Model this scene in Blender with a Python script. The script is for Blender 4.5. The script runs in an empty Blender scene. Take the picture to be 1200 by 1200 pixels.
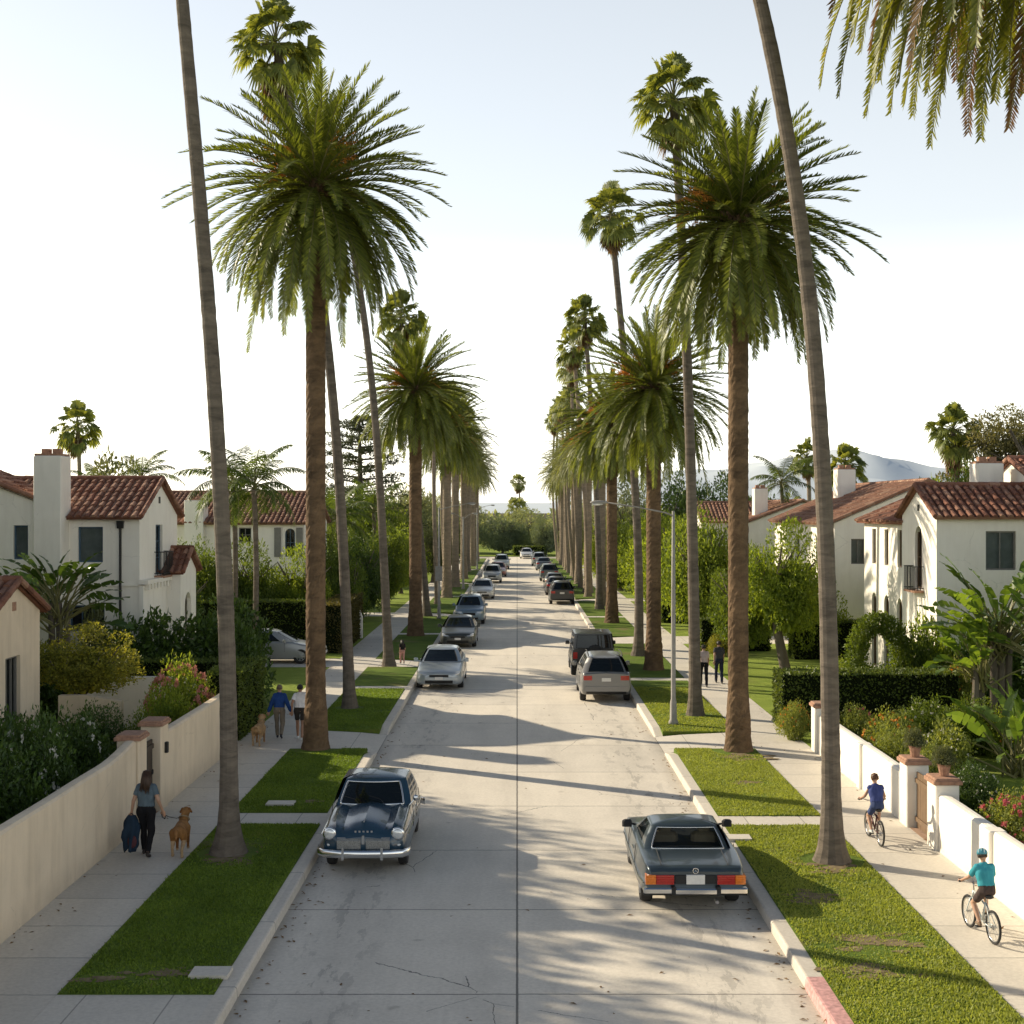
import bpy, bmesh, math, random
import numpy as np
from mathutils import Vector, Matrix, noise as mnoise

random.seed(7)
RNG = np.random.default_rng(11)
PI = math.pi
C = bpy.context.scene.collection

# ---------------------------------------------------------------- survey helpers
# The street was surveyed from the photograph: eye 6.8 m above the roadway looking along +Y.
CAM_H, FOC, VX, VY = 6.8, 1600.0, 606.0, 597.0
def X(px, d): return (px - VX) * d / FOC
def Z(py, d): return CAM_H - (py - VY) * d / FOC
def D(py, z=0.15): return FOC * (CAM_H - z) / (py - VY)

# ---------------------------------------------------------------- mesh builder
class MB:
    def __init__(self):
        self.v = []; self.n = 0; self.sz = []; self.ix = []; self.m = []
    def add(self, verts, faces, mi=0):
        verts = np.asarray(verts, float).reshape(-1, 3)
        if isinstance(faces, np.ndarray):
            self.sz.append(np.full(len(faces), faces.shape[1])); self.ix.append((faces + self.n).ravel())
            k = len(faces)
        else:
            self.sz.append(np.array([len(f) for f in faces], int))
            self.ix.append(np.array([i for f in faces for i in f], int) + self.n); k = len(faces)
        self.m.append(np.full(k, mi) if np.isscalar(mi) else np.asarray(mi))
        self.v.append(verts); self.n += len(verts)
        return self
    def box(self, c, s, rz=0.0, mi=0, taper=1.0):
        x, y, z = [a / 2 for a in s]
        p = np.array([[-x,-y,-z],[x,-y,-z],[x,y,-z],[-x,y,-z],[-x*taper,-y*taper,z],[x*taper,-y*taper,z],[x*taper,y*taper,z],[-x*taper,y*taper,z]])
        if rz:
            cs, sn = math.cos(rz), math.sin(rz)
            p = p @ np.array([[cs, sn, 0], [-sn, cs, 0], [0, 0, 1]])
        return self.add(p + np.array(c), [(0,3,2,1),(4,5,6,7),(0,1,5,4),(1,2,6,5),(2,3,7,6),(3,0,4,7)], mi)
    def box2(self, a, b, mi=0):
        a = np.array(a, float); b = np.array(b, float)
        return self.box((a + b) / 2, np.abs(b - a), 0, mi)
    def bbox2(self, a, b, r=0.02, mi=0):
        """box with chamfered vertical and top edges"""
        (x0,y0,z0),(x1,y1,z1) = a, b
        def ring(i, z): return [(x0+i+r,y0+i,z),(x1-i-r,y0+i,z),(x1-i,y0+i+r,z),(x1-i,y1-i-r,z),(x1-i-r,y1-i,z),(x0+i+r,y1-i,z),(x0+i,y1-i-r,z),(x0+i,y0+i+r,z)]
        v = ring(0,z0)+ring(0,z1-r)+ring(r,z1)
        f = [tuple(range(7,-1,-1)), tuple(range(16,24))]
        for k in (0,8):
            for j in range(8): f.append((k+j,k+(j+1)%8,k+8+(j+1)%8,k+8+j))
        return self.add(v, f, mi)
    def tube(self, path, radii, n=8, mi=0, cap=True, scale=None):
        P = np.asarray(path, float); k = len(P)
        R = np.full(k, radii) if np.isscalar(radii) else np.asarray(radii, float)
        T = np.gradient(P, axis=0); T /= np.linalg.norm(T, axis=1)[:, None] + 1e-9
        ref = np.array([0, 0, 1.0]) if abs(T[0, 2]) < .9 else np.array([1.0, 0, 0])
        V = []
        a = np.arange(n) * 2 * PI / n
        u = np.cross(T[0], ref); u /= np.linalg.norm(u)
        for i in range(k):
            u = u - T[i] * np.dot(u, T[i]); u /= np.linalg.norm(u) + 1e-9
            w = np.cross(T[i], u)
            r = R[i] if np.ndim(R[i]) == 0 else R[i]
            V.append(P[i] + r * (np.cos(a)[:, None] * u + np.sin(a)[:, None] * w))
        V = np.concatenate(V)
        F = []
        for i in range(k - 1):
            for j in range(n):
                F.append((i*n+j, i*n+(j+1) % n, (i+1)*n+(j+1) % n, (i+1)*n+j))
        if cap: F.append(tuple(range(n - 1, -1, -1))); F.append(tuple(range((k-1)*n, k*n)))
        return self.add(V, F, mi)
    def cyl(self, p0, p1, r0, r1=None, n=12, mi=0):
        return self.tube([p0, p1], [r0, r0 if r1 is None else r1], n, mi)
    def ell(self, c, r, nu=14, nv=9, mi=0):
        c = np.array(c, float); r = np.array([r]*3 if np.isscalar(r) else r, float)
        V = [c + r*np.array([0,0,-1])]
        for i in range(1, nv):
            t = -PI/2 + PI*i/nv
            for j in range(nu):
                a = 2*PI*j/nu; V.append(c + r*np.array([math.cos(t)*math.cos(a), math.cos(t)*math.sin(a), math.sin(t)]))
        V.append(c + r*np.array([0,0,1])); F = []
        for j in range(nu): F.append((0, 1+(j+1)%nu, 1+j))
        for i in range(nv-2):
            for j in range(nu): F.append((1+i*nu+j, 1+i*nu+(j+1)%nu, 1+(i+1)*nu+(j+1)%nu, 1+(i+1)*nu+j))
        L = len(V)-1; b = 1+(nv-2)*nu
        for j in range(nu): F.append((b+j, b+(j+1)%nu, L))
        return self.add(V, F, mi)
    def lathe(self, prof, c=(0,0,0), n=20, mi=0):
        """prof: list of (r,z) revolved round z"""
        V = []
        for r, z in prof:
            for j in range(n): V.append((c[0]+r*math.cos(2*PI*j/n), c[1]+r*math.sin(2*PI*j/n), c[2]+z))
        F = []
        for i in range(len(prof)-1):
            for j in range(n): F.append((i*n+j, i*n+(j+1)%n, (i+1)*n+(j+1)%n, (i+1)*n+j))
        F.append(tuple(range(n-1,-1,-1))); F.append(tuple(range((len(prof)-1)*n, len(prof)*n)))
        return self.add(V, F, mi)
    def prism(self, poly, axis, a, b, mi=0):
        """extrude a 2-D polygon along axis ('x','y' or 'z') from a to b"""
        n = len(poly)
        def mk(p, t): return {'x': (t, p[0], p[1]), 'y': (p[0], t, p[1]), 'z': (p[0], p[1], t)}[axis]
        V = [mk(p, a) for p in poly] + [mk(p, b) for p in poly]
        F = [tuple(range(n-1,-1,-1)), tuple(range(n, 2*n))] + [(i, (i+1) % n, n+(i+1) % n, n+i) for i in range(n)]
        return self.add(V, F, mi)
    def torus(self, c, R, r, axis='x', n=24, k=8, mi=0):
        V = []; F = []
        for i in range(n):
            a = 2*PI*i/n
            for j in range(k):
                b = 2*PI*j/k; q = (R + r*math.cos(b)); p = (q*math.cos(a), q*math.sin(a), r*math.sin(b))
                p = {'x': (p[2], p[0], p[1]), 'y': (p[0], p[2], p[1]), 'z': p}[axis]
                V.append((c[0]+p[0], c[1]+p[1], c[2]+p[2]))
        for i in range(n):
            for j in range(k): F.append((i*k+j, ((i+1)%n)*k+j, ((i+1)%n)*k+(j+1)%k, i*k+(j+1)%k))
        return self.add(V, F, mi)
    def mesh(self, name, mats, smooth=False):
        me = bpy.data.meshes.new(name)
        V = np.concatenate(self.v); sz = np.concatenate(self.sz); ix = np.concatenate(self.ix); mi = np.concatenate(self.m)
        me.vertices.add(len(V)); me.vertices.foreach_set('co', V.ravel().astype(np.float32))
        me.loops.add(len(ix)); me.loops.foreach_set('vertex_index', ix.astype(np.int32))
        st = np.concatenate([[0], np.cumsum(sz)[:-1]])
        me.polygons.add(len(sz)); me.polygons.foreach_set('loop_start', st.astype(np.int32))
        me.polygons.foreach_set('material_index', mi.astype(np.int32))
        me.polygons.foreach_set('use_smooth', np.full(len(sz), bool(smooth)))
        for m in (mats if isinstance(mats, (list, tuple)) else [mats]): me.materials.append(m)
        me.update(calc_edges=True); me.validate()
        return me
    def build(self, name, mats, parent=None, smooth=False, kind=None, fix=False):
        me = self.mesh(name, mats, smooth)
        if fix:
            bm = bmesh.new(); bm.from_mesh(me); bmesh.ops.recalc_face_normals(bm, faces=bm.faces); bm.to_mesh(me); bm.free()
        return put(name, me, parent, kind)

def put(name, me, parent=None, kind=None, loc=None):
    o = bpy.data.objects.new(name, me); C.objects.link(o)
    if parent: o.parent = parent
    if kind: o['kind'] = kind
    if loc: o.location = loc
    return o
def empty(name, loc=(0,0,0), rz=0.0, sc=None):
    o = bpy.data.objects.new(name, None); C.objects.link(o)
    o.location = loc; o.rotation_euler = (0, 0, rz); o.empty_display_size = .1
    if sc is not None: o.scale = (sc, sc, sc) if np.isscalar(sc) else sc
    return o
def tag(o, label, cat, group=None, kind=None):
    o['label'] = label; o['category'] = cat
    if group: o['group'] = group
    if kind: o['kind'] = kind
    return o
def thing(name, label, cat, loc=(0,0,0), rz=0.0, group=None, sc=None):
    return tag(empty(name, loc, rz, sc), label, cat, group)
def dup(root, loc, rz=0.0, label=None, sc=None, group=None):
    r = root.copy(); C.objects.link(r); r.location = loc; r.rotation_euler = (0, 0, rz)
    if label: r['label'] = label
    if group: r['group'] = group
    if sc is not None: r.scale = (sc, sc, sc) if np.isscalar(sc) else sc
    for ch in list(root.children):
        c = ch.copy(); C.objects.link(c); c.parent = r
        for g in list(ch.children):
            e = g.copy(); C.objects.link(e); e.parent = c
    return r

# ---------------------------------------------------------------- materials
MATS = {}
def nm(name):
    m = bpy.data.materials.new(name); m.use_nodes = True
    nt = m.node_tree; nt.nodes.clear()
    return m, nt, nt.nodes, nt.links
def ramp(N, stops, interp='LINEAR'):
    r = N.new('ShaderNodeValToRGB'); r.color_ramp.interpolation = interp
    e = r.color_ramp.elements
    while len(e) < len(stops): e.new(.5)
    for i, (p, c) in enumerate(stops):
        e[i].position = p; e[i].color = (c[0], c[1], c[2], 1) if len(c) == 3 else c
    return r
def noise_node(N, L, scale, detail=4, vec=None, rough=.55, dist=0):
    n = N.new('ShaderNodeTexNoise'); n.inputs['Scale'].default_value = scale
    n.inputs['Detail'].default_value = detail; n.inputs['Roughness'].default_value = rough; n.inputs['Distortion'].default_value = dist
    if vec is not None: L.new(vec, n.inputs['Vector'])
    return n
def mixc(N, L, fac, a, b, mode='MIX'):
    m = N.new('ShaderNodeMix'); m.data_type = 'RGBA'; m.blend_type = mode
    if hasattr(fac, 'type'): L.new(fac, m.inputs[0])
    else: m.inputs[0].default_value = fac
    for s, q in ((a, m.inputs[6]), (b, m.inputs[7])):
        if isinstance(s, (tuple, list)): q.default_value = (*s[:3], 1)
        else: L.new(s, q)
    return m.outputs[2]
def math_node(N, L, op, a, b=None, clamp=False):
    m = N.new('ShaderNodeMath'); m.operation = op; m.use_clamp = clamp
    for s, q in ((a, m.inputs[0]), (b, m.inputs[1])):
        if s is None: continue
        if hasattr(s, 'type'): L.new(s, q)
        else: q.default_value = s
    return m.outputs[0]
def finish(N, L, col, rough=.7, metal=0, bump=None, bstr=.3, bdist=.02, coat=0, spec=.5, trans=None):
    p = N.new('ShaderNodeBsdfPrincipled'); o = N.new('ShaderNodeOutputMaterial')
    if isinstance(col, (tuple, list)): p.inputs['Base Color'].default_value = (*col[:3], 1)
    else: L.new(col, p.inputs['Base Color'])
    if hasattr(rough, 'type'): L.new(rough, p.inputs['Roughness'])
    else: p.inputs['Roughness'].default_value = rough
    p.inputs['Metallic'].default_value = metal; p.inputs['Coat Weight'].default_value = coat; p.inputs['Coat Roughness'].default_value = .04
    p.inputs['Specular IOR Level'].default_value = spec
    if bump is not None:
        b = N.new('ShaderNodeBump'); b.inputs['Strength'].default_value = bstr; b.inputs['Distance'].default_value = bdist
        L.new(bump, b.inputs['Height']); L.new(b.outputs[0], p.inputs['Normal'])
    L.new(p.outputs[0], o.inputs[0])
    return p
def simple(name, col, rough=.6, metal=0, var=.15, scale=6, coat=0, spec=.5, bump=0):
    """one colour with a soft mottled variation in object space"""
    if name in MATS: return MATS[name]
    m, nt, N, L = nm(name)
    tc = N.new('ShaderNodeTexCoord'); n = noise_node(N, L, scale, 5, tc.outputs['Object'])
    r = ramp(N, [(.25, [c*(1-var) for c in col]), (.75, [min(1, c*(1+var)) for c in col])]); L.new(n.outputs[0], r.inputs[0])
    finish(N, L, r.outputs[0], rough, metal, n.outputs[0] if bump else None, bump, .02, coat, spec)
    MATS[name] = m; return m
def leafmat(name, dark, light, trans=.35, rough=.55, clump=1.2, tcol=None, dead=None):
    """foliage: every leaf its own tint, plus broad light and dark clumps; thin leaves let light through"""
    if name in MATS: return MATS[name]
    m, nt, N, L = nm(name)
    g = N.new('ShaderNodeNewGeometry'); tc = N.new('ShaderNodeTexCoord')
    n = noise_node(N, L, clump, 3, tc.outputs['Object'])
    a = math_node(N, L, 'MULTIPLY', g.outputs['Random Per Island'], .55)
    b = math_node(N, L, 'MULTIPLY_ADD', n.outputs[0], .9); N[b.node.name].inputs[2].default_value = -.22
    s = math_node(N, L, 'ADD', a, b, True)
    st = [(0, dark), (1, light)]
    if dead: st = [(0, dark), (.86, light), (1, dead)]
    r = ramp(N, st); L.new(s, r.inputs[0])
    p = N.new('ShaderNodeBsdfPrincipled'); p.inputs['Roughness'].default_value = rough; p.inputs['Specular IOR Level'].default_value = .35
    L.new(r.outputs[0], p.inputs['Base Color'])
    t = N.new('ShaderNodeBsdfTranslucent')
    tm = mixc(N, L, 1.0, r.outputs[0], tcol or (1.9, 1.7, .7), 'MULTIPLY'); L.new(tm, t.inputs[0])
    mx = N.new('ShaderNodeMixShader'); mx.inputs[0].default_value = trans
    L.new(p.outputs[0], mx.inputs[1]); L.new(t.outputs[0], mx.inputs[2])
    o = N.new('ShaderNodeOutputMaterial'); L.new(mx.outputs[0], o.inputs[0])
    MATS[name] = m; return m
def barkmat(name, dark, light, ring=9.0, rough=.9, bstr=.6, sunbleach=None):
    if name in MATS: return MATS[name]
    m, nt, N, L = nm(name)
    tc = N.new('ShaderNodeTexCoord'); mp = N.new('ShaderNodeMapping'); L.new(tc.outputs['Object'], mp.inputs[0])
    mp.inputs['Scale'].default_value = (2.2, 2.2, ring)
    n = noise_node(N, L, 1.0, 6, mp.outputs[0], .65, .6); n2 = noise_node(N, L, .55, 3, tc.outputs['Object'])
    s = math_node(N, L, 'ADD', math_node(N, L, 'MULTIPLY', n.outputs[0], .75), math_node(N, L, 'MULTIPLY', n2.outputs[0], .3))
    r = ramp(N, [(.3, dark), (.72, light)]); L.new(s, r.inputs[0])
    finish(N, L, r.outputs[0], rough, 0, n.outputs[0], bstr, .04, 0, .2)
    MATS[name] = m; return m

def paint(name, col, metal=.35, rough=.32):
    if name in MATS: return MATS[name]
    m, nt, N, L = nm(name)
    tc = N.new('ShaderNodeTexCoord'); n = noise_node(N, L, 2.2, 5, tc.outputs['Object'])
    sp = N.new('ShaderNodeSeparateXYZ'); L.new(tc.outputs['Object'], sp.inputs[0])
    low = math_node(N, L, 'SUBTRACT', 1.0, math_node(N, L, 'MULTIPLY', sp.outputs[2], 2.2), True)   # road film low down
    dust = math_node(N, L, 'MULTIPLY', math_node(N, L, 'ADD', math_node(N, L, 'MULTIPLY', low, .8), .12), n.outputs[0], True)
    c = mixc(N, L, dust, col, (.22, .19, .15))
    rr = math_node(N, L, 'ADD', math_node(N, L, 'MULTIPLY', dust, .5), rough)
    finish(N, L, c, rr, metal, None, 0, 0, .4)
    MATS[name] = m; return m
def glassmat(name='car_glass', tint=(.10, .13, .14), k=.55):
    if name in MATS: return MATS[name]
    m, nt, N, L = nm(name)
    t = N.new('ShaderNodeBsdfTransparent'); t.inputs[0].default_value = (*tint, 1)
    g = N.new('ShaderNodeBsdfPrincipled'); g.inputs['Base Color'].default_value = (.012, .018, .02, 1); g.inputs['Roughness'].default_value = .03; g.inputs['Coat Weight'].default_value = .4
    mx = N.new('ShaderNodeMixShader'); mx.inputs[0].default_value = k
    L.new(t.outputs[0], mx.inputs[1]); L.new(g.outputs[0], mx.inputs[2])
    o = N.new('ShaderNodeOutputMaterial'); L.new(mx.outputs[0], o.inputs[0])
    MATS[name] = m; return m

def lines(N, L, coord, period, offset, width):
    """1 on thin joint lines every `period` metres along a coordinate"""
    a = math_node(N, L, 'ADD', coord, -offset + period*1000.5)
    a = math_node(N, L, 'MODULO', a, period)
    a = math_node(N, L, 'ABSOLUTE', math_node(N, L, 'SUBTRACT', a, period/2))
    return math_node(N, L, 'LESS_THAN', a, width)

def concrete(name, base, jx=None, jy=None, jw=.02, stain=.5, cracks=True, cfac=.75, tire=False):
    if name in MATS: return MATS[name]
    m, nt, N, L = nm(name)
    tc = N.new('ShaderNodeTexCoord'); sp = N.new('ShaderNodeSeparateXYZ'); L.new(tc.outputs['Object'], sp.inputs[0])
    fine = noise_node(N, L, 14, 8, tc.outputs['Object'], .7)
    mid = noise_node(N, L, .9, 6, tc.outputs['Object'], .6, .5)
    mp = N.new('ShaderNodeMapping'); L.new(tc.outputs['Object'], mp.inputs[0]); mp.inputs['Scale'].default_value = (1.0, .13, 1)
    streak = noise_node(N, L, 1.3, 5, mp.outputs[0], .6)
    r1 = ramp(N, [(.2, [c*.90 for c in base]), (.55, base), (.85, [min(1, c*1.05) for c in base])]); L.new(mid.outputs[0], r1.inputs[0])
    r2 = ramp(N, [(.25, (.80, .79, .78)), (.6, (1, 1, 1)), (.9, (1.05, 1.04, 1.02))]); L.new(fine.outputs[0], r2.inputs[0])
    c = mixc(N, L, 1, r1.outputs[0], r2.outputs[0], 'MULTIPLY')
    r3 = ramp(N, [(.3, (1-.18*stain,)*3), (.55, (1, 1, 1))]); L.new(streak.outputs[0], r3.inputs[0])
    c = mixc(N, L, 1, c, r3.outputs[0], 'MULTIPLY')
    # slab to slab tone
    if jy:
        idx = math_node(N, L, 'FLOOR', math_node(N, L, 'DIVIDE', math_node(N, L, 'ADD', sp.outputs[1], -jy[1]), jy[0]))
        sx = math_node(N, L, 'FLOOR', math_node(N, L, 'DIVIDE', sp.outputs[0], 4.05))
        cb = N.new('ShaderNodeCombineXYZ'); L.new(idx, cb.inputs[0]); L.new(sx, cb.inputs[1])
        wn = N.new('ShaderNodeTexWhiteNoise'); L.new(cb.outputs[0], wn.inputs[0])
        r5 = ramp(N, [(0, (.90, .90, .91)), (1, (1.04, 1.03, 1.02))]); L.new(wn.outputs[0], r5.inputs[0])
        c = mixc(N, L, 1, c, r5.outputs[0], 'MULTIPLY')
    # oil spots
    v = N.new('ShaderNodeTexVoronoi'); v.inputs['Scale'].default_value = .8; L.new(tc.outputs['Object'], v.inputs['Vector'])
    wob = noise_node(N, L, 5, 3, tc.outputs['Object'])
    dd = math_node(N, L, 'ADD', v.outputs['Distance'], math_node(N, L, 'MULTIPLY', wob.outputs[0], .16))
    r4 = ramp(N, [(.105, (.42, .40, .38)), (.17, (1, 1, 1))]); L.new(dd, r4.inputs[0])
    c = mixc(N, L, stain, c, r4.outputs[0], 'MULTIPLY')
    if tire:   # parking lanes: long dark drip marks between the wheels
        mp2 = N.new('ShaderNodeMapping'); L.new(tc.outputs['Object'], mp2.inputs[0]); mp2.inputs['Scale'].default_value = (2.2, .55, 1)
        dn = noise_node(N, L, 1.6, 6, mp2.outputs[0], .7)
        ax = math_node(N, L, 'ABSOLUTE', math_node(N, L, 'SUBTRACT', math_node(N, L, 'ABSOLUTE', math_node(N, L, 'ADD', sp.outputs[0], -.1)), 2.9))
        lane = math_node(N, L, 'SUBTRACT', 1.0, math_node(N, L, 'DIVIDE', ax, .9), True)
        f = math_node(N, L, 'MULTIPLY', lane, math_node(N, L, 'GREATER_THAN', dn.outputs[0], .56))
        f2 = math_node(N, L, 'MULTIPLY', lane, math_node(N, L, 'MULTIPLY', dn.outputs[0], .32))
        c = mixc(N, L, math_node(N, L, 'MULTIPLY', f, .30), c, (.10, .095, .09))
        c = mixc(N, L, f2, c, (.20, .19, .18))
        # gutter dirt along the kerbs
        ge = math_node(N, L, 'SUBTRACT', math_node(N, L, 'ABSOLUTE', math_node(N, L, 'ADD', sp.outputs[0], -.1)), 3.55)
        gf = math_node(N, L, 'MULTIPLY', math_node(N, L, 'MULTIPLY', ge, 1.7, True), mid.outputs[0])
        c = mixc(N, L, gf, c, (.11, .10, .085))
    msk = None
    warp = noise_node(N, L, 3.0, 4, tc.outputs['Object'])
    wv = math_node(N, L, 'MULTIPLY', math_node(N, L, 'SUBTRACT', warp.outputs[0], .5), .05)
    if jy:
        yy = math_node(N, L, 'ADD', sp.outputs[1], wv)
        msk = lines(N, L, yy, jy[0], jy[1], jw)
    if jx:
        xx = math_node(N, L, 'ADD', sp.outputs[0], math_node(N, L, 'MULTIPLY', wv, .3))
        k = lines(N, L, xx, jx[0], jx[1], jw*1.15)
        msk = k if msk is None else math_node(N, L, 'MAXIMUM', msk, k)
    if cracks:
        cv = N.new('ShaderNodeTexVoronoi'); cv.feature = 'DISTANCE_TO_EDGE'; cv.inputs['Scale'].default_value = .16
        wa = noise_node(N, L, 1.1, 6, tc.outputs['Object'], .7)
        vv = mixc(N, L, .10, tc.outputs['Object'], wa.outputs[1], 'LINEAR_LIGHT'); L.new(vv, cv.inputs['Vector'])
        gate = noise_node(N, L, .35, 2, tc.outputs['Object'])
        ck = math_node(N, L, 'MULTIPLY', math_node(N, L, 'LESS_THAN', cv.outputs['Distance'], .0009), math_node(N, L, 'GREATER_THAN', gate.outputs[0], .56))
        msk = ck if msk is None else math_node(N, L, 'MAXIMUM', msk, ck)
    if msk is not None:
        c = mixc(N, L, math_node(N, L, 'MULTIPLY', msk, cfac), c, (.07, .065, .06))
    finish(N, L, c, .85, 0, fine.outputs[0], .25, .01, 0, .3)
    MATS[name] = m; return m

def plaster(name, base, dirt=.35, rough=.9, drip=True):
    if name in MATS: return MATS[name]
    m, nt, N, L = nm(name)
    tc = N.new('ShaderNodeTexCoord'); fine = noise_node(N, L, 26, 6, tc.outputs['Object'], .7)
    mid = noise_node(N, L, .7, 6, tc.outputs['Object'], .65, .4)
    mp = N.new('ShaderNodeMapping'); L.new(tc.outputs['Object'], mp.inputs[0]); mp.inputs['Scale'].default_value = (3.2, 3.2, .5)
    st = noise_node(N, L, 1.0, 6, mp.outputs[0], .6)
    r1 = ramp(N, [(.25, [c*(1-dirt*.45) for c in base]), (.6, base), (.85, [min(1, c*1.05) for c in base])]); L.new(mid.outputs[0], r1.inputs[0])
    r2 = ramp(N, [(.3, (1-dirt*.4, 1-dirt*.45, 1-dirt*.5)), (.55, (1, 1, 1))]); L.new(st.outputs[0], r2.inputs[0])
    c = mixc(N, L, 1 if drip else .3, r1.outputs[0], r2.outputs[0], 'MULTIPLY')
    sp = N.new('ShaderNodeSeparateXYZ'); L.new(tc.outputs['Object'], sp.inputs[0])
    low = math_node(N, L, 'MULTIPLY', math_node(N, L, 'SUBTRACT', .62, sp.outputs[2]), 1.9, True)      # dirt splashed up from the pavement
    n3 = noise_node(N, L, 2.6, 6, tc.outputs['Object'], .7)
    c = mixc(N, L, math_node(N, L, 'MULTIPLY', math_node(N, L, 'MULTIPLY', low, n3.outputs[0]), .75), c, [q*.42 for q in base])
    cv = N.new('ShaderNodeTexVoronoi'); cv.feature = 'DISTANCE_TO_EDGE'; cv.inputs['Scale'].default_value = .42
    wa = noise_node(N, L, 1.7, 6, tc.outputs['Object'], .7); L.new(mixc(N, L, .12, tc.outputs['Object'], wa.outputs[1], 'LINEAR_LIGHT'), cv.inputs['Vector'])
    ck = math_node(N, L, 'MULTIPLY', math_node(N, L, 'LESS_THAN', cv.outputs['Distance'], .004), math_node(N, L, 'GREATER_THAN', mid.outputs[0], .55))
    c = mixc(N, L, math_node(N, L, 'MULTIPLY', ck, .17), c, [q*.35 for q in base])
    finish(N, L, c, rough, 0, fine.outputs[0], .35, .012, 0, .25)
    MATS[name] = m; return m

def grassmat(name, dark, light, dry, dryamt=.5):
    if name in MATS: return MATS[name]
    m, nt, N, L = nm(name)
    tc = N.new('ShaderNodeTexCoord')
    a = noise_node(N, L, .8, 5, tc.outputs['Object'], .6, .3); b = noise_node(N, L, 18, 6, tc.outputs['Object'], .7); d = noise_node(N, L, .42, 5, tc.outputs['Object'], .62, .4)
    s = math_node(N, L, 'ADD', math_node(N, L, 'MULTIPLY', a.outputs[0], .6), math_node(N, L, 'MULTIPLY', b.outputs[0], .5))
    r = ramp(N, [(.35, dark), (.75, light)]); L.new(s, r.inputs[0])
    k = ramp(N, [(.56, (0, 0, 0)), (.68, (1, 1, 1))]); L.new(d.outputs[0], k.inputs[0])
    c = mixc(N, L, math_node(N, L, 'MULTIPLY', k.outputs[0], dryamt), r.outputs[0], dry)
    finish(N, L, c, .9, 0, b.outputs[0], .9, .05, 0, .1)
    MATS[name] = m; return m

def tilemat(name, cols):
    if name in MATS: return MATS[name]
    m, nt, N, L = nm(name)
    g = N.new('ShaderNodeNewGeometry'); tc = N.new('ShaderNodeTexCoord')
    r = ramp(N, [(i/(len(cols)-1), c) for i, c in enumerate(cols)]); L.new(g.outputs['Random Per Island'], r.inputs[0])
    n = noise_node(N, L, 7, 6, tc.outputs['Object'], .7); k = ramp(N, [(.3, (.55, .5, .48)), (.6, (1, 1, 1))]); L.new(n.outputs[0], k.inputs[0])
    c = mixc(N, L, .7, r.outputs[0], k.outputs[0], 'MULTIPLY')
    finish(N, L, c, .85, 0, n.outputs[0], .3, .01, 0, .25)
    MATS[name] = m; return m

M_ROAD = concrete('road_concrete', (.80, .735, .63), (60, 0), (4.05, 19.15), .015, .6, True, .8, True)
M_WALK = concrete('sidewalk_concrete', (.68, .63, .545), None, (1.55, 18.7), .012, .35, False, .6)
M_APRON = concrete('apron_concrete', (.67, .62, .54), (1.2, .1), None, .01, .4, False, .5)
M_KERB = concrete('kerb_concrete', (.70, .64, .55), None, (3.0, 1.0), .012, .5, False, .7)
M_RED = simple('red_kerb_paint', (.56, .30, .28), .85, 0, .40, 14)
M_LAWN = grassmat('lawn_turf', (.07, .12, .018), (.18, .25, .04), (.20, .155, .075), .75)
M_YARD = grassmat('yard_turf', (.15, .21, .03), (.31, .38, .07), (.15, .13, .06), .4)
M_SOIL = simple('soil', (.075, .055, .04), .95, 0, .4, 4, 0, .1, .6)
M_BARE = simple('bare_earth', (.22, .17, .10), 1, 0, .35, 7, 0, .1, .6)
M_WALLP = plaster('peach_plaster', (.80, .66, .49), .30)
M_WHITE = plaster('white_plaster', (.90, .85, .76), .16)
M_CREAM = plaster('cream_plaster', (.82, .77, .66), .16)
M_TAN = plaster('tan_plaster', (.60, .49, .34), .3)
M_CAP = simple('brick_cap', (.36, .20, .13), .9, 0, .35, 12)
M_CAPG = simple('brick_paving', (.34, .22, .15), .9, 0, .3, 9)
M_TILE = tilemat('clay_tiles', [(.14, .062, .042), (.29, .13, .085), (.21, .095, .062), (.44, .26, .18), (.18, .08, .055), (.33, .165, .11)])
M_TILE2 = tilemat('weathered_clay_tiles', [(.20, .105, .07), (.34, .19, .13), (.26, .13, .085), (.40, .26, .18)])
M_DARKWOOD = simple('dark_wood', (.05, .035, .025), .6, 0, .3, 9)
M_BLUEFR = simple('blue_window_frame', (.07, .12, .17), .5)
M_GREYFR = simple('grey_window_frame', (.20, .19, .17), .5)
M_BROWNFR = simple('brown_window_frame', (.16, .10, .055), .55)
M_IRON = simple('black_iron', (.02, .02, .02), .5, .4)
M_BLIND = simple('window_blind', (.36, .38, .36), .8, 0, .25, 2.5)
M_PANE = glassmat('window_pane', (.72, .76, .76), .30)
M_GLASS = glassmat()
M_CHROME = simple('chrome', (.75, .75, .74), .12, 1.0, .05)
M_RUB = simple('black_rubber', (.018, .018, .018), .75, 0, .3, 12)
M_TYRE = simple('tyre_rubber', (.022, .021, .02), .85, 0, .3, 12)
M_RIM = simple('alloy_rim', (.48, .48, .48), .3, .9, .1)
M_LENS = simple('clear_lens', (.72, .73, .72), .08, .35, .1, 20)
M_REDL = simple('red_lens', (.42, .018, .012), .15, 0, .25, 25, .6)
M_AMBER = simple('amber_lens', (.75, .20, .02), .15, 0, .2, 25, .6)
M_PLATE = simple('licence_plate_white', (.72, .70, .66), .5, 0, .1, 25)
M_SEAT = simple('tan_leather', (.17, .13, .09), .6)
M_INT = simple('dark_interior', (.02, .02, .022), .8)
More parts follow.
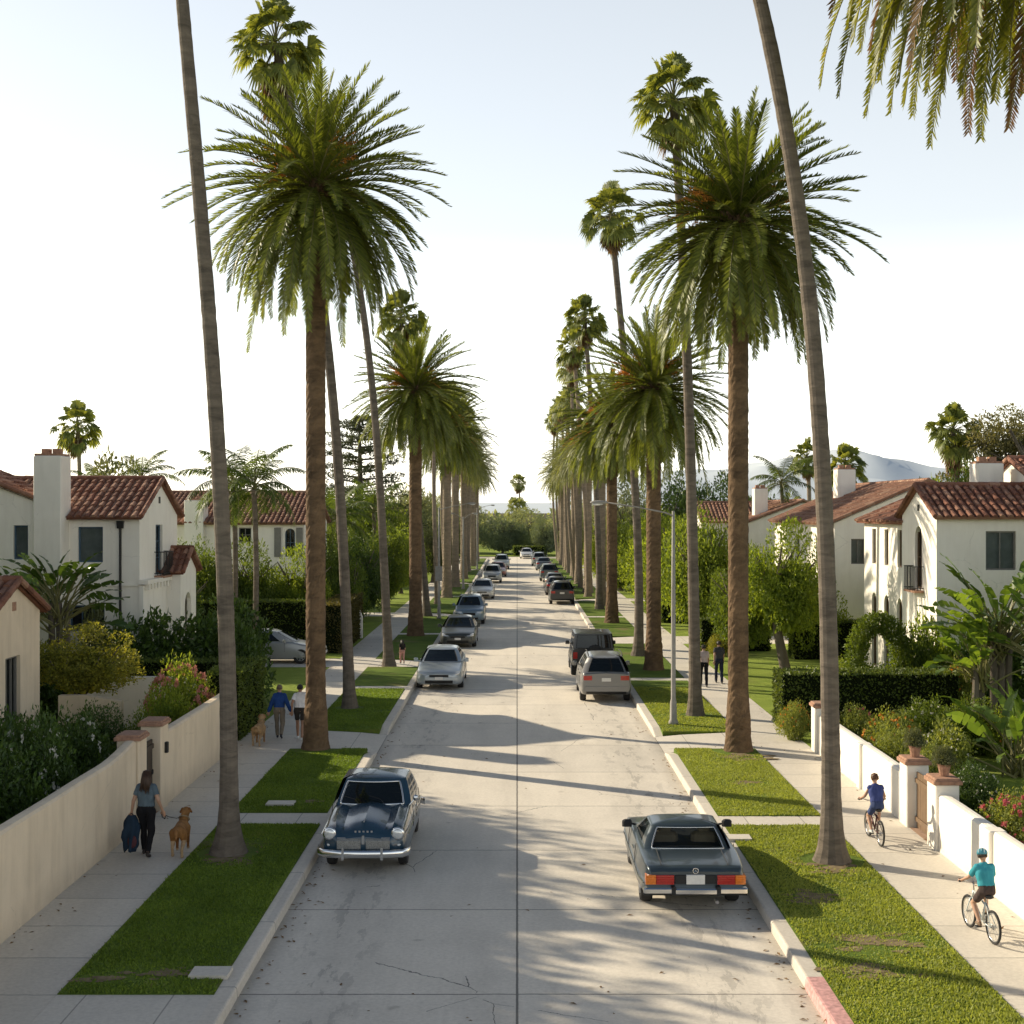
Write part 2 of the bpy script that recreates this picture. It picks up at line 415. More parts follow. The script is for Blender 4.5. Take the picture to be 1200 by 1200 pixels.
# ================================================================ ground, road, pavements
def sheet(name, x0, x1, y0, y1, z, mat, nx=1, ny=1, kind='structure'):
    b = MB(); xs = np.linspace(x0, x1, nx+1); ys = np.linspace(y0, y1, ny+1)
    V = [(x, y, z) for y in ys for x in xs]
    F = [(j*(nx+1)+i, j*(nx+1)+i+1, (j+1)*(nx+1)+i+1, (j+1)*(nx+1)+i) for j in range(ny) for i in range(nx)]
    return b.add(V, F).build(name, mat, kind=kind)
def slab(name, x0, x1, y0, y1, top, mat, bottom=-.02, kind='structure'):
    return MB().box2((x0, y0, bottom), (x1, y1, top)).build(name, mat, kind=kind)

ROAD_END = 187.0
RL, RR = -3.9, 4.1           # kerb faces
sheet('ground', -3000, 3000, -300, 6000, -.03, M_SOIL)
sheet('road', RL, RR, -30, ROAD_END, 0.0, M_ROAD)
sheet('cross_street', -80, 80, ROAD_END, 196, 0.004, M_ROAD)
LK0, LK1, LS1 = -4.15, -6.3, -7.9      # left: kerb back, lawn end, wall face
RK0, RK1, RS1 = 4.35, 6.6, 8.2
slab('sidewalk', LS1, LK1-.004, -20, 185, .150, M_WALK)
slab('sidewalk', RK1+.004, RS1, -20, 185, .150, M_WALK)
slab('yard_ground', -70, LS1-.004, -20, 185, .146, M_YARD)
slab('yard_ground', RS1+.004, 70, -20, 185, .146, M_YARD)
slab('far_bank', -80, 80, 196, 330, .12, M_YARD)

# parkway strips: (from, to, what)
LEFT = [(-20,18.7,'c'),(18.7,28.8,'g'),(28.8,29.9,'w'),(29.9,37.9,'g'),(37.9,41.2,'d'),(41.2,50.6,'g'),(50.6,51.4,'w'),(51.4,57.6,'g'),(57.6,60.8,'d'),(60.8,72.5,'g'),(72.5,73.4,'w'),(73.4,85,'g'),(85,88,'d'),(88,104,'g'),(104,105,'w'),(105,122,'g'),(122,125,'d'),(125,150,'g'),(150,153,'d'),(153,185,'g')]
RIGHT = [(-20,28.7,'g'),(28.7,29.6,'w'),(29.6,37.9,'g'),(37.9,40.8,'d'),(40.8,53.0,'g'),(53.0,53.9,'w'),(53.9,67.6,'g'),(67.6,71.6,'d'),(71.6,84,'g'),(84,85,'w'),(85,99,'g'),(99,102,'d'),(102,128,'g'),(128,131,'d'),(131,185,'g')]
def apron(xk, xw, y0, y1):
    """driveway apron: falls to the gutter across the parkway, flared sides"""
    b = MB(); s = 1 if xk > 0 else -1
    a = [(xk-.25*s, y0+.1, .015), (xk+.55*s, y0+.12, .09), (xw, y0, .148)]
    c = [(xk-.25*s, y1-.1, .015), (xk+.55*s, y1-.12, .09), (xw, y1, .148)]
    V = a + c; F = [(0,1,4,3),(1,2,5,4)] if s > 0 else [(3,4,1,0),(4,5,2,1)]
    return b.add(V, F).build('driveway_apron', M_APRON, kind='structure')
def kerb_run(s, xf, segs):
    def run(y0, y1, mat, z0=.155, z1=.155):
        xb = xf + s*.25; b = MB(); r = .035
        pr = [(xf-s*.012, -.02, 0), (xf+s*.0, -r, 1), (xf+s*.012, -.008, 1), (xf+s*.035, 0, 1), (xb, 0, 1), (xb, -.02, 0)]
        V = []
        for y, z in ((y0, z0), (y1, z1)): V += [(x, y, (dz if not k else z+dz)) for x, dz, k in pr]
        F = [(i, i+1, 7+i, 6+i) for i in range(5)] + [(0,1,2,3,4,5), (11,10,9,8,7,6)]
        b.add(V, F).build('kerb', mat, kind='structure', fix=True)
    y = -20
    for a, c, k in segs:
        if k == 'd':
            if s > 0 and y < 19: pass
            run(y, a-.9, M_KERB); run(a-.9, a+.1, M_KERB, .155, .03); run(c-.1, c+.9, M_KERB, .03, .155); y = c+.9
    run(y, 185, M_KERB)
kerb_run(-1, RL, LEFT)
kr = [(-20, -19, 'x')] + RIGHT
kerb_run(1, RR, RIGHT)
# red paint on the near right kerb: a thin coat standing 4 mm off the concrete
rb = MB()
for y0, y1 in ((6, 19.4),):
    pr = [(RR-.017, .0), (RR-.005, .122), (RR+.008, .151), (RR+.034, .160), (RR+.256, .160)]
    V = [(x, y, z) for y in (y0, y1) for x, z in pr]
    rb.add(V, [(i, i+1, 6+i, 5+i) for i in range(4)])
rb.build('kerb_paint', M_RED, kind='structure')

PATCHES = [(5.45,20.9,.95,.65),(5.15,19.6,.65,.45),(5.05,23.4,.7,.5),(-5.0,19.5,.6,.3),(-5.9,19.3,.5,.25),(6.0,36.5,.8,.7),(5.9,25.2,.7,.6),(-5.5,25.9,.7,.6),(-4.7,31,.4,.3),(5.6,33.2,.6,.35)]
def grass_blades(name, x0, x1, y0, y1, z, n, h, mat, seed, hole=(), thin=()):
    r = np.random.default_rng(seed)
    P = np.stack([r.uniform(x0, x1, n), r.uniform(y0, y1, n), np.full(n, z)], 1)
    keep = np.ones(n, bool)
    nz = np.array([mnoise.noise(Vector((p[0]*.9, p[1]*.9, seed))) for p in P])
    keep &= (nz > -.55 + .5*r.random(n) - .25)
    for cx, cy, rr in hole: keep &= ((P[:,0]-cx)**2 + (P[:,1]-cy)**2 > rr*rr)
    rag = np.array([mnoise.noise(Vector((p[0]*3.1, p[1]*3.1, seed+4))) for p in P])
    for cx, cy, rx, ry in thin:
        q = ((P[:,0]-cx)/rx)**2 + ((P[:,1]-cy)/ry)**2
        keep &= r.random(n) > .86*np.exp(-q*(1.0+1.2*rag)*.9)
    P = P[keep]; nz = nz[keep]; n = len(P)
    a = r.uniform(0, 2*PI, n); hh = h*(.5+.9*r.random(n))*(1+.5*nz); w = .012 + .012*r.random(n)
    lean = r.normal(0, .5, (n, 2))*hh[:, None]
    t = np.stack([np.cos(a), np.sin(a), np.zeros(n)], 1)*w[:, None]
    tip = P + np.stack([lean[:,0], lean[:,1], hh], 1)
    V = np.stack([P-t, P+t, tip], 1).reshape(-1, 3)
    F = np.arange(n*3).reshape(-1, 3)
    o = MB().add(V, F).build(name, mat)
    return o
M_BLADE = leafmat('grass_blade', (.06, .11, .016), (.22, .31, .05), .35, .6, .7, (1.7, 1.6, .6), (.25, .22, .10))
M_BLADEY = leafmat('grass_blade_dry', (.14, .18, .035), (.36, .40, .10), .4, .6, .7, (1.7, 1.6, .6), (.28, .22, .12))
gi = 0
# worn bare earth showing through the parkway turf
for i, (cx, cy, rx, ry) in enumerate(PATCHES):
    b = MB(); n = 18; rr_ = np.random.default_rng(i+60)
    for m in range(16):
        ox, oy = rr_.normal(0,.36)*rx, rr_.normal(0,.36)*ry; R_ = rr_.uniform(.05,.24)*math.sqrt(rx*ry)*1.2; zz = .1692+m*.0003; V = [(cx+ox, cy+oy, zz)]
        for k in range(n):
            a = 2*PI*k/n; q = 1+.8*mnoise.noise(Vector((math.cos(a)*1.8, math.sin(a)*1.8, i*3.3+m))); V.append((cx+ox+1.5*R_*q*math.cos(a), cy+oy+.8*R_*q*math.sin(a), zz))
        b.add(V, [(0, 1+k, 1+(k+1)%n) for k in range(n)])
    b.build('bare_earth', M_BARE, kind='structure')
PW = {'l': 'left', 'r': 'right'}
trunk_holes = [(-5.58,26.4,.6),(5.95,25.8,.6),(-5.59,37.9,.75),(6.09,37.6,.75),(-5.6,45.7,.5),(5.76,44.1,.5)]
gl = {('l',18.7):'dark shaded grass of the near left parkway lawn beside the classic sedan', ('l',29.9):'grass around the date palm on the left parkway, past the first walkway', ('l',41.2):'grass under the slim palm on the left parkway beyond the driveway',
      ('r',-20):'bright grass with bare patches on the near right parkway beside the roadster', ('r',29.6):'grass around the big date palm on the right parkway', ('r',40.8):'grass round the street lamp on the right parkway'}
for side, segs, a, b in (('l', LEFT, LK1, LK0), ('r', RIGHT, RK0, RK1)):
    for y0, y1, k in segs:
        if k == 'g':
            slab('lawn', a, b, y0, y1, .165, M_LAWN)
            if (side, y0) in gl:
                ya = max(y0, 15.5); yb = min(y1, 51)
                o = grass_blades('grass', a+.02, b-.02, ya, yb, .16, int((yb-ya)*2.3*(2000 if ya < 36 else 1000)), .036, M_BLADE if side == 'l' else M_BLADEY, 20+gi, trunk_holes, PATCHES)
                tag(o, gl[(side, y0)], 'grass', kind='stuff'); gi += 1
        elif k == 'w': slab('walkway', a, b, y0, y1, .152, M_APRON)
        elif k == 'c': slab('walkway', a, b, y0, y1, .152, M_APRON)
        elif k == 'd': apron(b if side == 'l' else a, a if side == 'l' else b, y0, y1)
# driveways running back past the sidewalks
for x0, x1, y0, y1 in ((-22,-7.9,57.6,60.8),(-22,-7.9,38.2,41.0),(8.2,24,67.6,71.6),(-22,-7.9,85,88),(8.2,24,99,102)):
    slab('driveway', x0, x1, y0, y1, .152, M_APRON)
# small concrete utility lids in the parkways
for i, (px, py, w, lab) in enumerate(((329, 943.5, .62, 'concrete utility lid in the left lawn past the first walkway'), (247, 1143, .55, 'concrete utility lid in the dark grass at the bottom left'), (865, 984, .5, 'concrete utility lid in the bright grass beside the roadster'))):
    d = D(py); x = X(px, d)
    tag(MB().box2((x-w/2, d-.2, .12), (x+w/2, d+.2, .215)).build('utility_cover', M_APRON), lab, 'lid')

# ================================================================ garden walls, gate pillars
def wall_x(name, xf, th, y0, y1, ztop, mat, label, rise=None, ydir=1, ns=40, pil=()):
    """wall along Y with its face at x = xf, a rounded crown and optional upward sweep towards one end"""
    t = thing(name, label, 'wall', (xf, y0, 0))
    s = 1 if th > 0 else -1
    b = MB(); ys = np.linspace(y0, y1, ns); V = []; n = 7
    for y in ys:
        zt = ztop(y) + .012*mnoise.noise(Vector((y*.5, xf, 0)))
        V += [(xf,y,.1),(xf,y,zt-.05),(xf+.04*s,y,zt-.008),(xf+th*.5,y,zt),(xf+th-.04*s,y,zt-.008),(xf+th,y,zt-.05),(xf+th,y,.1)]
    V = [(x-xf, y-y0, z) for x, y, z in V]
    F = [(i*n+j, (i+1)*n+j, (i+1)*n+j+1, i*n+j+1) for i in range(ns-1) for j in range(n-1)] + [tuple(range(n)), tuple(range((ns-1)*n, ns*n))]
    b.add(V, F).build('wall_body', mat, t, fix=True, smooth=False)
    for p, w, z in pil:
        pb = MB(); pb.bbox2((min(-.07*s, th), p-y0-w/2, .1), (max(-.07*s, th), p-y0+w/2, z), .02); pb.build('pilaster', mat, t)
    return t
def pillar(xf, s, y0, y1, z, mat, label, name='gate_pillar', w=.46, capmat=None):
    t = thing(name, label, 'pillar', (xf, (y0+y1)/2, .14)); h = (y1-y0)/2; z -= .14
    xa, xb = sorted((-.05*s, (w-.05)*s))
    MB().bbox2((xa, -h, 0), (xb, h, z-.12), .02).build('shaft', mat, t)
    c = MB(); c.bbox2((xa-.05, -h-.05, z-.12), (xb+.05, h+.05, z-.045), .012); c.bbox2((xa-.02, -h-.02, z-.043), (xb+.02, h+.02, z), .02)
    c.build('cap', capmat or M_CAP, t)
    return t
def sweep(y): return 1.86 + .0*y + (.16*max(0, (y-26.3)/2.0)**1.6)
wall_x('garden_wall', LS1, -.25, 3, 28.3, sweep, M_WALLP, 'long peach plaster garden wall on the left, sweeping up to the gate pillar behind the woman', ns=60)
pillar(LS1, -1, 28.32, 28.95, 2.12, M_WALLP, 'peach gate pillar nearer the camera beside the woman with the dog, brick capped')
pillar(LS1, -1, 30.1, 30.75, 2.14, M_WALLP, 'peach gate pillar on the far side of the dark garden gate, brick capped')
wall_x('garden_wall', LS1, -.25, 30.77, 38.4, lambda y: 1.80, M_WALLP, 'shorter peach plaster wall beyond the left gate, ending at the clipped hedge', ns=20)
gt = thing('garden_gate', 'dark wooden gate between the two peach pillars on the left', 'gate', (-8.05, 29.52, .15))
g = MB()
for i in range(8): g.box((0, -.49+i*.14, .82), (.035, .125, 1.55))
g.build('board_panel', M_DARKWOOD, gt)
for zz in (.25, 1.45): MB().box((.03, 0, zz), (.04, 1.1, .1)).build('rail', M_DARKWOOD, gt)
MB().torus((.06, .4, .9), .05, .012, 'x', 12, 6).build('handle', M_IRON, gt)
mbx = thing('mail_slot', 'small dark box fixed on the far peach pillar', 'letter box', (-7.83, 30.45, 1.5)); MB().bbox2((-.02, -.06, -.12), (.05, .06, .12), .01).build('box_body', M_IRON, mbx)

wall_x('garden_wall', RS1, .25, 6, 26.55, lambda y: 1.25, M_WHITE, 'sunlit white garden wall beside the child in the teal shirt', ns=50, pil=((23.7,.34,1.25),(19.5,.34,1.25),(15.3,.34,1.25)))
pillar(RS1, 1, 26.57, 27.15, 1.56, M_WHITE, 'white gate pillar nearer the camera on the right, brick capped with a potted plant')
pillar(RS1, 1, 28.55, 29.1, 1.58, M_WHITE, 'white gate pillar past the gate on the right, beside the boy in blue')
wall_x('garden_wall', RS1, .25, 29.12, 37.2, lambda y: 1.22, M_WHITE, 'sunlit white garden wall beyond the right gate, beside the boy in blue', ns=20, pil=((32.6,.3,1.22),))
pillar(RS1, 1, 37.22, 37.85, 1.50, M_WHITE, 'white end pillar of the right wall in front of the clipped hedge')
gt = thing('garden_gate', 'narrow brown wooden gate between the white pillars on the right', 'gate', (8.36, 27.85, .15))
g = MB()
for i in range(9): g.box((0, -.61+i*.152, .6), (.03, .14, 1.15))
g.build('board_panel', M_BROWNFR, gt)
for zz in (.2, 1.0): MB().box((-.03, 0, zz), (.04, 1.36, .09)).build('rail', M_BROWNFR, gt)

slab('gate_step', 8.204, 9.4, 27.17, 28.53, .156, M_CAPG)
slab('gate_step', -9.2, -7.904, 28.97, 30.08, .156, M_CAPG)
# low garden walls standing inside the left garden
t = thing('garden_wall', 'low tan wall with a stepped end under the yellow leaved tree', 'wall', (-11.2, 36.0, .14))
MB().prism([(-.9,0),(.75,0),(.75,1.6),(-.2,1.75),(-.9,1.75)], 'y', 0, .25).build('wall_body', M_TAN, t)
t = thing('garden_wall', 'curved white garden wall sloping down behind the gate pillars', 'wall', (-11.0, 41.2, .14))
pts = [(-2.0,0),(2.2,0),(2.2,.75)] + [(2.2-1.5*k/8, .75+.85*(.5-.5*math.cos(PI*k/8))) for k in range(1,9)] + [(-2.0,1.6)]
MB().prism(pts, 'y', 0, .25).build('wall_body', M_CREAM, t)

# ================================================================ houses
def wall_face(b, o, u, w, z0, z1, ops=(), rev=.16, gable=None, mi=0):
    """wall panel with real openings; ops = (s0, s1, a, b, arched)"""
    u = np.array([u[0], u[1], 0.0]); n = np.cross(u, [0, 0, 1.0]); o = np.array([o[0], o[1], 0.0])
    P = lambda s, z, d=0.0: o + u*s + np.array([0, 0, z]) - n*d
    ss = sorted({0.0, w, *[q for p in ops for q in p[:2]]}); zs = sorted({z0, z1, *[q for p in ops for q in p[2:4]]})
    for i in range(len(ss)-1):
        for j in range(len(zs)-1):
            cs, cz = (ss[i]+ss[i+1])/2, (zs[j]+zs[j+1])/2
            if any(p[0] < cs < p[1] and p[2] < cz < p[3] for p in ops): continue
            b.add([P(ss[i],zs[j]),P(ss[i+1],zs[j]),P(ss[i+1],zs[j+1]),P(ss[i],zs[j+1])], [(0,1,2,3)], mi)
    for p in ops:
        s0, s1, a, c = p[:4]; arch = len(p) > 4 and p[4]
        if not arch:
            ring = [(s0,a),(s1,a),(s1,c),(s0,c)]
        else:
            r = (s1-s0)/2; m = (s0+s1)/2; zc = c-r
            arc = [(m+r*math.cos(PI*k/12), zc+r*math.sin(PI*k/12)) for k in range(13)]
            ring = [(s0,a),(s1,a)] + arc
            for k in range(12):
                q = (s1, c) if k < 6 else (s0, c)
                b.add([P(*q), P(*arc[k+1]), P(*arc[k])], [(0,1,2)], mi)
            b.add([P(s0,c), P(s1,c), P(*arc[6])], [(0,2,1)], mi) if False else None
        k = len(ring)
        V = [P(s, z) for s, z in ring] + [P(s, z, rev) for s, z in ring]
        b.add(V, [(i, i+k, (i+1) % k + k, (i+1) % k) for i in range(k)], mi)
    if gable:
        b.add([P(0,z1), P(w,z1), P(gable[0], gable[1])], [(0,1,2)], mi)
def window(parent, o, u, s0, s1, a, c, fr, arch=False, mull=1, trans=1, depth=.12, blind_or_dark=True, name='window'):
    u = np.array([u[0], u[1], 0.0]); n = np.cross(u, [0, 0, 1.0]); o = np.array([o[0], o[1], 0.0])
    ang = math.atan2(u[1], u[0]); base = o + u*((s0+s1)/2) - n*depth; w = s1-s0; h = c-a; f = .055
    e = empty(name, (*base[:2], a), ang) if False else None
    def loc(b2): # local x along u, y inward, z up
        Vs = np.concatenate(b2.v); R = np.array([[u[0], u[1], 0], [-n[0], -n[1], 0], [0, 0, 1]])
        b2.v = [Vs @ R + np.array([base[0], base[1], a])]; return b2
    b = MB()
    b.box((-w/2+f/2,0,h/2),(f,.06,h)); b.box((w/2-f/2,0,h/2),(f,.06,h)); b.box((0,0,f/2),(w-2*f,.06,f)); b.box((0,0,h-f/2),(w-2*f,.06,f))
    for k in range(mull): b.box((-w/2+w*(k+1)/(mull+1),.005,h/2),(.035,.045,h-2*f))
    for k in range(trans): b.box((0,.008,h*(k+1)/(trans+1)),(w-2*f,.035,.03))
    fo = loc(b).build(name, fr, parent)
    p = MB(); p.add([(-w/2+.01,.03,.01),(w/2-.01,.03,.01),(w/2-.01,.03,h-.01),(-w/2+.01,.03,h-.01)], [(0,1,2,3)]); loc(p).build('pane', M_PANE, fo)
    p = MB(); bd_ = .065 if blind_or_dark else .16; p.add([(-w/2+.02,bd_,.02),(w/2-.02,bd_,.02),(w/2-.02,bd_,h-.02),(-w/2+.02,bd_,h-.02)], [(0,1,2,3)]); loc(p).build('blind_or_dark', M_BLIND if blind_or_dark else M_INT, fo)  # where no blind hangs, a dark sheet paints the unlit room
    return fo
def tile_slope(b, e0, e1, r0, r1, pitch=.27, row=.40, r=.085, seed=0):
    """barrel tiles laid on the roof plane e0-e1 (eave) to r0-r1 (ridge); every tile its own shell"""
    e0, e1, r0, r1 = [np.array(p, float) for p in (e0, e1, r0, r1)]; rg = np.random.default_rng(seed)
    ue = (e1-e0); W = np.linalg.norm(ue); ue /= W
    up = (r0+r1)/2-(e0+e1)/2; up -= ue*np.dot(up, ue); H = np.linalg.norm(up); up /= H
    nn = np.cross(ue, up); nn = nn if nn[2] > 0 else -nn
    s_r0, s_r1 = np.dot(r0-e0, ue), np.dot(r1-e0, ue)
    nr = max(1, int(H/row)); row = H/nr; a = np.linspace(0, PI, 6)
    smin, smax = min(0, s_r0), max(W, s_r1)
    for i in range(nr):
        t0, t1 = i*row - (.06 if i == 0 else 0), (i+1)*row+.05
        tm = (i+.5)/nr; lo, hi = s_r0*tm, W+(s_r1-W)*tm
        for k in range(int((smax-smin)/pitch)+1):
            s = smin+(k+.5)*pitch
            if s < lo or s > hi: continue
            j = rg.normal(0, .008, 3); V = []
            for t, rr, lift in ((t0, r*1.12, .035), (t1, r*.9, .012)):
                for q in a: V.append(e0 + ue*(s+j[0]+rr*math.cos(q)*1.05) + up*(t+j[1]) + nn*(rr*math.sin(q)+lift+j[2]))
            F = [(m, m+1, m+7, m+6) for m in range(5)] + [tuple(range(6))]
            b.add(V, F)
    b.add([e0+nn*.012, e1+nn*.012, r1+nn*.012, r0+nn*.012], [(0,1,2,3)]); b.add([e0-nn*.08, e1-nn*.08, r1-nn*.08, r0-nn*.08], [(0,3,2,1)])
    b.add([e0-nn*.08, e1-nn*.08, e1+nn*.012, e0+nn*.012], [(0,1,2,3)])
def cap_line(b, p, q, r=.11, step=.38):
    p, q = np.array(p, float), np.array(q, float); L = np.linalg.norm(q-p); n = max(1, int(L/step))
    for i in range(n):
        a, c = p+(q-p)*i/n, p+(q-p)*(i+1.12)/n
        b.tube([a, c], [r, r*.86], 8)
def volume(wb, rb, x0, x1, y0, y1, zb, ze, zr, axis, ops, ov=.32, seed=0, hip=False, faces='SENW'):
    mx, my = (x0+x1)/2, (y0+y1)/2
    g = lambda f: ops.get(f, ())
    if 'S' in faces: wall_face(wb, (x0,y0), (1,0), x1-x0, zb, ze, [(p[0]-x0, p[1]-x0, *p[2:]) for p in g('S')], gable=((x1-x0)/2, zr) if axis == 'y' else None)
    if 'E' in faces: wall_face(wb, (x1,y0), (0,1), y1-y0, zb, ze, [(p[0]-y0, p[1]-y0, *p[2:]) for p in g('E')], gable=((y1-y0)/2, zr) if axis == 'x' and not hip else None)
    if 'W' in faces: wall_face(wb, (x0,y1), (0,-1), y1-y0, zb, ze, [(y1-p[1], y1-p[0], *p[2:]) for p in g('W')], gable=((y1-y0)/2, zr) if axis == 'x' and not hip else None)
    if 'N' in faces: wall_face(wb, (x1,y1), (-1,0), x1-x0, zb, ze, (), gable=((x1-x0)/2, zr) if axis == 'y' else None)
    k = (zr-ze)
    og = .14
    if axis == 'x':
        sl = k/((y1-y0)/2); d = ov; he = ze-sl*d+.05; zr += .05
        tile_slope(rb, (x0-og,y0-d,he), (x1+og,y0-d,he), (x0-og,my,zr), (x1+og,my,zr), seed=seed)
        tile_slope(rb, (x1+og,y1+d,he), (x0-og,y1+d,he), (x1+og,my,zr), (x0-og,my,zr), seed=seed+1)
        cap_line(rb, (x0-og,my,zr+.06), (x1+og,my,zr+.06))
        for x in (x0-og, x1+og):
            cap_line(rb, (x,y0-d,he+.04), (x,my,zr+.06), .09); cap_line(rb, (x,y1+d,he+.04), (x,my,zr+.06), .09)
    else:
        sl = k/((x1-x0)/2); d = ov; he = ze-sl*d+.05; zr += .05
        tile_slope(rb, (x0-d,y1+og,he), (x0-d,y0-og,he), (mx,y1+og,zr), (mx,y0-og,zr), seed=seed)
        tile_slope(rb, (x1+d,y0-og,he), (x1+d,y1+og,he), (mx,y0-og,zr), (mx,y1+og,zr), seed=seed+1)
        cap_line(rb, (mx,y0-og,zr+.06), (mx,y1+og,zr+.06))
        for y in (y0-og, y1+og):
            cap_line(rb, (x0-d,y,he+.04), (mx,y,zr+.06), .09); cap_line(rb, (x1+d,y,he+.04), (mx,y,zr+.06), .09)
def chimney(parent, x0, x1, y0, y1, z0, z1, mat):
    b = MB(); b.bbox2((x0,y0,z0),(x1,y1,z1),.03)
    o = b.build('chimney', mat, parent)
    c = MB(); c.box(((x0+x1)/2,(y0+y1)/2,z1+.04),(x1-x0-.06,y1-y0-.06,.07))
    for k in (-.25,.25): c.box(((x0+x1)/2+k*(x1-x0)*.8,(y0+y1)/2,z1+.15),(.26,.3,.2))
    c.build('chimney_cap', M_CAP, o)
    return o
def juliet(parent, x, y0, y1, z, s, h=.85):
    b = MB(); b.box((x+s*.17,(y0+y1)/2,z-.04),(.36,y1-y0+.1,.08)); b.build('balcony_floor', M_CAP, parent)
    b = MB()
    for zz in (z+.08, z+h): b.box((x+s*.33,(y0+y1)/2,zz),(.03,y1-y0+.06,.03)); b.box((x+s*.16,y0,zz),(.32,.03,.03)); b.box((x+s*.16,y1,zz),(.32,.03,.03))
    n = int((y1-y0)/.11)
    for i in range(n+1): b.cyl((x+s*.33,y0+(y1-y0)*i/n,z),(x+s*.33,y0+(y1-y0)*i/n,z+h),.011,n=6)
    for i in range(1,3): 
        for y in (y0,y1): b.cyl((x+s*.11*i,y,z),(x+s*.11*i,y,z+h),.011,n=6)
    b.build('balcony_rail', M_IRON, parent)

# --- large white house on the left
h = thing('stucco_house', 'large two storey white house on the left with red tiles and a tall chimney', 'house')
w, r = MB(), MB()
fS = [(-15.12,-14.26,4.98,6.2),(-15.4,-14.2,2.6,3.5)]
fE = [(49.1,50.05,4.45,6.25),(49.3,49.75,7.0,7.25)]
volume(w, r, -32, -13, 47, 52.2, .1, 6.62, 7.82, 'x', {'S': fS, 'E': [fE[0]]}, seed=1)
volume(w, r, -21.2, -16.42, 46.4, 49.5, .1, 7.15, 8.05, 'y', {'S': [(-17.12,-16.62,5.1,6.26)]}, seed=3, faces='SEW')
# projecting lower storey with a corbel row, and the arched porch
w.box2((-13,46.97,.1),(-12.86,52.2,4.18))
for i in range(12): w.box((-12.78, 47.25+i*.42, 4.12), (.14,.2,.2))
w.box2((-13.0,46.9,4.22),(-12.68,52.3,4.36)); w.box2((-25,46.93,4.16),(-13.02,47.0,4.24))
volume(w, r, -13.2, -12.35, 50.1, 52.5, .1, 4.55, 5.25, 'x', {'E': [(50.75,51.75,.2,3.7,True)]}, ov=.2, seed=5)
w.build('wall', M_WHITE, h, fix=False); r.build('roof', M_TILE, h)
chimney(h, -16.36, -15.42, 46.15, 47.2, .1, 8.62, M_WHITE)
window(h, (-25,47), (1,0), -15.12+25, -14.26+25, 4.98, 6.2, M_BLUEFR, mull=0, trans=0)
window(h, (-25,47), (1,0), -15.4+25, -14.2+25, 2.6, 3.5, M_BLUEFR, mull=2, trans=0, blind_or_dark=False)
window(h, (-21.2,46.4), (1,0), 21.2-17.12, 21.2-16.62, 5.1, 6.26, M_BLUEFR, mull=0, trans=0)
window(h, (-13,47), (0,1), 2.1, 3.05, 4.45, 6.25, M_BLUEFR, mull=1, trans=2, blind_or_dark=False)
juliet(h, -13, 48.95, 50.2, 4.42, 1)
v = MB(); v.box2((-13.02,49.5,7.02),(-12.985,49.72,7.26)); v.build('gable_vent', M_IRON, h)
dp = MB(); dp.cyl((-13.64,46.93,.3),(-13.64,46.93,6.2),.045,n=8); dp.box((-13.64,46.93,6.28),(.2,.14,.26),taper=1.2); dp.build('downpipe', M_IRON, h)

# --- small peach house at the left edge
h = thing('small_house', 'small peach one storey house with tiled gable at the left edge', 'house')
w, r = MB(), MB()
volume(w, r, -19, -12.5, 32.1, 35.75, .1, 4.2, 4.95, 'x', {'E': [(33.35,34.35,.7,3.15)]}, ov=.22, seed=8)
w.build('wall', M_WALLP, h); r.build('roof', M_TILE, h)
window(h, (-12.5,32.1), (0,1), 1.25, 2.25, .7, 3.15, M_GREYFR, mull=2, trans=0, blind_or_dark=False)
v = MB(); v.box2((-12.52,33.8,4.28),(-12.485,34.05,4.5)); v.build('gable_vent', M_CAP, h)

# --- white house behind the thin palms, left middle distance
h = thing('stucco_house', 'white house half hidden behind thin palms on the left, shuttered upper window', 'house')
w, r = MB(), MB()
volume(w, r, -23, -11.7, 75, 84, .1, 6.1, 7.7, 'x', {'S': [(-12.75,-12.2,4.2,5.75,True),(-15.3,-14.6,5.0,5.8)], 'E': [(78,79,4,5.6)]}, seed=11)
volume(w, r, -28, -18.4, 77, 92, .1, 5.6, 7.4, 'y', {}, seed=13)
w.build('wall', M_WHITE, h); r.build('roof', M_TILE2, h)
chimney(h, -18.2, -17.15, 74.6, 75.8, .1, 7.3, M_WHITE)
window(h, (-23,75), (1,0), 23-12.75, 23-12.2, 4.2, 5.75, M_BLUEFR, mull=1, trans=1, blind_or_dark=False)
window(h, (-23,75), (1,0), 23-15.3, 23-14.6, 5.0, 5.8, M_GREYFR, blind_or_dark=False)
window(h, (-11.7,75), (0,1), 3, 4, 4, 5.6, M_GREYFR, blind_or_dark=False)
for x in (-13.15,-11.95): MB().box((x,74.95,5.0),(.36,.06,1.6)).build('shutter', M_GREYFR, h)

# --- white house on the right with the arches
h = thing('stucco_house', 'two storey white house on the right with dark tiles and ground floor arches', 'house')
w, r = MB(), MB()
volume(w, r, 14.5, 19.2, 47.2, 51.4, .1, 6.62, 7.58, 'x', {'W': [(48.9,49.75,3.95,6.2,True),(48.2,48.55,2.3,2.75),(49.0,49.5,.3,2.3),(49.9,50.4,.3,2.3)], 'S': [(16.2,17.25,4.7,6.05)]}, seed=21)
volume(w, r, 18.4, 27, 46.6, 55, .1, 7.15, 8.6, 'x', {'S': [(22,23,4.7,6.1)]}, seed=23)
ops = []
for y in (53.0,54.9,56.8): ops += [(y-.3,y+.3,4.55,6.0),(y-.36,y+.36,.3,3.35,True)]
volume(w, r, 14.85, 20, 51.42, 58.4, .1, 6.38, 7.45, 'y', {'W': ops}, seed=25, faces='WEN')
w.build('wall', M_WHITE, h); r.build('roof', M_TILE, h)
chimney(h, 16.95, 17.9, 50.2, 51.2, 6.5, 8.5, M_WHITE)
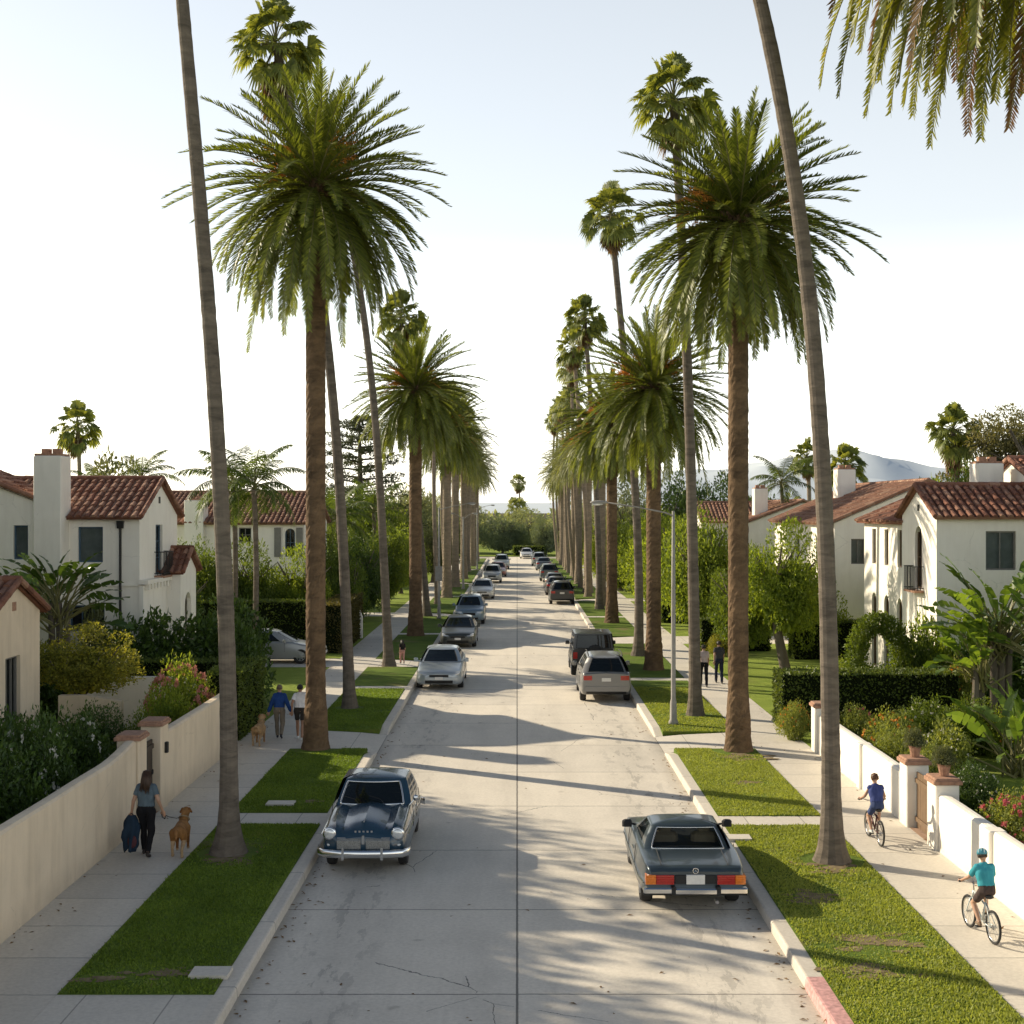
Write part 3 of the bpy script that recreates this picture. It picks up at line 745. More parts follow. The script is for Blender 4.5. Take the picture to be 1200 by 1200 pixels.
window(h, (14.5,51.4), (0,-1), 51.4-49.75, 51.4-48.9, 3.95, 6.2, M_BROWNFR, mull=1, trans=1, blind_or_dark=False)
for y0, y1, a, c in ((48.2,48.55,2.3,2.75),(49.0,49.5,.3,2.3),(49.9,50.4,.3,2.3)): window(h, (14.5,51.4), (0,-1), 51.4-y1, 51.4-y0, a, c, M_BROWNFR, mull=0, blind_or_dark=False)
window(h, (14.5,47.2), (1,0), 1.7, 2.75, 4.7, 6.05, M_GREYFR, mull=1, trans=0)
window(h, (18.4,46.6), (1,0), 3.6, 4.6, 4.7, 6.1, M_GREYFR, mull=1, trans=0)
for y in (53.0,54.9,56.8):
    window(h, (14.85,58.4), (0,-1), 58.4-y-.3, 58.4-y+.3, 4.55, 6.0, M_BROWNFR, mull=0, trans=1)
    window(h, (14.85,58.4), (0,-1), 58.4-y-.36, 58.4-y+.36, .3, 3.35, M_BROWNFR, mull=0, trans=1, blind_or_dark=False)
juliet(h, 14.5, 48.7, 49.95, 3.9, -1)
v = MB(); v.box2((14.48,49.2,6.75),(14.515,49.42,6.98)); v.build('gable_vent', M_IRON, h)
v = MB(); v.add([(14.44,47.6,3.0),(14.44,48.9,3.0),(14.44,48.9,3.5),(14.44,47.6,3.5)], [(0,3,2,1)]) if False else None

# --- white house behind the leaning palm, right middle distance
h = thing('stucco_house', 'white gabled house behind the leaning palm trunk on the right', 'house')
w, r = MB(), MB()
volume(w, r, 15.1, 24, 65, 80, .1, 6.2, 8.1, 'y', {'S': [(15.9,16.55,4.2,5.4)], 'W': [(68,69,4,5.4),(73,74,4,5.4)]}, seed=31)
w.build('wall', M_WHITE, h); r.build('roof', M_TILE2, h)
chimney(h, 17.6, 18.6, 75, 76, 6.5, 9.0, M_WHITE)
window(h, (15.1,65), (1,0), .8, 1.45, 4.2, 5.4, M_GREYFR, mull=1, trans=0)
for y in (68,73): window(h, (15.1,80), (0,-1), 80-y-1, 80-y, 4, 5.4, M_GREYFR, blind_or_dark=False)
# --- farther white house to the right of the big date palm trunk
h = thing('stucco_house', 'farther white house with orange tiles right of the big date palm trunk', 'house')
w, r = MB(), MB()
volume(w, r, 15.1, 22.6, 90, 108, .1, 5.9, 7.3, 'y', {'S': [(18.4,19.1,4.4,5.5)]}, seed=41)
volume(w, r, 12.9, 18, 95, 101, .1, 6.0, 7.2, 'x', {'W': [(97.4,98.6,4.0,5.4)]}, seed=43)
w.build('wall', M_WHITE, h); r.build('roof', M_TILE2, h)
chimney(h, 16.0, 16.9, 92, 93, 6.2, 8.2, M_WHITE)
window(h, (15.1,90), (1,0), 3.3, 4.0, 4.4, 5.5, M_GREYFR)
window(h, (12.9,101), (0,-1), 2.4, 3.6, 4, 5.4, M_GREYFR)

# ================================================================ street lamps
def lamp(x, y, label, arms=((-1,2.1),), hgt=6.85, group=None):
    t = thing('street_lamp', label, 'street lamp', (x, y, .15), 0, group)
    MB().lathe([(.15,0),(.15,.10),(.11,.16),(.10,.70),(.075,.80),(.065,hgt*.6),(.045,hgt-.15)], n=14).build('pole', M_POLE, t, smooth=True)
    for s, L in arms:
        a = MB(); a.tube([(0,0,hgt-.3),(s*.25,0,hgt-.2),(s*L*.5,0,hgt-.04),(s*L,0,hgt+.12)], [.028,.025,.022,.02], 8); arm = a.build('arm', M_POLE, t, smooth=True)
        l = MB(); l.ell((s*(L+.2),0,hgt+.12), (.28,.11,.06), 14, 8); lh = l.build('lamp_head', M_POLE, t, smooth=True)
        l = MB(); l.ell((s*(L+.24),0,hgt+.065), (.17,.08,.045), 12, 6); l.build('lens', M_LENS, lh, smooth=True)
    return t
M_POLE = simple('galvanised_concrete_pole', (.30, .285, .26), .7, 0, .2, 5)
lamp(4.83, 42.2, 'grey street lamp in the right parkway reaching over the street before the silver suv', ((-1,2.1),), 6.75)
lamp(-4.75, 83, 'grey street lamp on the left parkway behind the dark parked sedan', ((1,1.8),), 6.9)
lamp(-4.5, 114, 'distant two armed street lamp beside the white parked sedan on the left', ((1,.8),(-1,.8)), 6.2)
lamp(-4.4, 150, 'farthest grey street lamp on the left, before the end of the street', ((1,1.5),), 7.0)

# sign board on the left lamp pole and utility boxes in the verge
t = thing('street_sign', 'small pale sign board fixed to the left lamp pole', 'sign', (-4.75, 82.88, 3.0)); MB().bbox2((-.22,-.02,-.55),(.22,.02,.35),.01).build('board', M_POLE, t)
for x, y, s, lab in ((-7.0, 93, 1.0, 'pale waist high utility cabinet beside the left sidewalk past the big palm'), (8.5, 82, 1.6, 'white gate post standing beside the right sidewalk in the middle distance')):
    t = thing('utility_cabinet' if x < 0 else 'gate_post', lab, 'cabinet' if x < 0 else 'post', (x, y, .14)); MB().bbox2((-.3,-.25,0),(.3,.25,s),.03).build('cabinet_body' if x < 0 else 'shaft', M_CREAM, t)
    MB().bbox2((-.34,-.29,s+.002),(.34,.29,s+.07),.02).build('lid' if x < 0 else 'cap', M_CREAM, t)
t = thing('gate_post', 'white arched wall end beside the left sidewalk beyond the brown hedge', 'wall', (-8.6, 70.5, .14)); MB().prism([(-.6,0),(.6,0),(.6,1.1),(.35,1.75),(-.1,1.9),(-.45,1.5),(-.6,1.0)], 'y', 0, .3).build('shaft', M_WHITE, t)

# ================================================================ hills
M_HILL = simple('haze_tinted_hill', (.60, .66, .71), .95, 0, .04, .004, 0, 0)  # aerial haze painted into the hill's base colour
def hill(x0, x1, y, hts, seed):
    b = MB(); n = 60; m = 8; V = []
    for j in range(m):
        for i in range(n):
            f = i/(n-1); x = x0+(x1-x0)*f
            hh = np.interp(f, [p for p, q in hts], [q for p, q in hts])*(1+.06*mnoise.noise(Vector((f*9, seed, 0))))
            g = math.sin(PI*.5*min(1, j/(m-2)))
            V.append((x, y+j*90, hh*g*(1+.10*mnoise.noise(Vector((f*14, j*.8, seed))))-2))
    F = [(j*n+i, j*n+i+1, (j+1)*n+i+1, (j+1)*n+i) for j in range(m-1) for i in range(n-1)]
    return b.add(V, F).build('hills', M_HILL, smooth=True, kind='structure')
# a mountain on the right of the street and a lower ridge before it
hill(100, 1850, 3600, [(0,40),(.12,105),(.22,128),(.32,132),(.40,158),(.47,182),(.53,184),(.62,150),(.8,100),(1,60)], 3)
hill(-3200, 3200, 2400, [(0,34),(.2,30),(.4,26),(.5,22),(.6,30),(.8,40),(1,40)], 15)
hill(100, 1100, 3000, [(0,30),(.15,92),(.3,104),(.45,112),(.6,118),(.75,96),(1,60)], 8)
# ================================================================ foliage materials
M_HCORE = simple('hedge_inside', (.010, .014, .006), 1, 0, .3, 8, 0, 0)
L_DATE = leafmat('date_palm_leaf', (.036, .062, .014), (.225, .25, .052), .36, .45, .5, (1.6, 1.55, .6), (.19, .15, .05))
L_YDATE = leafmat('yellowing_palm_leaf', (.05, .075, .012), (.20, .22, .04), .35, .5, .5, (1.9, 1.6, .5), (.34, .24, .07))
L_FAN = leafmat('fan_palm_leaf', (.06, .09, .024), (.28, .32, .085), .42, .5, .8, (1.9, 1.6, .6))
L_DEAD = leafmat('dead_palm_leaf', (.11, .07, .035), (.27, .18, .09), .25, .8, 1.5, (1.5, 1.1, .6))
L_QUEEN = leafmat('queen_palm_leaf', (.035, .065, .014), (.12, .17, .035), .4, .5, .8)
L_BROAD = leafmat('broad_dark_leaf', (.022, .05, .012), (.10, .165, .032), .25, .4, 1.4)
L_MID = leafmat('mid_green_leaf', (.030, .062, .010), (.18, .24, .036), .4, .5, 1.3)
L_BRIGHT = leafmat('bright_leaf', (.055, .105, .014), (.30, .37, .055), .5, .5, 1.2)
L_YEL = leafmat('golden_leaf', (.03, .06, .010), (.40, .38, .07), .45, .5, 1.3)
L_OLIVE = leafmat('olive_leaf', (.05, .065, .03), (.16, .18, .09), .35, .55, 1.2)
L_HEDGE = leafmat('hedge_leaf', (.032, .06, .014), (.17, .22, .04), .25, .5, 1.0)
L_HEDGEB = leafmat('brown_hedge_leaf', (.035, .04, .012), (.13, .11, .035), .3, .6, 1.0)
L_BANANA = leafmat('paddle_leaf', (.035, .08, .015), (.20, .28, .06), .4, .32, .9, (1.8, 1.7, .5))
L_CEDAR = leafmat('cedar_needles', (.03, .045, .025), (.09, .10, .05), .2, .7, .3)
L_HAZY = leafmat('haze_tinted_dark_leaf', (.09, .125, .085), (.20, .24, .14), .3, .7, .5)  # leaf tint lifted to paint in haze at the end of the street
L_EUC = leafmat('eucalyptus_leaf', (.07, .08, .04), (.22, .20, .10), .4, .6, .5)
L_FAR = leafmat('haze_tinted_leaf', (.16, .19, .13), (.30, .33, .20), .35, .7, .5)  # distant foliage, paled so that the haze sits in its colour
L_ROSE = leafmat('rose_leaf', (.08, .12, .025), (.34, .37, .09), .35, .5, 1.6)
L_BOUG = leafmat('bougainvillea_bract', (.30, .15, .10), (.60, .40, .30), .4, .6, 2.0, (1.4, 1.1, .8))
F_WHITE = leafmat('white_petal', (.62, .60, .52), (.80, .78, .70), .3, .6, 2, (1, 1, .9))
F_PINK = leafmat('pink_petal', (.45, .08, .11), (.72, .25, .25), .3, .6, 2, (1.2, .9, .9))
F_PINK2 = leafmat('salmon_petal', (.45, .16, .13), (.72, .38, .30), .3, .6, 2, (1.2, 1, .9))
F_ORANGE = leafmat('orange_fruit', (.45, .18, .03), (.80, .40, .08), .2, .7, 2, (1.3, 1, .6))
B_DATE = barkmat('date_palm_bark', (.05, .034, .022), (.225, .145, .082), 4.0, .95, .8)
B_FAN = barkmat('fan_palm_bark', (.065, .055, .045), (.225, .185, .145), 7.0, .9, .6)
B_TREE = barkmat('tree_bark', (.06, .05, .04), (.19, .16, .125), 1.2)

# ================================================================ leaf scatter
def kites(P, A, Nn, size, width=.42, r=RNG):
    """one kite-shaped leaf per point: P base, A axis, Nn face normal"""
    A = A / (np.linalg.norm(A, axis=1)[:, None] + 1e-9)
    S = np.cross(A, Nn); S /= np.linalg.norm(S, axis=1)[:, None] + 1e-9
    L = size[:, None]; fold = np.cross(S, A)*L*.10
    V = np.stack([P, P + A*L*.5 + S*L*width/2 + fold, P + A*L, P + A*L*.5 - S*L*width/2 + fold], 1).reshape(-1, 3)
    return V, np.arange(len(P)*4).reshape(-1, 4)
def rdir(n, r):
    v = r.normal(size=(n, 3)); return v/np.linalg.norm(v, axis=1)[:, None]
def clump_cloud(b, centers, radii, per, size, r, up=.25, width=.5, flat=1.0, mi=0):
    for c, R in zip(centers, radii):
        n = int(per)
        d = rdir(n, r); d[:, 2] *= flat
        rad = R*(.45+.6*r.random(n)**.6)
        P = np.asarray(c) + d*rad[:, None]
        A = d*.7 + rdir(n, r)*.8 + np.array([0, 0, up]); Nn = rdir(n, r)*.8 + d*.4 + np.array([0, 0, .6])
        V, F = kites(P, A, Nn, size*(.6+.8*r.random(n)), width, r); b.add(V, F, mi)
def shrub_mesh(name, mat, seed, leaves=3200, size=.13, clumps=40, hz=.9, lumps=.3, width=.5, core=True):
    """unit shrub: radius 1, standing on z = 0"""
    r = np.random.default_rng(seed); b = MB()
    d = rdir(clumps*3, r); d = d[d[:, 2] > -.35][:clumps]
    ctr = d*(.68+.2*r.random(len(d)))[:, None]*np.array([1, 1, hz]) + np.array([0, 0, hz*.62])
    ctr *= (1 + lumps*(r.random(len(ctr))-.5))[:, None]
    clump_cloud(b, ctr, np.full(len(ctr), .30)*(.7+.6*r.random(len(ctr))), leaves/len(ctr), size, r, .3, width)
    if core:  # dark twiggy inside so that the ground behind does not show through
        k = int(leaves*.22); dd = rdir(k, r); P = dd*(.62*r.random(k)**.35)[:, None]*np.array([1, 1, hz]) + np.array([0, 0, hz*.55]); P[:, 2] = np.maximum(P[:, 2], .02)
        V, F = kites(P, rdir(k, r), rdir(k, r), np.full(k, size*2.0), .7, r); b.add(V, F)
    return b.mesh(name, mat)
def recolour(me, mat):
    m = me.copy(); m.materials[0] = mat; return m
def flowers_mesh(name, mat, seed, n=40, size=.10, hz=.9):
    r = np.random.default_rng(seed); b = MB()
    d = rdir(n*3, r); d = d[d[:, 2] > -.1][:n]
    C0 = d*np.array([1, 1, hz])*.98 + np.array([0, 0, hz*.62])
    for c, dd in zip(C0, d):
        k = 7; A = rdir(k, r) + dd*.7; V, F = kites(np.repeat(c[None], k, 0), A, rdir(k, r)+dd, np.full(k, size*(.7+.6*r.random())), .8, r); b.add(V, F)
    return b.mesh(name, mat)
SH = {}
for nme, mat, sd, kw in (('a', L_MID, 1, {}), ('b', L_MID, 2, dict(clumps=26, lumps=.5)), ('fine', L_MID, 3, dict(leaves=6500, size=.075, clumps=60)), ('tree', L_MID, 4, dict(leaves=14000, size=.064, clumps=80, lumps=.45, hz=.8)), ('tree2', L_MID, 5, dict(leaves=12500, size=.070, clumps=44, lumps=.65, hz=.85))):
    SH[nme] = shrub_mesh('foliage', mat, sd, **kw)
SHC = {}
EXT = {}
for k_, m_ in SH.items():
    q_ = np.empty(len(m_.vertices)*3); m_.vertices.foreach_get('co', q_); q_ = q_.reshape(-1, 3)
    EXT[k_] = (np.percentile(q_[:,2], 1.0), np.percentile(q_[:,2], 99.3), np.percentile(np.hypot(q_[:,0], q_[:,1]), 97))
def sh(kind, mat):
    k = (kind, mat.name)
    if k not in SHC: SHC[k] = recolour(SH[kind], mat)
    return SHC[k]
FL = {('w',1): flowers_mesh('blossom', F_WHITE, 1, 60, .062), ('w',2): flowers_mesh('blossom', F_WHITE, 2, 34, .06), ('p',1): flowers_mesh('blossom', F_PINK, 3, 60, .095), ('p',2): flowers_mesh('blossom', F_PINK, 4, 26, .09), ('b',1): flowers_mesh('blossom', F_PINK2, 5, 130, .10), ('y',1): flowers_mesh('blossom', F_ORANGE, 6, 50, .07)}
def shrub(x, y, rad, h, label, mat=None, kind='a', fl=None, z=.14, name='shrub', cat='shrub', rz=None, group=None, ry=None):
    t = thing(name, label, cat, (x, y, z), RNG.uniform(0, 6.28) if rz is None else rz, group)
    z0, z1, r1 = EXT[kind]
    s = (rad/r1, (ry or rad)/r1, h/z1)
    f = put('foliage', sh(kind, mat or L_MID), t); f.scale = s
    if fl: q = put('blossom', FL[fl], t); q.scale = s
    st = MB(); st.cyl((0,0,-.05),(0,0,h*.4),.05*rad+.02,.03*rad,6); st.build('stem', B_TREE, t)
    return t
def limb_trunk(h, r0, seed, spread=1.0, n=5, fork=.45):
    r = np.random.default_rng(seed); b = MB()
    mid = np.array([r.normal(0,.06)*h, r.normal(0,.06)*h, h*fork])
    b.tube([(0,0,-.1),(0,0,.15),mid*.5,mid], [r0*1.5,r0*1.1,r0*.9,r0*.75], 9)
    for i in range(n):
        a = 2*PI*i/n + r.uniform(-.4,.4); e = np.array([math.cos(a)*spread*h*.32, math.sin(a)*spread*h*.32, h*(.72+.2*r.random())])
        m2 = mid + (e-mid)*.5 + np.array([0,0,-.03*h])
        b.tube([mid-np.array([0,0,.1*h*fork]), m2, e], [r0*.55, r0*.38, r0*.16], 7)
        for k in range(2):
            e2 = m2 + np.array([r.normal(0,.14)*h, r.normal(0,.14)*h, h*.22]); b.tube([m2, e2], [r0*.25, r0*.09], 5)
    return b
def tree(x, y, h, rad, label, mat=None, kind='tree', cz=.38, name='tree', cat='tree', group=None, r0=None, seed=0, flat=1.0):
    """trunk with limbs and a leafy crown; h total height, rad crown radius, cz crown base as share of h"""
    t = thing(name, label, cat, (x, y, .14), RNG.uniform(0, 6.28), group)
    limb_trunk(h, r0 or .035*h, seed + int(x*7+y*3) % 97, rad*2/h).build('trunk', B_TREE, t, smooth=True)
    c = put('crown', sh(kind, mat or L_MID), t); z0, z1, r1 = EXT[kind]
    sz = h*(1-cz)/(z1-z0); c.location = (0, 0, h*cz-z0*sz); c.scale = (rad/r1, rad/r1, sz)
    return t
def hedge(x0, x1, y0, y1, h, label, mat=None, seed=0, dens=420, size=.075, z=.14, name='hedge', round_=.06):
    r = np.random.default_rng(seed+500); t = thing(name, label, 'hedge', ((x0+x1)/2, (y0+y1)/2, z))
    lx, ly = (x1-x0)/2, (y1-y0)/2; b = MB()
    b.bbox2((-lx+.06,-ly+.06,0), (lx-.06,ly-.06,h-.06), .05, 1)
    for (n, u, v, c, a1, a2) in (((0,0,1),(1,0,0),(0,1,0),(0,0,h),lx,ly),((0,-1,0),(1,0,0),(0,0,1),(0,-ly,h/2),lx,h/2),((0,1,0),(1,0,0),(0,0,1),(0,ly,h/2),lx,h/2),((-1,0,0),(0,1,0),(0,0,1),(-lx,0,h/2),ly,h/2),((1,0,0),(0,1,0),(0,0,1),(lx,0,h/2),ly,h/2)):
        k = int(4*a1*a2*dens); n, u, v, c = [np.array(q, float) for q in (n, u, v, c)]
        s1, s2 = r.uniform(-a1, a1, k), r.uniform(-a2, a2, k)
        bump = np.array([mnoise.noise(Vector((p*1.3, q*1.3, seed))) for p, q in zip(s1, s2)])*.05
        P = c + u*s1[:,None] + v*s2[:,None] - n*(.05+.05*r.random(k)-bump)[:,None]
        A = n*.6 + rdir(k, r)*.9 + np.array([0,0,.25]); V, F = kites(P, A, n*.8+rdir(k, r)*.8, size*(.6+.8*r.random(k)), .55, r); b.add(V, F)
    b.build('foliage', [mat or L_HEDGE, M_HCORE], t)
    return t
M_HCORE_ = simple('hedge_inside', (.010, .014, .006), 1, 0, .3, 8, 0, 0)

# ================================================================ palms
def frond_path(az, el, L, droop, n, curl=1.25, side=0):
    s = np.linspace(0, 1, n); e = el - droop*s**curl
    dx = np.cos(e)*math.cos(az); dy = np.cos(e)*math.sin(az); dz = np.sin(e)
    st = L/(n-1); P = np.cumsum(np.stack([dx, dy, dz], 1)*st, 0); P = np.vstack([[0,0,0], P[:-1]])
    T = np.stack([dx, dy, dz], 1); sd = np.array([-math.sin(az), math.cos(az), 0])
    P = P + sd*(side*s**2)[:, None]*L
    return s, P, T, sd
def pinnate(b, base, az, el, L, droop, K, ll, r, w=.045, sweep=.75, vee=.35, mi=0, rmi=1, hang=0.0, start=.10, curl=1.25):
    s, P, T, sd = frond_path(az, el, L, droop, 14, curl, r.normal(0, .05)); P = P + base
    b.tube(P, np.linspace(.035, .007, 14), 4, rmi, cap=False)
    ks = np.linspace(start, .995, K)
    Q = np.stack([np.interp(ks, s, P[:, i]) for i in range(3)], 1); TT = np.stack([np.interp(ks, s, T[:, i]) for i in range(3)], 1)
    up = np.cross(np.broadcast_to(sd, TT.shape), TT); up *= np.sign(up[:, 2:3] + 1e-6)
    prof = np.sin(PI*(.12+.80*ks))**.75*ll
    for sg in (1, -1):
        A = TT*sweep + sd*sg + up*(vee + r.normal(0, .16, K))[:, None] - np.array([0,0,1])*hang + r.normal(0, .08, (K, 3))
        A /= np.linalg.norm(A, axis=1)[:, None]
        ln = prof*(.85+.3*r.random(K)); wd = TT*w/2
        mid = Q + A*ln[:, None]*.5; tip = Q + A*ln[:, None] - np.array([0,0,1.0])*(ln*ln*(.16+hang*.4))[:, None]
        V = np.stack([Q-wd*.6, mid-wd, tip, mid+wd, Q+wd*.6], 1).reshape(-1, 3); F = np.arange(K*5).reshape(-1, 5)
        b.add(V, F, mi)
def date_crown(seed, nf=190, K=68, R=3.65, bottom=-58):
    r = np.random.default_rng(seed); b = MB()
    for i in range(nf):
        f = (i+.5)/nf; az = i*2.39996 + r.normal(0, .12)
        el = math.radians(86 + (bottom-86)*f**.70 + r.normal(0, 5)); L = R*(1.0 + .10*r.normal()) * (.88 + .17*min(1, f*1.6))
        if f > .95: L *= r.uniform(.75, 1.0)
        dr = math.radians(26 + 52*f + r.normal(0, 8)); dr = min(dr, el + math.radians(88))
        base = np.array([math.cos(az)*.2*(.4+f), math.sin(az)*.2*(.4+f), .55*(1-f)-.35])
        pinnate(b, base, az, el, L, max(dr, .1), K, .42, r, .06, 1.3, .42, 0, 1)
    return b.mesh('crown', [L_DATE, M_RACH])
M_RACH = simple('palm_leaf_stalk', (.16, .15, .05), .6, 0, .3, 3)
def date_fruit(seed, n=9):
    r = np.random.default_rng(seed); b = MB()
    for i in range(n):
        az = PI*.95 + r.normal(0, .55) if i < n*.65 else r.uniform(0, 6.28); el = math.radians(r.uniform(0, 45))
        d = np.array([math.cos(az)*math.cos(el), math.sin(az)*math.cos(el), math.sin(el)])
        for k in range(26):
            dd = d + r.normal(0, .22, 3); L = r.uniform(.85, 1.4); p0 = d*.25; p1 = p0+dd*L*.6; p2 = p0+dd*L+np.array([0,0,-.22*L])
            b.tube([p0, p1, p2], [.016, .012, .014], 3, cap=False)
            q = p1+(p2-p1)*r.random((5,1)); V, F = kites(q, rdir(5, r), rdir(5, r), np.full(5, .07), .9, r); b.add(V, F)
    return b.mesh('fruit_cluster', F_ORANGE)
def date_boot(seed):
    """the bulge of cut leaf bases under a date palm crown"""
    r = np.random.default_rng(seed); b = MB()
    b.lathe([(.33,-1.5),(.44,-1.05),(.52,-.6),(.5,-.2),(.3,.2)], n=18)
    for i in range(90):
        z = -1.35 + 1.4*i/90; a = i*2.39996; R = np.interp(z, [-1.5,-1.05,-.6,-.2,.2], [.33,.44,.52,.5,.32])
        p = np.array([math.cos(a)*R, math.sin(a)*R, z]); o = np.array([math.cos(a), math.sin(a), 0])
        b.tube([p-o*.06, p+o*.07+np.array([0,0,.12]), p+o*(.12+.06*r.random())+np.array([0,0,.24])], [.085,.06,.03], 5)
    return b.mesh('leaf_base', B_DATE)
def date_trunk(h, r0, seed, lean=(0,0), rings=None):
    """trunk with spiral leaf scars, flared root at the base"""
    rg = np.random.default_rng(seed); m = 28; n = int(h/.11); V = []
    for i in range(n+1):
        z = h*i/n; f = z/h; R = r0*(1 + .55*math.exp(-z/.45) + .10*math.exp(-((z-h)/1.2)**2) + .14*math.exp(-((z-.9)/.5)**2))
        cx, cy = lean[0]*f*f, lean[1]*f*f
        for j in range(m):
            a = 2*PI*j/m; ph = (j*7/m + (i % 2)*.5) % 1.0
            rr = R*(1 + .045*(abs(ph-.5)*2-.5) + rg.normal(0, .02))
            V.append((cx+rr*math.cos(a), cy+rr*math.sin(a), z-.05))
    F = [(i*m+j, i*m+(j+1)%m, (i+1)*m+(j+1)%m, (i+1)*m+j) for i in range(n) for j in range(m)] + [tuple(range(n*m, (n+1)*m))]
    return MB().add(V, F).mesh('trunk', B_DATE)
def fan_leaf(b, base, az, el, pet, R, r, mi=0, droop=.5, span=2.25, K=20):
    d = np.array([math.cos(az)*math.cos(el), math.sin(az)*math.cos(el), math.sin(el)]); sd = np.array([-math.sin(az), math.cos(az), 0]); up = np.cross(sd, d); up *= 1 if up[2] >= 0 else -1
    hub = base + d*pet - np.array([0,0,pet*.10]); b.tube([base, base+d*pet*.5+up*.02, hub], [.022,.016,.012], 4, 1, cap=False)
    if el < 1.0:   # the blade hangs from the end of its stalk
        k = .5*(1.0-max(el, -.3))/1.3; d = d*(1-.45*k)+np.array([0,0,-1.0])*k; d /= np.linalg.norm(d); up = np.cross(sd, d); up *= 1 if up[2] >= 0 else -1
    tw = r.normal(0, .5); sd2 = sd*math.cos(tw)+up*math.sin(tw); up2 = np.cross(sd2, d)
    up2 *= 1 if up2[2] >= 0 else -1
    th = np.linspace(-span, span, K) + r.normal(0, .03, K)
    dirs = np.cos(th)[:,None]*d + np.sin(th)[:,None]*sd2 + (.12+.18*np.abs(np.sin(th)))[:,None]*up2
    ln = R*(1-.25*(np.abs(th)/span)**2)*(.9+.2*r.random(K)); wd = np.cross(dirs, up2); wd /= np.linalg.norm(wd, axis=1)[:,None]
    mid = hub + dirs*ln[:,None]*.6; tip = hub + dirs*ln[:,None]*.92 - np.array([0,0,1.0])*(ln*droop*(.5+.7*r.random(K)))[:,None]
    w = R*.085
    V = np.stack([np.broadcast_to(hub, mid.shape)-wd*.01, mid-wd*w, tip, mid+wd*w, np.broadcast_to(hub, mid.shape)+wd*.01], 1).reshape(-1, 3)
    b.add(V, np.arange(K*5).reshape(-1, 5), mi)
def fan_crown(seed, n=64, R=.66, pet=1.05, K=17):
    r = np.random.default_rng(seed); b = MB()
    for i in range(n):
        f = (i+.5)/n; az = i*2.39996+r.normal(0,.15); el = math.radians(84-132*f**.85+r.normal(0,17))
        fan_leaf(b, np.array([0,0,.25*(1-f)-.15]), az, el, pet*(.55+.6*r.random()), R*(.8+.35*r.random()), r, 0, .2+.4*f, 1.75, K)
    return b.mesh('crown', [L_FAN, M_RACH])
def fan_skirt(seed, n=34, ln=1.5):
    r = np.random.default_rng(seed); b = MB()
    for i in range(n):
        az = i*2.39996; el = math.radians(r.uniform(-86,-58)); z = -.3-ln*.75*r.random()
        fan_leaf(b, np.array([0,0,z]), az, el, .4*r.uniform(.7,1.3), .7*r.uniform(.7,1.1), r, 0, .3, 1.0, 9)
    return b.mesh('dead_leaf_skirt', [L_DEAD, L_DEAD])
def fan_trunk(path, r0, r1, seed=0, flare=1.7):
    """slender ringed trunk along a curved path (local points from the base up)"""
    P = np.asarray(path, float); z = P[:, 2]; h = z[-1]; n = max(24, int(h/.16)); zz = np.linspace(0, h, n)
    # smooth curve through the points
    co = [np.polyfit(z, P[:, k], min(3, len(z)-1)) for k in (0, 1)]
    rg = np.random.default_rng(seed)
    Q = np.stack([np.polyval(co[0], zz)-np.polyval(co[0], 0), np.polyval(co[1], zz)-np.polyval(co[1], 0), zz-.05], 1)
    R = (r0+(r1-r0)*(zz/h)**.7)*(1 + (flare-1)*np.exp(-zz/.42)) * (1+rg.normal(0,.015,n)) * (1+.025*(np.arange(n) % 2))
    return MB().tube(Q, R, 14).mesh('trunk', B_FAN), Q[-1]

L_DATEF = leafmat('haze_tinted_date_leaf', (.07, .095, .04), (.26, .28, .10), .35, .55, .5)  # paler leaf and bark copies: haze painted into the far palms
L_FANF = leafmat('haze_tinted_fan_leaf', (.09, .115, .06), (.28, .31, .13), .4, .55, .5)
B_FARP = barkmat('haze_tinted_palm_bark', (.15, .12, .09), (.33, .26, .19), 6.0)
DC = [date_crown(1), date_crown(2), date_crown(3, 150, 32, 3.5)]
DF = [date_fruit(1), date_fruit(2)]
DB = date_boot(1)
FC = [fan_crown(1), fan_crown(2, 52), fan_crown(3, 48, .75, .9, 11)]
DC[2].materials[0] = L_DATEF; FC[2].materials[0] = L_FANF
FS = [fan_skirt(1), fan_skirt(2, 24, 1.0)]
def date_palm(x, y, zc, label, sc=1.0, r0=.31, v=0, rz=0.0, fruit=True, group=None, base=.16, lean=(0,0)):
    t = thing('date_palm', label, 'palm tree', (x, y, base), 0, group); h = zc-base-.9*sc
    q = put('trunk', date_trunk(h, r0, int(abs(x*10)+y), lean), t)
    if y > 92: q.data.materials[0] = B_FARP
    for nme, me, off in (('crown', DC[v], 0), ('leaf_base', DB, 0), ('fruit_cluster', DF[v % 2], .42)):
        if nme == 'fruit_cluster' and not fruit: continue
        o = put(nme, me, t); o.location = (lean[0], lean[1], zc-base+off); o.scale = (sc, sc, sc); o.rotation_euler = (0, 0, rz if nme != 'fruit_cluster' else 0)
    return t
def fan_palm(x, y, path, label, sc=1.0, r=(.22,.13), v=0, rz=0.0, skirt=0, group=None, base=.16, flare=1.7):
    t = thing('fan_palm', label, 'palm tree', (x, y, base), 0, group)
    me, top = fan_trunk(path, r[0], r[1], int(abs(x*10)+y), flare); put('trunk', me, t)
    if y > 92: me.materials[0] = B_FARP
    for nme, m2 in (('crown', FC[v]),) + ((('dead_leaf_skirt', FS[skirt-1]),) if skirt else ()):
        o = put(nme, m2, t); o.location = (top[0], top[1], top[2]+.1); o.scale = (sc, sc, sc); o.rotation_euler = (0, 0, rz)
    return t

def pth(pts, d, x0): return [(0,0,0)] + [(X(px, d)-x0, 0, Z(py, d)-.16) for px, py in pts]
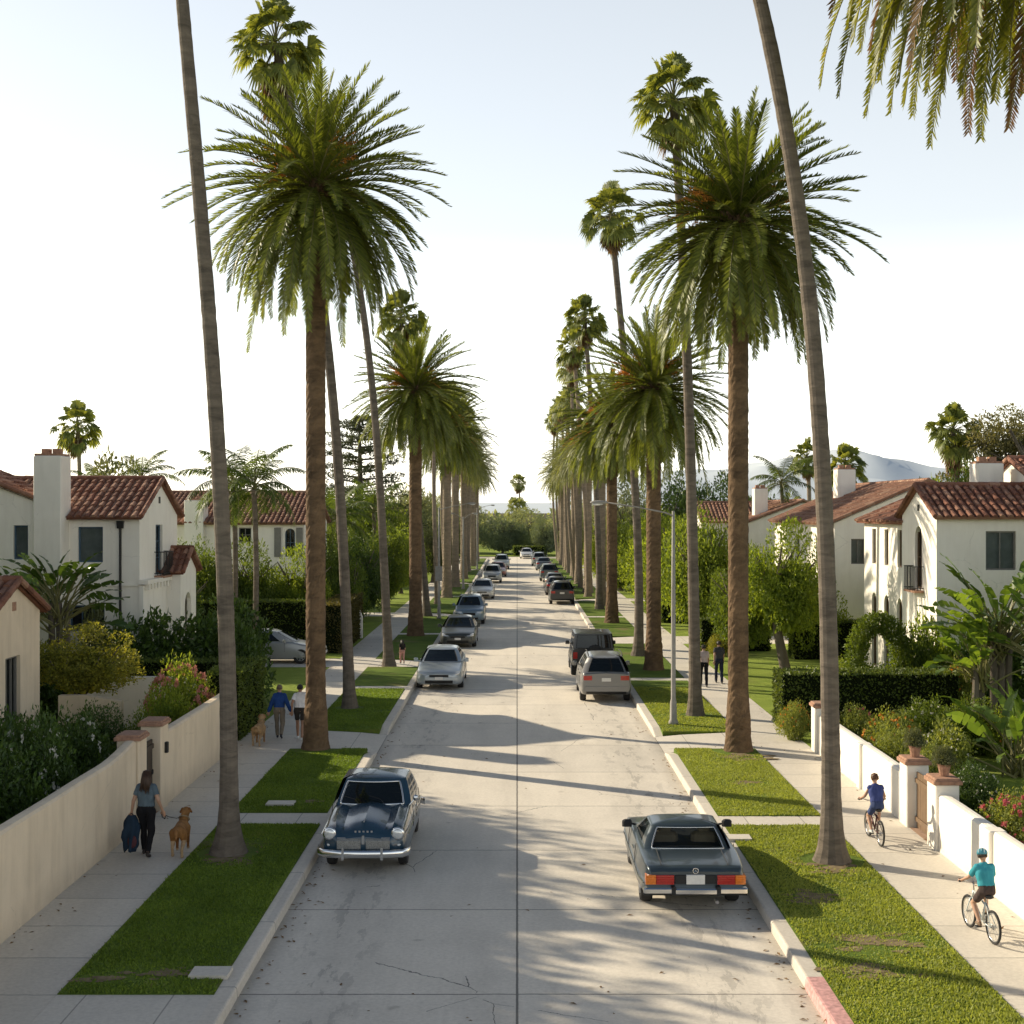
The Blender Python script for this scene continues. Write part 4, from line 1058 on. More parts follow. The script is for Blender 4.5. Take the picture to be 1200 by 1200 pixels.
# --- the palms that line the street, nearest first (left parkway)
d = 26.4; fan_palm(-5.58, d, pth([(262,700),(255,500),(240,300),(227,150),(212,0),(197,-190)], d, -5.58), 'slim palm nearest the camera on the left, its crown above the picture', 1.15, (.18,.115), 0, 0, 1, flare=2.2)
date_palm(-5.59, 37.9, 15.75, 'huge date palm on the left parkway beside the man and the person in white', .95, .27, 0, .3)
d = 45.7; fan_palm(-5.6, d, pth([(400,650),(388,420),(352,200),(323,52)], d, -5.6), 'slim palm leaning left behind the huge left date palm, its crown rising above it', 1.08, (.19,.13), 0, 1.0, 1)
d = 58.1; fan_palm(-5.45, d, pth([(447,600),(425,360),(404,245)], d, -5.45), 'slim palm beside the silver blue sedan on the left, crown hidden in the date palm', 1.0, (.20,.13), 1, 2.0, 0)
date_palm(-5.35, 71.9, 13.1, 'second big date palm of the left row, above the dark parked sedan', .97, .33, 1, 1.1)
d = 85.0; fan_palm(-5.6, d, [(0,0,0),(-.5,0,6),(-1.3,0,14),(-1.6,0,18.6)], 'slim palm whose ragged crown peeks out above the second left date palm', 1.15, (.22,.14), 0, .5, 1)
date_palm(-5.3, 103, 12.9, 'third date palm of the left row, beside the distant two armed lamp', .97, .32, 1, 2.2)
# --- right parkway
d = 25.8; fan_palm(5.95, d, pth([(970,800),(967,600),(953,400),(929,200),(890,0),(835,-200)], d, 5.95), 'slim palm nearest the camera on the right, leaning left beside the children on bicycles', 1.15, (.185,.125), 0, 0, 1, flare=2.1)
date_palm(6.09, 37.6, 14.75, 'huge date palm on the right parkway with orange fruit stalks and a knobbly trunk foot', .97, .275, 1, 2.0)
d = 44.1; fan_palm(5.76, d, pth([(808,500),(800,300),(789,118)], d, 5.76), 'slim straight palm behind the right street lamp, its crown above the huge date palm', 1.0, (.20,.13), 0, .7, 2)
date_palm(5.66, 56.6, 11.85, 'second date palm of the right row, behind the silver suv', .95, .30, 0, 3.6)
d = 62.0; fan_palm(5.5, d, pth([(742,540),(728,380),(716,252)], d, 5.5), 'slim palm on the right with its crown just left of the huge date palm', 1.0, (.22,.13), 1, 2.6, 2)
date_palm(5.55, 80.0, 11.9, 'third date palm of the right row, beyond the black jeep', .95, .31, 1, 4.4)
d = 91.0; fan_palm(5.5, d, [(0,0,0),(-.2,0,7),(-.6,0,14),(-1.0,0,19.3)], 'slim palm above the middle of the right row, higher of two neighbouring crowns', 1.1, (.22,.14), 0, .2, 2)
d = 104; fan_palm(5.4, d, [(0,0,0),(-.2,0,7),(-.7,0,14),(-1.1,0,19.0)], 'slim palm above the middle of the right row, lower of two neighbouring crowns', 1.05, (.22,.14), 1, 1.2, 2)
# --- the hazy far half of both rows: nothing tells these apart
far_l = 'date palm merging into the crowded far half of the left row'; far_r = 'date palm merging into the crowded far half of the right row'
fan_l = 'thin fan palm standing in the crowded far half of the left row'; fan_r = 'thin fan palm standing in the crowded far half of the right row'
for i, dd in enumerate((117, 131, 146, 160, 174)):
    date_palm(-5.3+RNG.normal(0,.15), dd, 12.6+RNG.normal(0,.5), far_l, .92, .31, 2, i*1.3, i < 2, 'distant date palms of the left row')
for i, dd in enumerate((94, 109, 122, 136, 150, 164, 177)):
    date_palm(5.55+RNG.normal(0,.15), dd, 11.9+RNG.normal(0,.5), far_r, .90, .31, 2, i*1.7+.4, i < 3, 'distant date palms of the right row')
for i, dd in enumerate((96, 110, 124, 139, 153, 168)):
    z = 16.2+RNG.normal(0,.8); fan_palm(-5.6, dd, [(0,0,0),(RNG.normal(0,.3),0,8),(RNG.normal(0,.5),0,z)], fan_l, 1.0, (.17,.12), 2, i, 2, 'distant fan palms of the left row')
for i, dd in enumerate((116, 128, 143, 157, 170, 181)):
    z = 17.6+RNG.normal(0,1.0); fan_palm(5.4, dd, [(0,0,0),(RNG.normal(-.1,.3),0,8),(RNG.normal(-.5,.4),0,z)], fan_r, 1.05, (.17,.12), 2, i+.5, 2, 'distant fan palms of the right row')
# --- palm behind the right wall whose hanging fronds enter at the top right
r = np.random.default_rng(77); b = MB()
for i in range(190):
    f = (i+.5)/190; az = i*2.39996; el = math.radians(70-105*f**.7); L = 5.3*(1+.07*r.normal())
    pinnate(b, np.array([0,0,.3*(1-f)]), az, el, L, min(math.radians(85+25*f), el+math.radians(87)), 90, .40, r, .062, 1.25, .40, 2 if r.random() < .10 else 0, 1, 0.0, .1, .95)
t = thing('date_palm', 'tall palm in the right garden whose yellowing fronds hang into the top right corner', 'palm tree', (9.05, 22.5, .16))
put('trunk', date_trunk(17.2, .30, 5), t); o = b.build('crown', [L_YDATE, M_RACH, L_DEAD], t); o.location = (0, 0, 17.9); o = put('leaf_base', DB, t); o.location = (0,0,17.9)

# --- feather palms by the white house on the left
def queen_crown(seed, n=15, R=2.7):
    r = np.random.default_rng(seed); b = MB()
    for i in range(n):
        f = (i+.5)/n; az = i*2.39996; el = math.radians(80-95*f); pinnate(b, np.array([0,0,.2*(1-f)]), az, el, R*(.85+.3*r.random()), math.radians(70+20*f), 46, .62, r, .05, .55, .15, 0, 1, .55, .16)
    return b.mesh('crown', [L_QUEEN, M_RACH])
QC = [queen_crown(1), queen_crown(2)]
def queen(x, y, z, label, sc=1.0, v=0, rz=0, r0=.14, name='feather_palm'):
    t = thing(name, label, 'palm tree', (x, y, .14)); me, top = fan_trunk([(0,0,0),(.1,0,z*.5),(0,0,z-.14)], r0, r0*.8, int(abs(x)*9), 1.4); put('trunk', me, t)
    o = put('crown', QC[v], t); o.location = (top[0], top[1], top[2]); o.scale = (sc,)*3; o.rotation_euler = (0,0,rz)
queen(-11.95, 62, 7.75, 'thin feather palm in front of the left white house, right one of the pair', 1.0, 0, .3)
queen(-13.3, 64.0, 7.9, 'thin feather palm partly behind the tallest left trunk, left one of the pair', 1.05, 1, 1.4)
queen(-27.5, 100, 9.0, 'feather palm above the roof ridge of the large left house', 1.15, 1, .2)
queen(-34, 110, 8.6, 'low feather palm just right of the lone fan palm trunk over the left roof', 1.0, 0, 2.2)
queen(18.2, 94, 8.6, 'feather palm behind the farther white house on the right', 1.0, 0, .9)
for x, y, z, rz, lab in ((-11.3, 86, 6.2, 0, 'sunlit feather palm behind the brown hedge on the left, nearest of three'), (-12.6, 92, 6.4, 2, 'sunlit feather palm behind the slim left trunks, middle of three'), (-10.4, 99, 6.6, 4, 'sunlit feather palm beside the second left date palm trunk, farthest of three')):
    queen(x, y, z, lab, 1.15, int(rz) % 2, rz, .17)
# --- lone fan palms on the skyline
def sky_fan(px, py, dd, label, sc=1.2, skirt=2, v=2, rz=0):
    x = X(px, dd); z = Z(py, dd); fan_palm(x, dd, [(0,0,0),(.2,0,z*.5),(0,0,z-.2)], label, sc, (.25,.16), v, rz, skirt)
sky_fan(91, 500, 120, 'lone fan palm on the skyline behind the large white house on the left', 1.5, 2, 1)
sky_fan(1117, 505, 85, 'shaggy fan palm on the skyline behind the right house with the dark roof', 1.2, 1, 0, 1)
sky_fan(946, 535, 118, 'thin fan palm left of the leaning trunk, against the hazy mountain', 1.1, 2, 1, 2)
sky_fan(990, 548, 100, 'bushy fan palm right of the leaning trunk, against the hazy mountain', 1.2, 1, 0, 3)
sky_fan(608, 565, 290, 'small lone fan palm against the sky at the very end of the street', 1.4, 2, 2, 0)
sky_fan(606, 596, 235, 'low fan palm among the trees at the very end of the street', 1.6, 1, 2, 1)

# --- paddle leaved plants
def paddle(b, base, az, el, pet, L, W, r, droop=.9):
    s, P, T, sd = frond_path(az, el, pet+L, droop, 16, 1.6, r.normal(0,.05)); P = P+base; k0 = int(16*pet/(pet+L))
    b.tube(P[:k0+2], np.linspace(.035,.018,k0+2), 5, 1, cap=False)
    q = P[k0:]; m = len(q); u = np.linspace(0,1,m); w = W*np.sin(PI*np.clip(.06+.92*u,0,1))**.6
    tt = T[k0:]; up = np.cross(np.broadcast_to(sd, tt.shape), tt); up *= np.sign(up[:,2:3]+1e-6); roll = r.normal(0,.5); s1 = sd*math.cos(roll)
    sv = s1 + up*math.sin(roll)
    for sg in (1,-1):
        # blade torn into ribbons along the veins
        e = q + sg*sv*w[:,None] + up*(.35*w)[:,None]*abs(math.cos(roll))
        i = 0
        while i < m-1:
            j = min(m-1, i + int(r.integers(1, 4))); gap = .06
            V = list(q[i:j+1]) + [e[k] + (tt[k]*.03*(1 if k == i else -1 if k == j else 0)) - np.array([0,0,gap*r.random()]) for k in range(j,i-1,-1)]
            nn = j-i+1
            for k in range(nn-1): b.add([V[k],V[k+1],V[2*nn-2-k],V[2*nn-1-k]], [(0,1,2,3)], 0)
            i = j
def paddle_plant(x, y, h, label, n=14, seed=0, fan=0.0, L=1.5, W=.28, trunk=0, mat=None):
    r = np.random.default_rng(seed); t = thing('banana_plant', label, 'plant', (x, y, .14), fan); b = MB()
    for i in range(n):
        f = (i+.5)/n; az = i*2.39996 if trunk == 0 else (0 if i % 2 else PI)+r.normal(0,.5)
        el = math.radians(88-62*f+r.normal(0,5)); ll = L*r.uniform(.8,1.15)
        paddle(b, np.array([r.normal(0,.12),r.normal(0,.12),max(0,trunk*r.uniform(.75,1))]), az, el, max(.4,(h-trunk-ll)*r.uniform(.65,1.0)), ll, W*r.uniform(.8,1.15), r, r.uniform(.5,1.25))
    b.build('leaf_crown', [mat or L_BANANA, M_RACH], t)
    if trunk:
        s = MB()
        for k in range(3): s.tube([(k*.2-.2,0,-.1),(k*.22-.2,.04,trunk*.6),(k*.25-.24,0,trunk+.2)],[.13,.11,.09],8)
        s.build('trunk', B_TREE, t)
    return t
paddle_plant(-14.5, 43.2, 6.1, 'tall dark paddle leaved plant before the front window of the large left house', 46, 1, .2, 1.0, .17, 3.5, L_BROAD)
paddle_plant(-15.8, 43.8, 5.6, 'paddle leaved plant on the left side of the tall one before the large left house', 30, 2, .5, 1.0, .16, 3.2, L_BROAD)
paddle_plant(14.0, 39.5, 6.0, 'tall sunlit banana plant covering the corner of the right house', 46, 3, .1, 1.15, .17, 2.9)
paddle_plant(13.2, 39.0, 4.5, 'shorter banana plant arching left of the tall one before the right house', 32, 4, .9, 1.1, .16, 1.9)
paddle_plant(14.9, 38.2, 5.4, 'banana plant at the right edge in front of the right house window', 42, 5, 2.2, 1.15, .17, 2.5)
paddle_plant(12.4, 34.0, 2.6, 'low bright paddle plant at the right edge over the garden lawn', 20, 6, 0, 1.3, .16)
paddle_plant(13.0, 35.2, 3.0, 'low dark paddle plant behind the bright one at the right edge', 18, 7, 1, 1.35, .16)

# ================================================================ gardens
rg = np.random.default_rng(5)
# left, behind the near wall
lab_l = ['dark shrub with white flowers behind the left wall at the picture edge', 'dark leafy shrub behind the left wall, second from the picture edge', 'dark shrub dotted with white roses in the middle of the left garden', 'broad dark shrub behind the wall where the woman walks', 'dark shrub with pale flowers against the near left gate pillar', 'low dark shrub below the window of the small peach house']
for i, (x, y, R, h, f, k) in enumerate(((-9.95,22.4,1.35,2.75,('w',2),'fine'),(-9.9,24.8,1.3,2.75,None,'fine'),(-9.6,27.0,1.05,2.5,('w',1),'fine'),(-11.2,26.6,1.6,3.0,None,'fine'),(-9.6,29.6,.95,2.2,('w',2),'fine'),(-11.2,31.6,1.1,1.9,None,'fine'))):
    shrub(x, y, R, h, lab_l[i], L_BROAD, k, f)
for x, y, R, h, m, f, k, lab in (
    (-11.0,29.0,1.2,2.3,L_BROAD,('w',2),'fine','tall dark shrub left of the garden path before the peach house'),
    (-10.6,34.2,.95,1.7,L_BROAD,None,'fine','dark round shrub beside the low tan garden wall'),
    (-9.1,33.3,.7,1.65,L_MID,('w',2),'fine','green shrub with white flowers just behind the far left gate pillar'),
    (-9.0,35.3,.85,2.0,L_BRIGHT,None,'fine','bright leafy shrub behind the shorter peach wall'),
    (-9.2,37.3,1.0,2.5,L_BRIGHT,('b',1),'fine','salmon flowering bush above the shorter peach wall'),
    (-12.6,45.8,1.5,3.1,L_BROAD,None,'a','dark ferny mass left of the tallest trunk before the large house'),
    (-10.9,46.6,1.7,3.0,L_BROAD,None,'a','dark ferny mass behind the tallest left trunk'),
    (-9.6,46.5,1.3,2.8,L_BROAD,None,'a','dark rounded shrub right of the tallest left trunk'),
    (-13.9,45.4,.8,3.4,L_OLIVE,None,'b','grey leaved spindly bush before the downpipe of the large house'),
    (-15.2,42.6,1.4,2.4,L_BROAD,None,'a','dark undergrowth below the tall paddle plants'),
    (-16.5,41.5,1.5,2.2,L_BROAD,None,'b','dark undergrowth behind the small peach house roof'),
    (-11.6,56.5,1.4,3.0,L_BROAD,None,'a','dark shrub masking the rear of the silver car in the driveway')):
    shrub(x, y, R, h, lab, m, k, f)
tree(-12.1, 38.0, 3.35, 1.55, 'golden leaved small tree glowing behind the small peach house', L_YEL, 'tree2', .50, r0=.08)
hedge(-13.0, -8.95, 43.3, 44.4, 1.85, 'long dark clipped hedge running across the left garden', L_HEDGE, 1, 380, .09)
hedge(-8.95, -7.95, 39.2, 43.2, 2.0, 'tall dark clipped hedge at the end of the left wall beside the dogs', L_HEDGE, 2, 380, .09)
hedge(-9.3, -8.1, 63.0, 71.5, 2.25, 'brownish clipped hedge beside the left sidewalk past the driveway', L_HEDGEB, 3, 240, .12)
hedge(-17, -10, 64.8, 66.2, 2.3, 'dark clipped hedge behind the silver car in the left driveway', L_HEDGE, 4, 160, .14)
for x, y, h, R, m, k, cz, lab in (
    (-13.6,68.5,4.9,1.9,L_MID,'tree2',.15,'leafy green tree below the shuttered window of the left white house'),
    (-11.2,69.5,4.6,1.7,L_BRIGHT,'tree2',.15,'sunlit bushy tree right of the left white house, behind the date palm trunk'),
    (-16.0,67.5,4.8,1.9,L_MID,'tree',.15,'dense green tree left of the feather palm pair'),
    (-14.5,56.5,4.4,1.5,L_BROAD,'tree2',.2,'small dark tree beside the arched porch of the large left house'),
    (-9.8,76.0,4.4,1.6,L_MID,'tree',.12,'leafy tree right of the huge left date palm trunk'),
    (-9.6,84.0,4.8,1.8,L_BROAD,'tree',.12,'dark bushy tree behind the end of the brown hedge'),
    (-11.5,82.0,5.0,1.9,L_MID,'tree2',.12,'leafy tree under the sunlit feather palms on the left'),
    (-9.4,96.0,5.2,2.0,L_MID,'tree',.12,'leafy tree behind the second left date palm trunk'),
    (-9.2,108,5.0,2.0,L_BRIGHT,'tree',.15,'yellow green tree between left lamp poles'),
    (-7.7,124,4.6,1.9,L_OLIVE,'tree',.22,'rounded sunlit tree over the left sidewalk, nearer of two'),
    (-7.4,142,4.6,2.0,L_OLIVE,'tree',.22,'rounded sunlit tree over the left sidewalk, farther of two'),
    (-12.5,118,8.0,3.2,L_MID,'tree',.15,'broad tree behind the far left palms'),
    (-12.0,150,9.0,4.0,L_FAR,'tree',.15,'broad hazy tree at the far end of the left row'),
    (-9.0,172,8.0,3.6,L_FAR,'tree2',.15,'hazy tree closing the left row at the end of the street'),
    (-17.5,60.5,8.6,2.3,L_OLIVE,'tree2',.2,'loose sunlit tree rising behind the ridge of the large left house'),
    (-30,95,7.6,3.0,L_OLIVE,'tree',.2,'sunlit tree top right of the large left house roof'),
    (-20,97,8.6,3.0,L_OLIVE,'tree2',.2,'sunlit tree behind the roof of the shuttered white house')):
    tree(x, y, h, R, lab, m, k, cz)
# trees that stand in the left gardens just outside the picture: their shadows lie over the street
for x, y, h, R, k, lab in ((-19.4,29.6,10.4,4.1,'tree','dense garden tree left of the picture, nearest of the tall ones shading the street'),(-19.6,34.2,10.7,4.4,'tree2','dense garden tree left of the picture, second of the tall ones shading the street'),(-21.2,39.0,11.3,4.2,'tree','dense garden tree left of the picture behind the small peach house'),(-18.8,24.6,9.0,4.0,'tree2','garden tree left of the picture that shades the near sidewalk')):
    t = tree(x, y, h, R, lab, L_BROAD, k, .18)
    e = MB(); e.ell((0,0,h*.55), (R*.86,R*.86,h*.385), 20, 12); V = np.concatenate(e.v); e.v = [V*(1+.10*np.array([mnoise.noise(Vector(p*.9)) for p in V]))[:,None]]; e.build('shade_core', M_HCORE, t, smooth=True)  # solid core added inside the crown to stop sun leaking through
# cedar with layered branches
t = thing('cedar_tree', 'dark cedar with flat layered branches behind the left palms', 'tree', (-14.8, 128, .14)); b = MB(); b.tube([(0,0,-.1),(.1,0,8),(0,0,15.5)],[.45,.3,.08],9)
r = np.random.default_rng(9); fo = MB()
for i in range(46):
    f = i/46; z = 4.5+10.8*f; a = i*2.39996; L = (5.2*(1-f)**.7+.8)*r.uniform(.7,1.1); e = np.array([math.cos(a)*L, math.sin(a)*L, z+.25*L*.3])
    b.tube([(0,0,z),e*[.5,.5,1]-np.array([0,0,.1]),e],[.11,.07,.03],5)
    cs = [np.array([math.cos(a)*L*q, math.sin(a)*L*q, z+.1*L*q+.1]) for q in (.45,.65,.85,1.0)]
    clump_cloud(fo, cs, [.75]*4, 60, .30, r, .1, .35, .28)
b.build('trunk', B_TREE, t); fo.build('crown', L_CEDAR, t)
# end of the street
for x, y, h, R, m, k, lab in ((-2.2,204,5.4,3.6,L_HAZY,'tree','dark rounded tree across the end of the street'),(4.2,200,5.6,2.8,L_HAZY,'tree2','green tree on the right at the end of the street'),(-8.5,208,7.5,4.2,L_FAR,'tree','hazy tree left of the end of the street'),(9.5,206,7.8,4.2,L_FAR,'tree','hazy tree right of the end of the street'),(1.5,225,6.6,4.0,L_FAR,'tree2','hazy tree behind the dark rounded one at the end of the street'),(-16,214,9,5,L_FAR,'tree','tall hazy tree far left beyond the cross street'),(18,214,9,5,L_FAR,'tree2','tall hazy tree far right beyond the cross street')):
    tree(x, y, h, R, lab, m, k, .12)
hedge(-.5, 4.0, 197, 199.5, 1.3, 'low clipped hedge island at the end of the street', L_HEDGE, 9, 40, .25)
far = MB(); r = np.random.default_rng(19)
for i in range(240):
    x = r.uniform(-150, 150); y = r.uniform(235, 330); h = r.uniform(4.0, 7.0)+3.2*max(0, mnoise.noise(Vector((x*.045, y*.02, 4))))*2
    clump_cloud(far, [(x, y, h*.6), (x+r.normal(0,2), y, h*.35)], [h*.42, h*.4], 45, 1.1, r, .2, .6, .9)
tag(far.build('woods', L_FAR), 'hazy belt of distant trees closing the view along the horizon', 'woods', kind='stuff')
# right side
for x, y, h, R, m, k, cz, lab in (
    (10.9,55.5,6.0,1.9,L_BRIGHT,'tree2',.33,'open branched leafy tree just right of the huge right date palm trunk'),
    (9.5,57.5,4.9,1.45,L_MID,'tree2',.22,'slender leafy tree just left of the huge right date palm trunk'),
    (9.9,74,6.3,2.4,L_BRIGHT,'tree',.1,'bright yellow green tree between the second date palm and the lamp'),
    (9.6,86,6.0,2.4,L_BRIGHT,'tree2',.1,'bright tree left of the second right date palm trunk'),
    (11.5,78,4.9,1.8,L_MID,'tree2',.12,'leafy tree behind the slim straight palm on the right'),
    (9.8,98,6.2,2.6,L_BRIGHT,'tree',.1,'yellow green tree behind the third right date palm'),
    (8.5,112,5.6,2.0,L_MID,'tree',.1,'leafy tree behind the right row, beyond the yellow green ones'),
    (8.3,128,5.6,2.1,L_BRIGHT,'tree2',.1,'bright bushy tree far along the right sidewalk'),
    (8.2,146,5.8,2.3,L_OLIVE,'tree',.12,'olive green tree farther along the right sidewalk'),
    (8.0,168,6.2,2.6,L_FAR,'tree',.12,'hazy tree closing the right sidewalk'),
    (14.2,116,9.2,3.6,L_BROAD,'tree',.2,'dark broad tree left of the huge right date palm trunk, above the roofs'),
    (19.0,120,9.4,3.8,L_BROAD,'tree2',.2,'dark broad tree just behind the farther white house on the right'),
    (10.8,132,9.0,3.4,L_FAR,'tree2',.2,'grey green tree behind the right row of palms'),
    (20.2,84,7.6,2.2,L_MID,'tree',.2,'leafy tree between the two white houses on the right'),
    (22.8,76,7.9,2.3,L_BRIGHT,'tree2',.2,'sunlit tree behind the roof left of the right house'),
    (25.6,79,8.6,2.4,L_MID,'tree',.2,'rounded tree below the shaggy fan palm'),
    (18.0,62.5,4.8,1.8,L_YEL,'tree2',.1,'golden bush below the window of the house behind the leaning palm'),
    (13.4,61.5,3.6,1.6,L_BRIGHT,'tree2',.1,'bushy shrub tree at the foot of the leaning palm'),
    (18.8,42.5,6.9,2.2,L_BRIGHT,'tree2',.3,'sunlit yellow green tree at the right edge before the right house'),
    (17.0,40.0,3.8,1.7,L_BROAD,'tree',.05,'dark bush below the banana plants at the right edge')):
    tree(x, y, h, R, lab, m, k, cz)
t = thing('eucalyptus_tree', 'tall sparse eucalyptus on the skyline at the right edge', 'tree', (31.0, 84, .14)); limb_trunk(13, .4, 3, .8, 6, .5).build('trunk', B_TREE, t)
b = MB(); r = np.random.default_rng(21); cs = [(r.normal(0,1.9), r.normal(0,1.9), 7.0+r.uniform(0,5.4)) for _ in range(46)]; clump_cloud(b, cs, [.85]*46, 330, .24, r, -.2, .4); b.build('crown', L_EUC, t)
hedge(7.95, 13.4, 41.2, 42.6, 1.72, 'long dark clipped hedge across the right garden behind the roses', L_HEDGE, 11, 330, .095)
hedge(8.6, 11.9, 64.0, 65.4, 1.5, 'low clipped hedge under the open branched tree on the right', L_HEDGE, 12, 220, .11)
hedge(8.45, 11.5, 80.0, 81.2, 2.3, 'tall clipped hedge behind the right street lamp pole', L_HEDGE, 13, 150, .14)
hedge(8.5, 10.6, 89.5, 90.6, 2.8, 'square clipped hedge left of the lamp pole, higher than the nearer one', L_HEDGE, 14, 120, .15)
hedge(12.2, 16.5, 60.5, 61.7, 1.7, 'clipped hedge across the lawn beyond the leaning palm', L_HEDGE, 15, 220, .11)
# topiary arch and ball bushes
t = thing('topiary_arch', 'clipped topiary arch before the ground floor arches of the right house', 'topiary', (11.8, 44.6, .14), .1); b = MB(); r = np.random.default_rng(31); cs = []; rr = []
for k in range(26):
    a = PI*k/25; cs.append((math.cos(a)*.75, 0, 1.9+math.sin(a)*1.05)); rr.append(.36)
for z in np.linspace(.2, 1.9, 9): cs += [(-.75,0,z),(.75,0,z)]; rr += [.36,.40]
for z in np.linspace(.9, 1.5, 3): cs += [(0,0,z-.2),(.35,0,z-.2),(-.35,0,z-.2)]; rr += [.3]*3
clump_cloud(b, cs, rr, 170, .10, r, .2, .55); b.build('foliage', L_MID, t)
for x, y, R, h, m, k, f, lab in (
    (10.5,45.6,.55,1.15,L_BRIGHT,'fine',None,'small clipped ball bush left of the topiary arch'),
    (11.0,46.8,.6,1.5,L_BRIGHT,'fine',None,'upright clipped bush beside the right house arches'),
    (10.9,43.6,.6,.95,L_MID,'fine',('p',2),'low pink flowering bush behind the long right hedge'),
    (13.1,44.6,.85,2.8,L_MID,'fine',None,'tall dense bush right of the topiary arch'),
    (13.9,45.4,1.0,3.0,L_BRIGHT,'b',None,'sunlit bush against the corner of the right house'),
    (12.3,43.4,1.0,1.5,L_BRIGHT,'fine',None,'pale green low bush at the foot of the topiary arch'),
    (13.6,41.9,.7,2.0,L_ROSE,'fine',('y',1),'bush with dry golden heads at the right end of the long hedge'),
    (15.2,43.6,1.4,3.2,L_BROAD,'a',None,'dark vaulted bush between the topiary and the banana plants'),
    (9.15,36.6,.7,1.35,L_ROSE,'fine',('p',2),'rose bush with a few pink blooms behind the white end pillar'),
    (9.6,34.9,.85,1.5,L_ROSE,'fine',('y',1),'rose bush with orange blooms over the far right wall'),
    (9.2,33.0,.75,1.35,L_ROSE,'fine',None,'leafy rose bush without blooms against the far right wall'),
    (10.4,33.3,.8,1.45,L_ROSE,'b',('w',2),'rose bush with white blooms in the middle of the right garden'),
    (9.3,31.2,.7,1.25,L_ROSE,'fine',None,'rose bush just beyond the right gate pillar, in bright leaf'),
    (10.9,36.3,.9,1.6,L_MID,'fine',('w',2),'bush with white tips before the long right hedge'),
    (12.3,37.2,.95,1.5,L_MID,'fine',None,'rounded bush before the right end of the long hedge'),
    (13.3,36.6,.8,1.35,L_BRIGHT,'fine',('y',1),'bright bush with golden blooms right of the garden lawn'),
    (9.9,29.6,.65,1.1,L_BROAD,'fine',('w',2),'low dark bush with a white bloom beside the right gate'),
    (9.3,25.6,.8,1.3,L_ROSE,'fine',('p',1),'rose bush full of red blooms behind the near white wall, by the gate'),
    (9.5,23.9,.9,1.35,L_ROSE,'fine',('p',1),'rose bush with large red blooms at the right picture edge'),
    (10.8,25.7,.9,1.5,L_ROSE,'fine',('p',2),'rose bush with scattered pink blooms in the second rank at the right edge'),
    (9.3,22.2,.85,1.3,L_ROSE,'fine',('p',2),'rose bush behind the child in the teal shirt'),
    (11.3,28.0,.8,1.1,L_BROAD,'fine',None,'low dark bush along the front of the garden lawn'),
    (8.0,39.4,.5,1.1,L_ROSE,'fine',('y',1),'golden leaved shrub on the verge at the near end of the long right hedge'),
    (9.2,62.2,.6,1.0,L_YEL,'fine',None,'golden shrub beside the right sidewalk near the distant walkers')):
    shrub(x, y, R, h, lab, m, k, f)
slab('lawn', 9.0, 15.5, 29.0, 36.0, .152, M_LAWN2 if 'M_LAWN2' in globals() else M_YARD)
slab('garden_path', 12.9, 13.5, 28.0, 34.5, .160, M_APRON)
# potted plants on the near right gate pillars
for x, y, z, lab in ((8.4,26.86,1.57,'small potted plant standing on the nearer white gate pillar'),(8.4,28.82,1.59,'small potted plant standing on the white gate pillar past the gate')):
    t = thing('potted_plant', lab, 'plant', (x, y, z)); MB().lathe([(.09,0),(.13,.2),(.145,.22),(.12,.22)], n=12).build('pot', M_CAP, t, smooth=False)
    f = put('foliage', sh('a', L_OLIVE), t); f.scale = (.22,.22,.26); f.location = (0,0,.18)

# fallen leaves and palm litter in the gutters, on the walks and round the trunks
r = np.random.default_rng(41); P = []
for k in range(900):
    y = 16 + 60*r.random()**1.5; side = r.random()
    if side < .30: P.append((RL+.06+abs(r.normal(0,.22)), y, .006))
    elif side < .60: P.append((RR-.06-abs(r.normal(0,.22)), y, .006))
    elif side < .72: P.append((r.uniform(RL, RR), y, .006))
    elif side < .84: P.append((LS1+abs(r.normal(0,.35))+.03, y, .156))
    elif side < .93: P.append((RS1-abs(r.normal(0,.35))-.03, y, .156))
    else:
        cx, cy, q = [(-5.58,26.4,.8),(5.95,25.8,.8),(-5.59,37.9,1),(6.09,37.6,1)][int(r.integers(0,4))]; P.append((cx+r.normal(0,q*.7), cy+r.normal(0,q*.7), .19))
P = np.array(P); A = rdir(len(P), r); A[:,2] *= .12; Nn = np.tile([0,0,1.0], (len(P),1))+rdir(len(P), r)*.25
V, F = kites(P, A, Nn, r.uniform(.04,.13,len(P)), .4, r)
tag(MB().add(V, F).build('fallen_leaves', L_DEAD), 'dry brown leaves scattered along the gutters and walks', 'fallen leaves', kind='stuff')
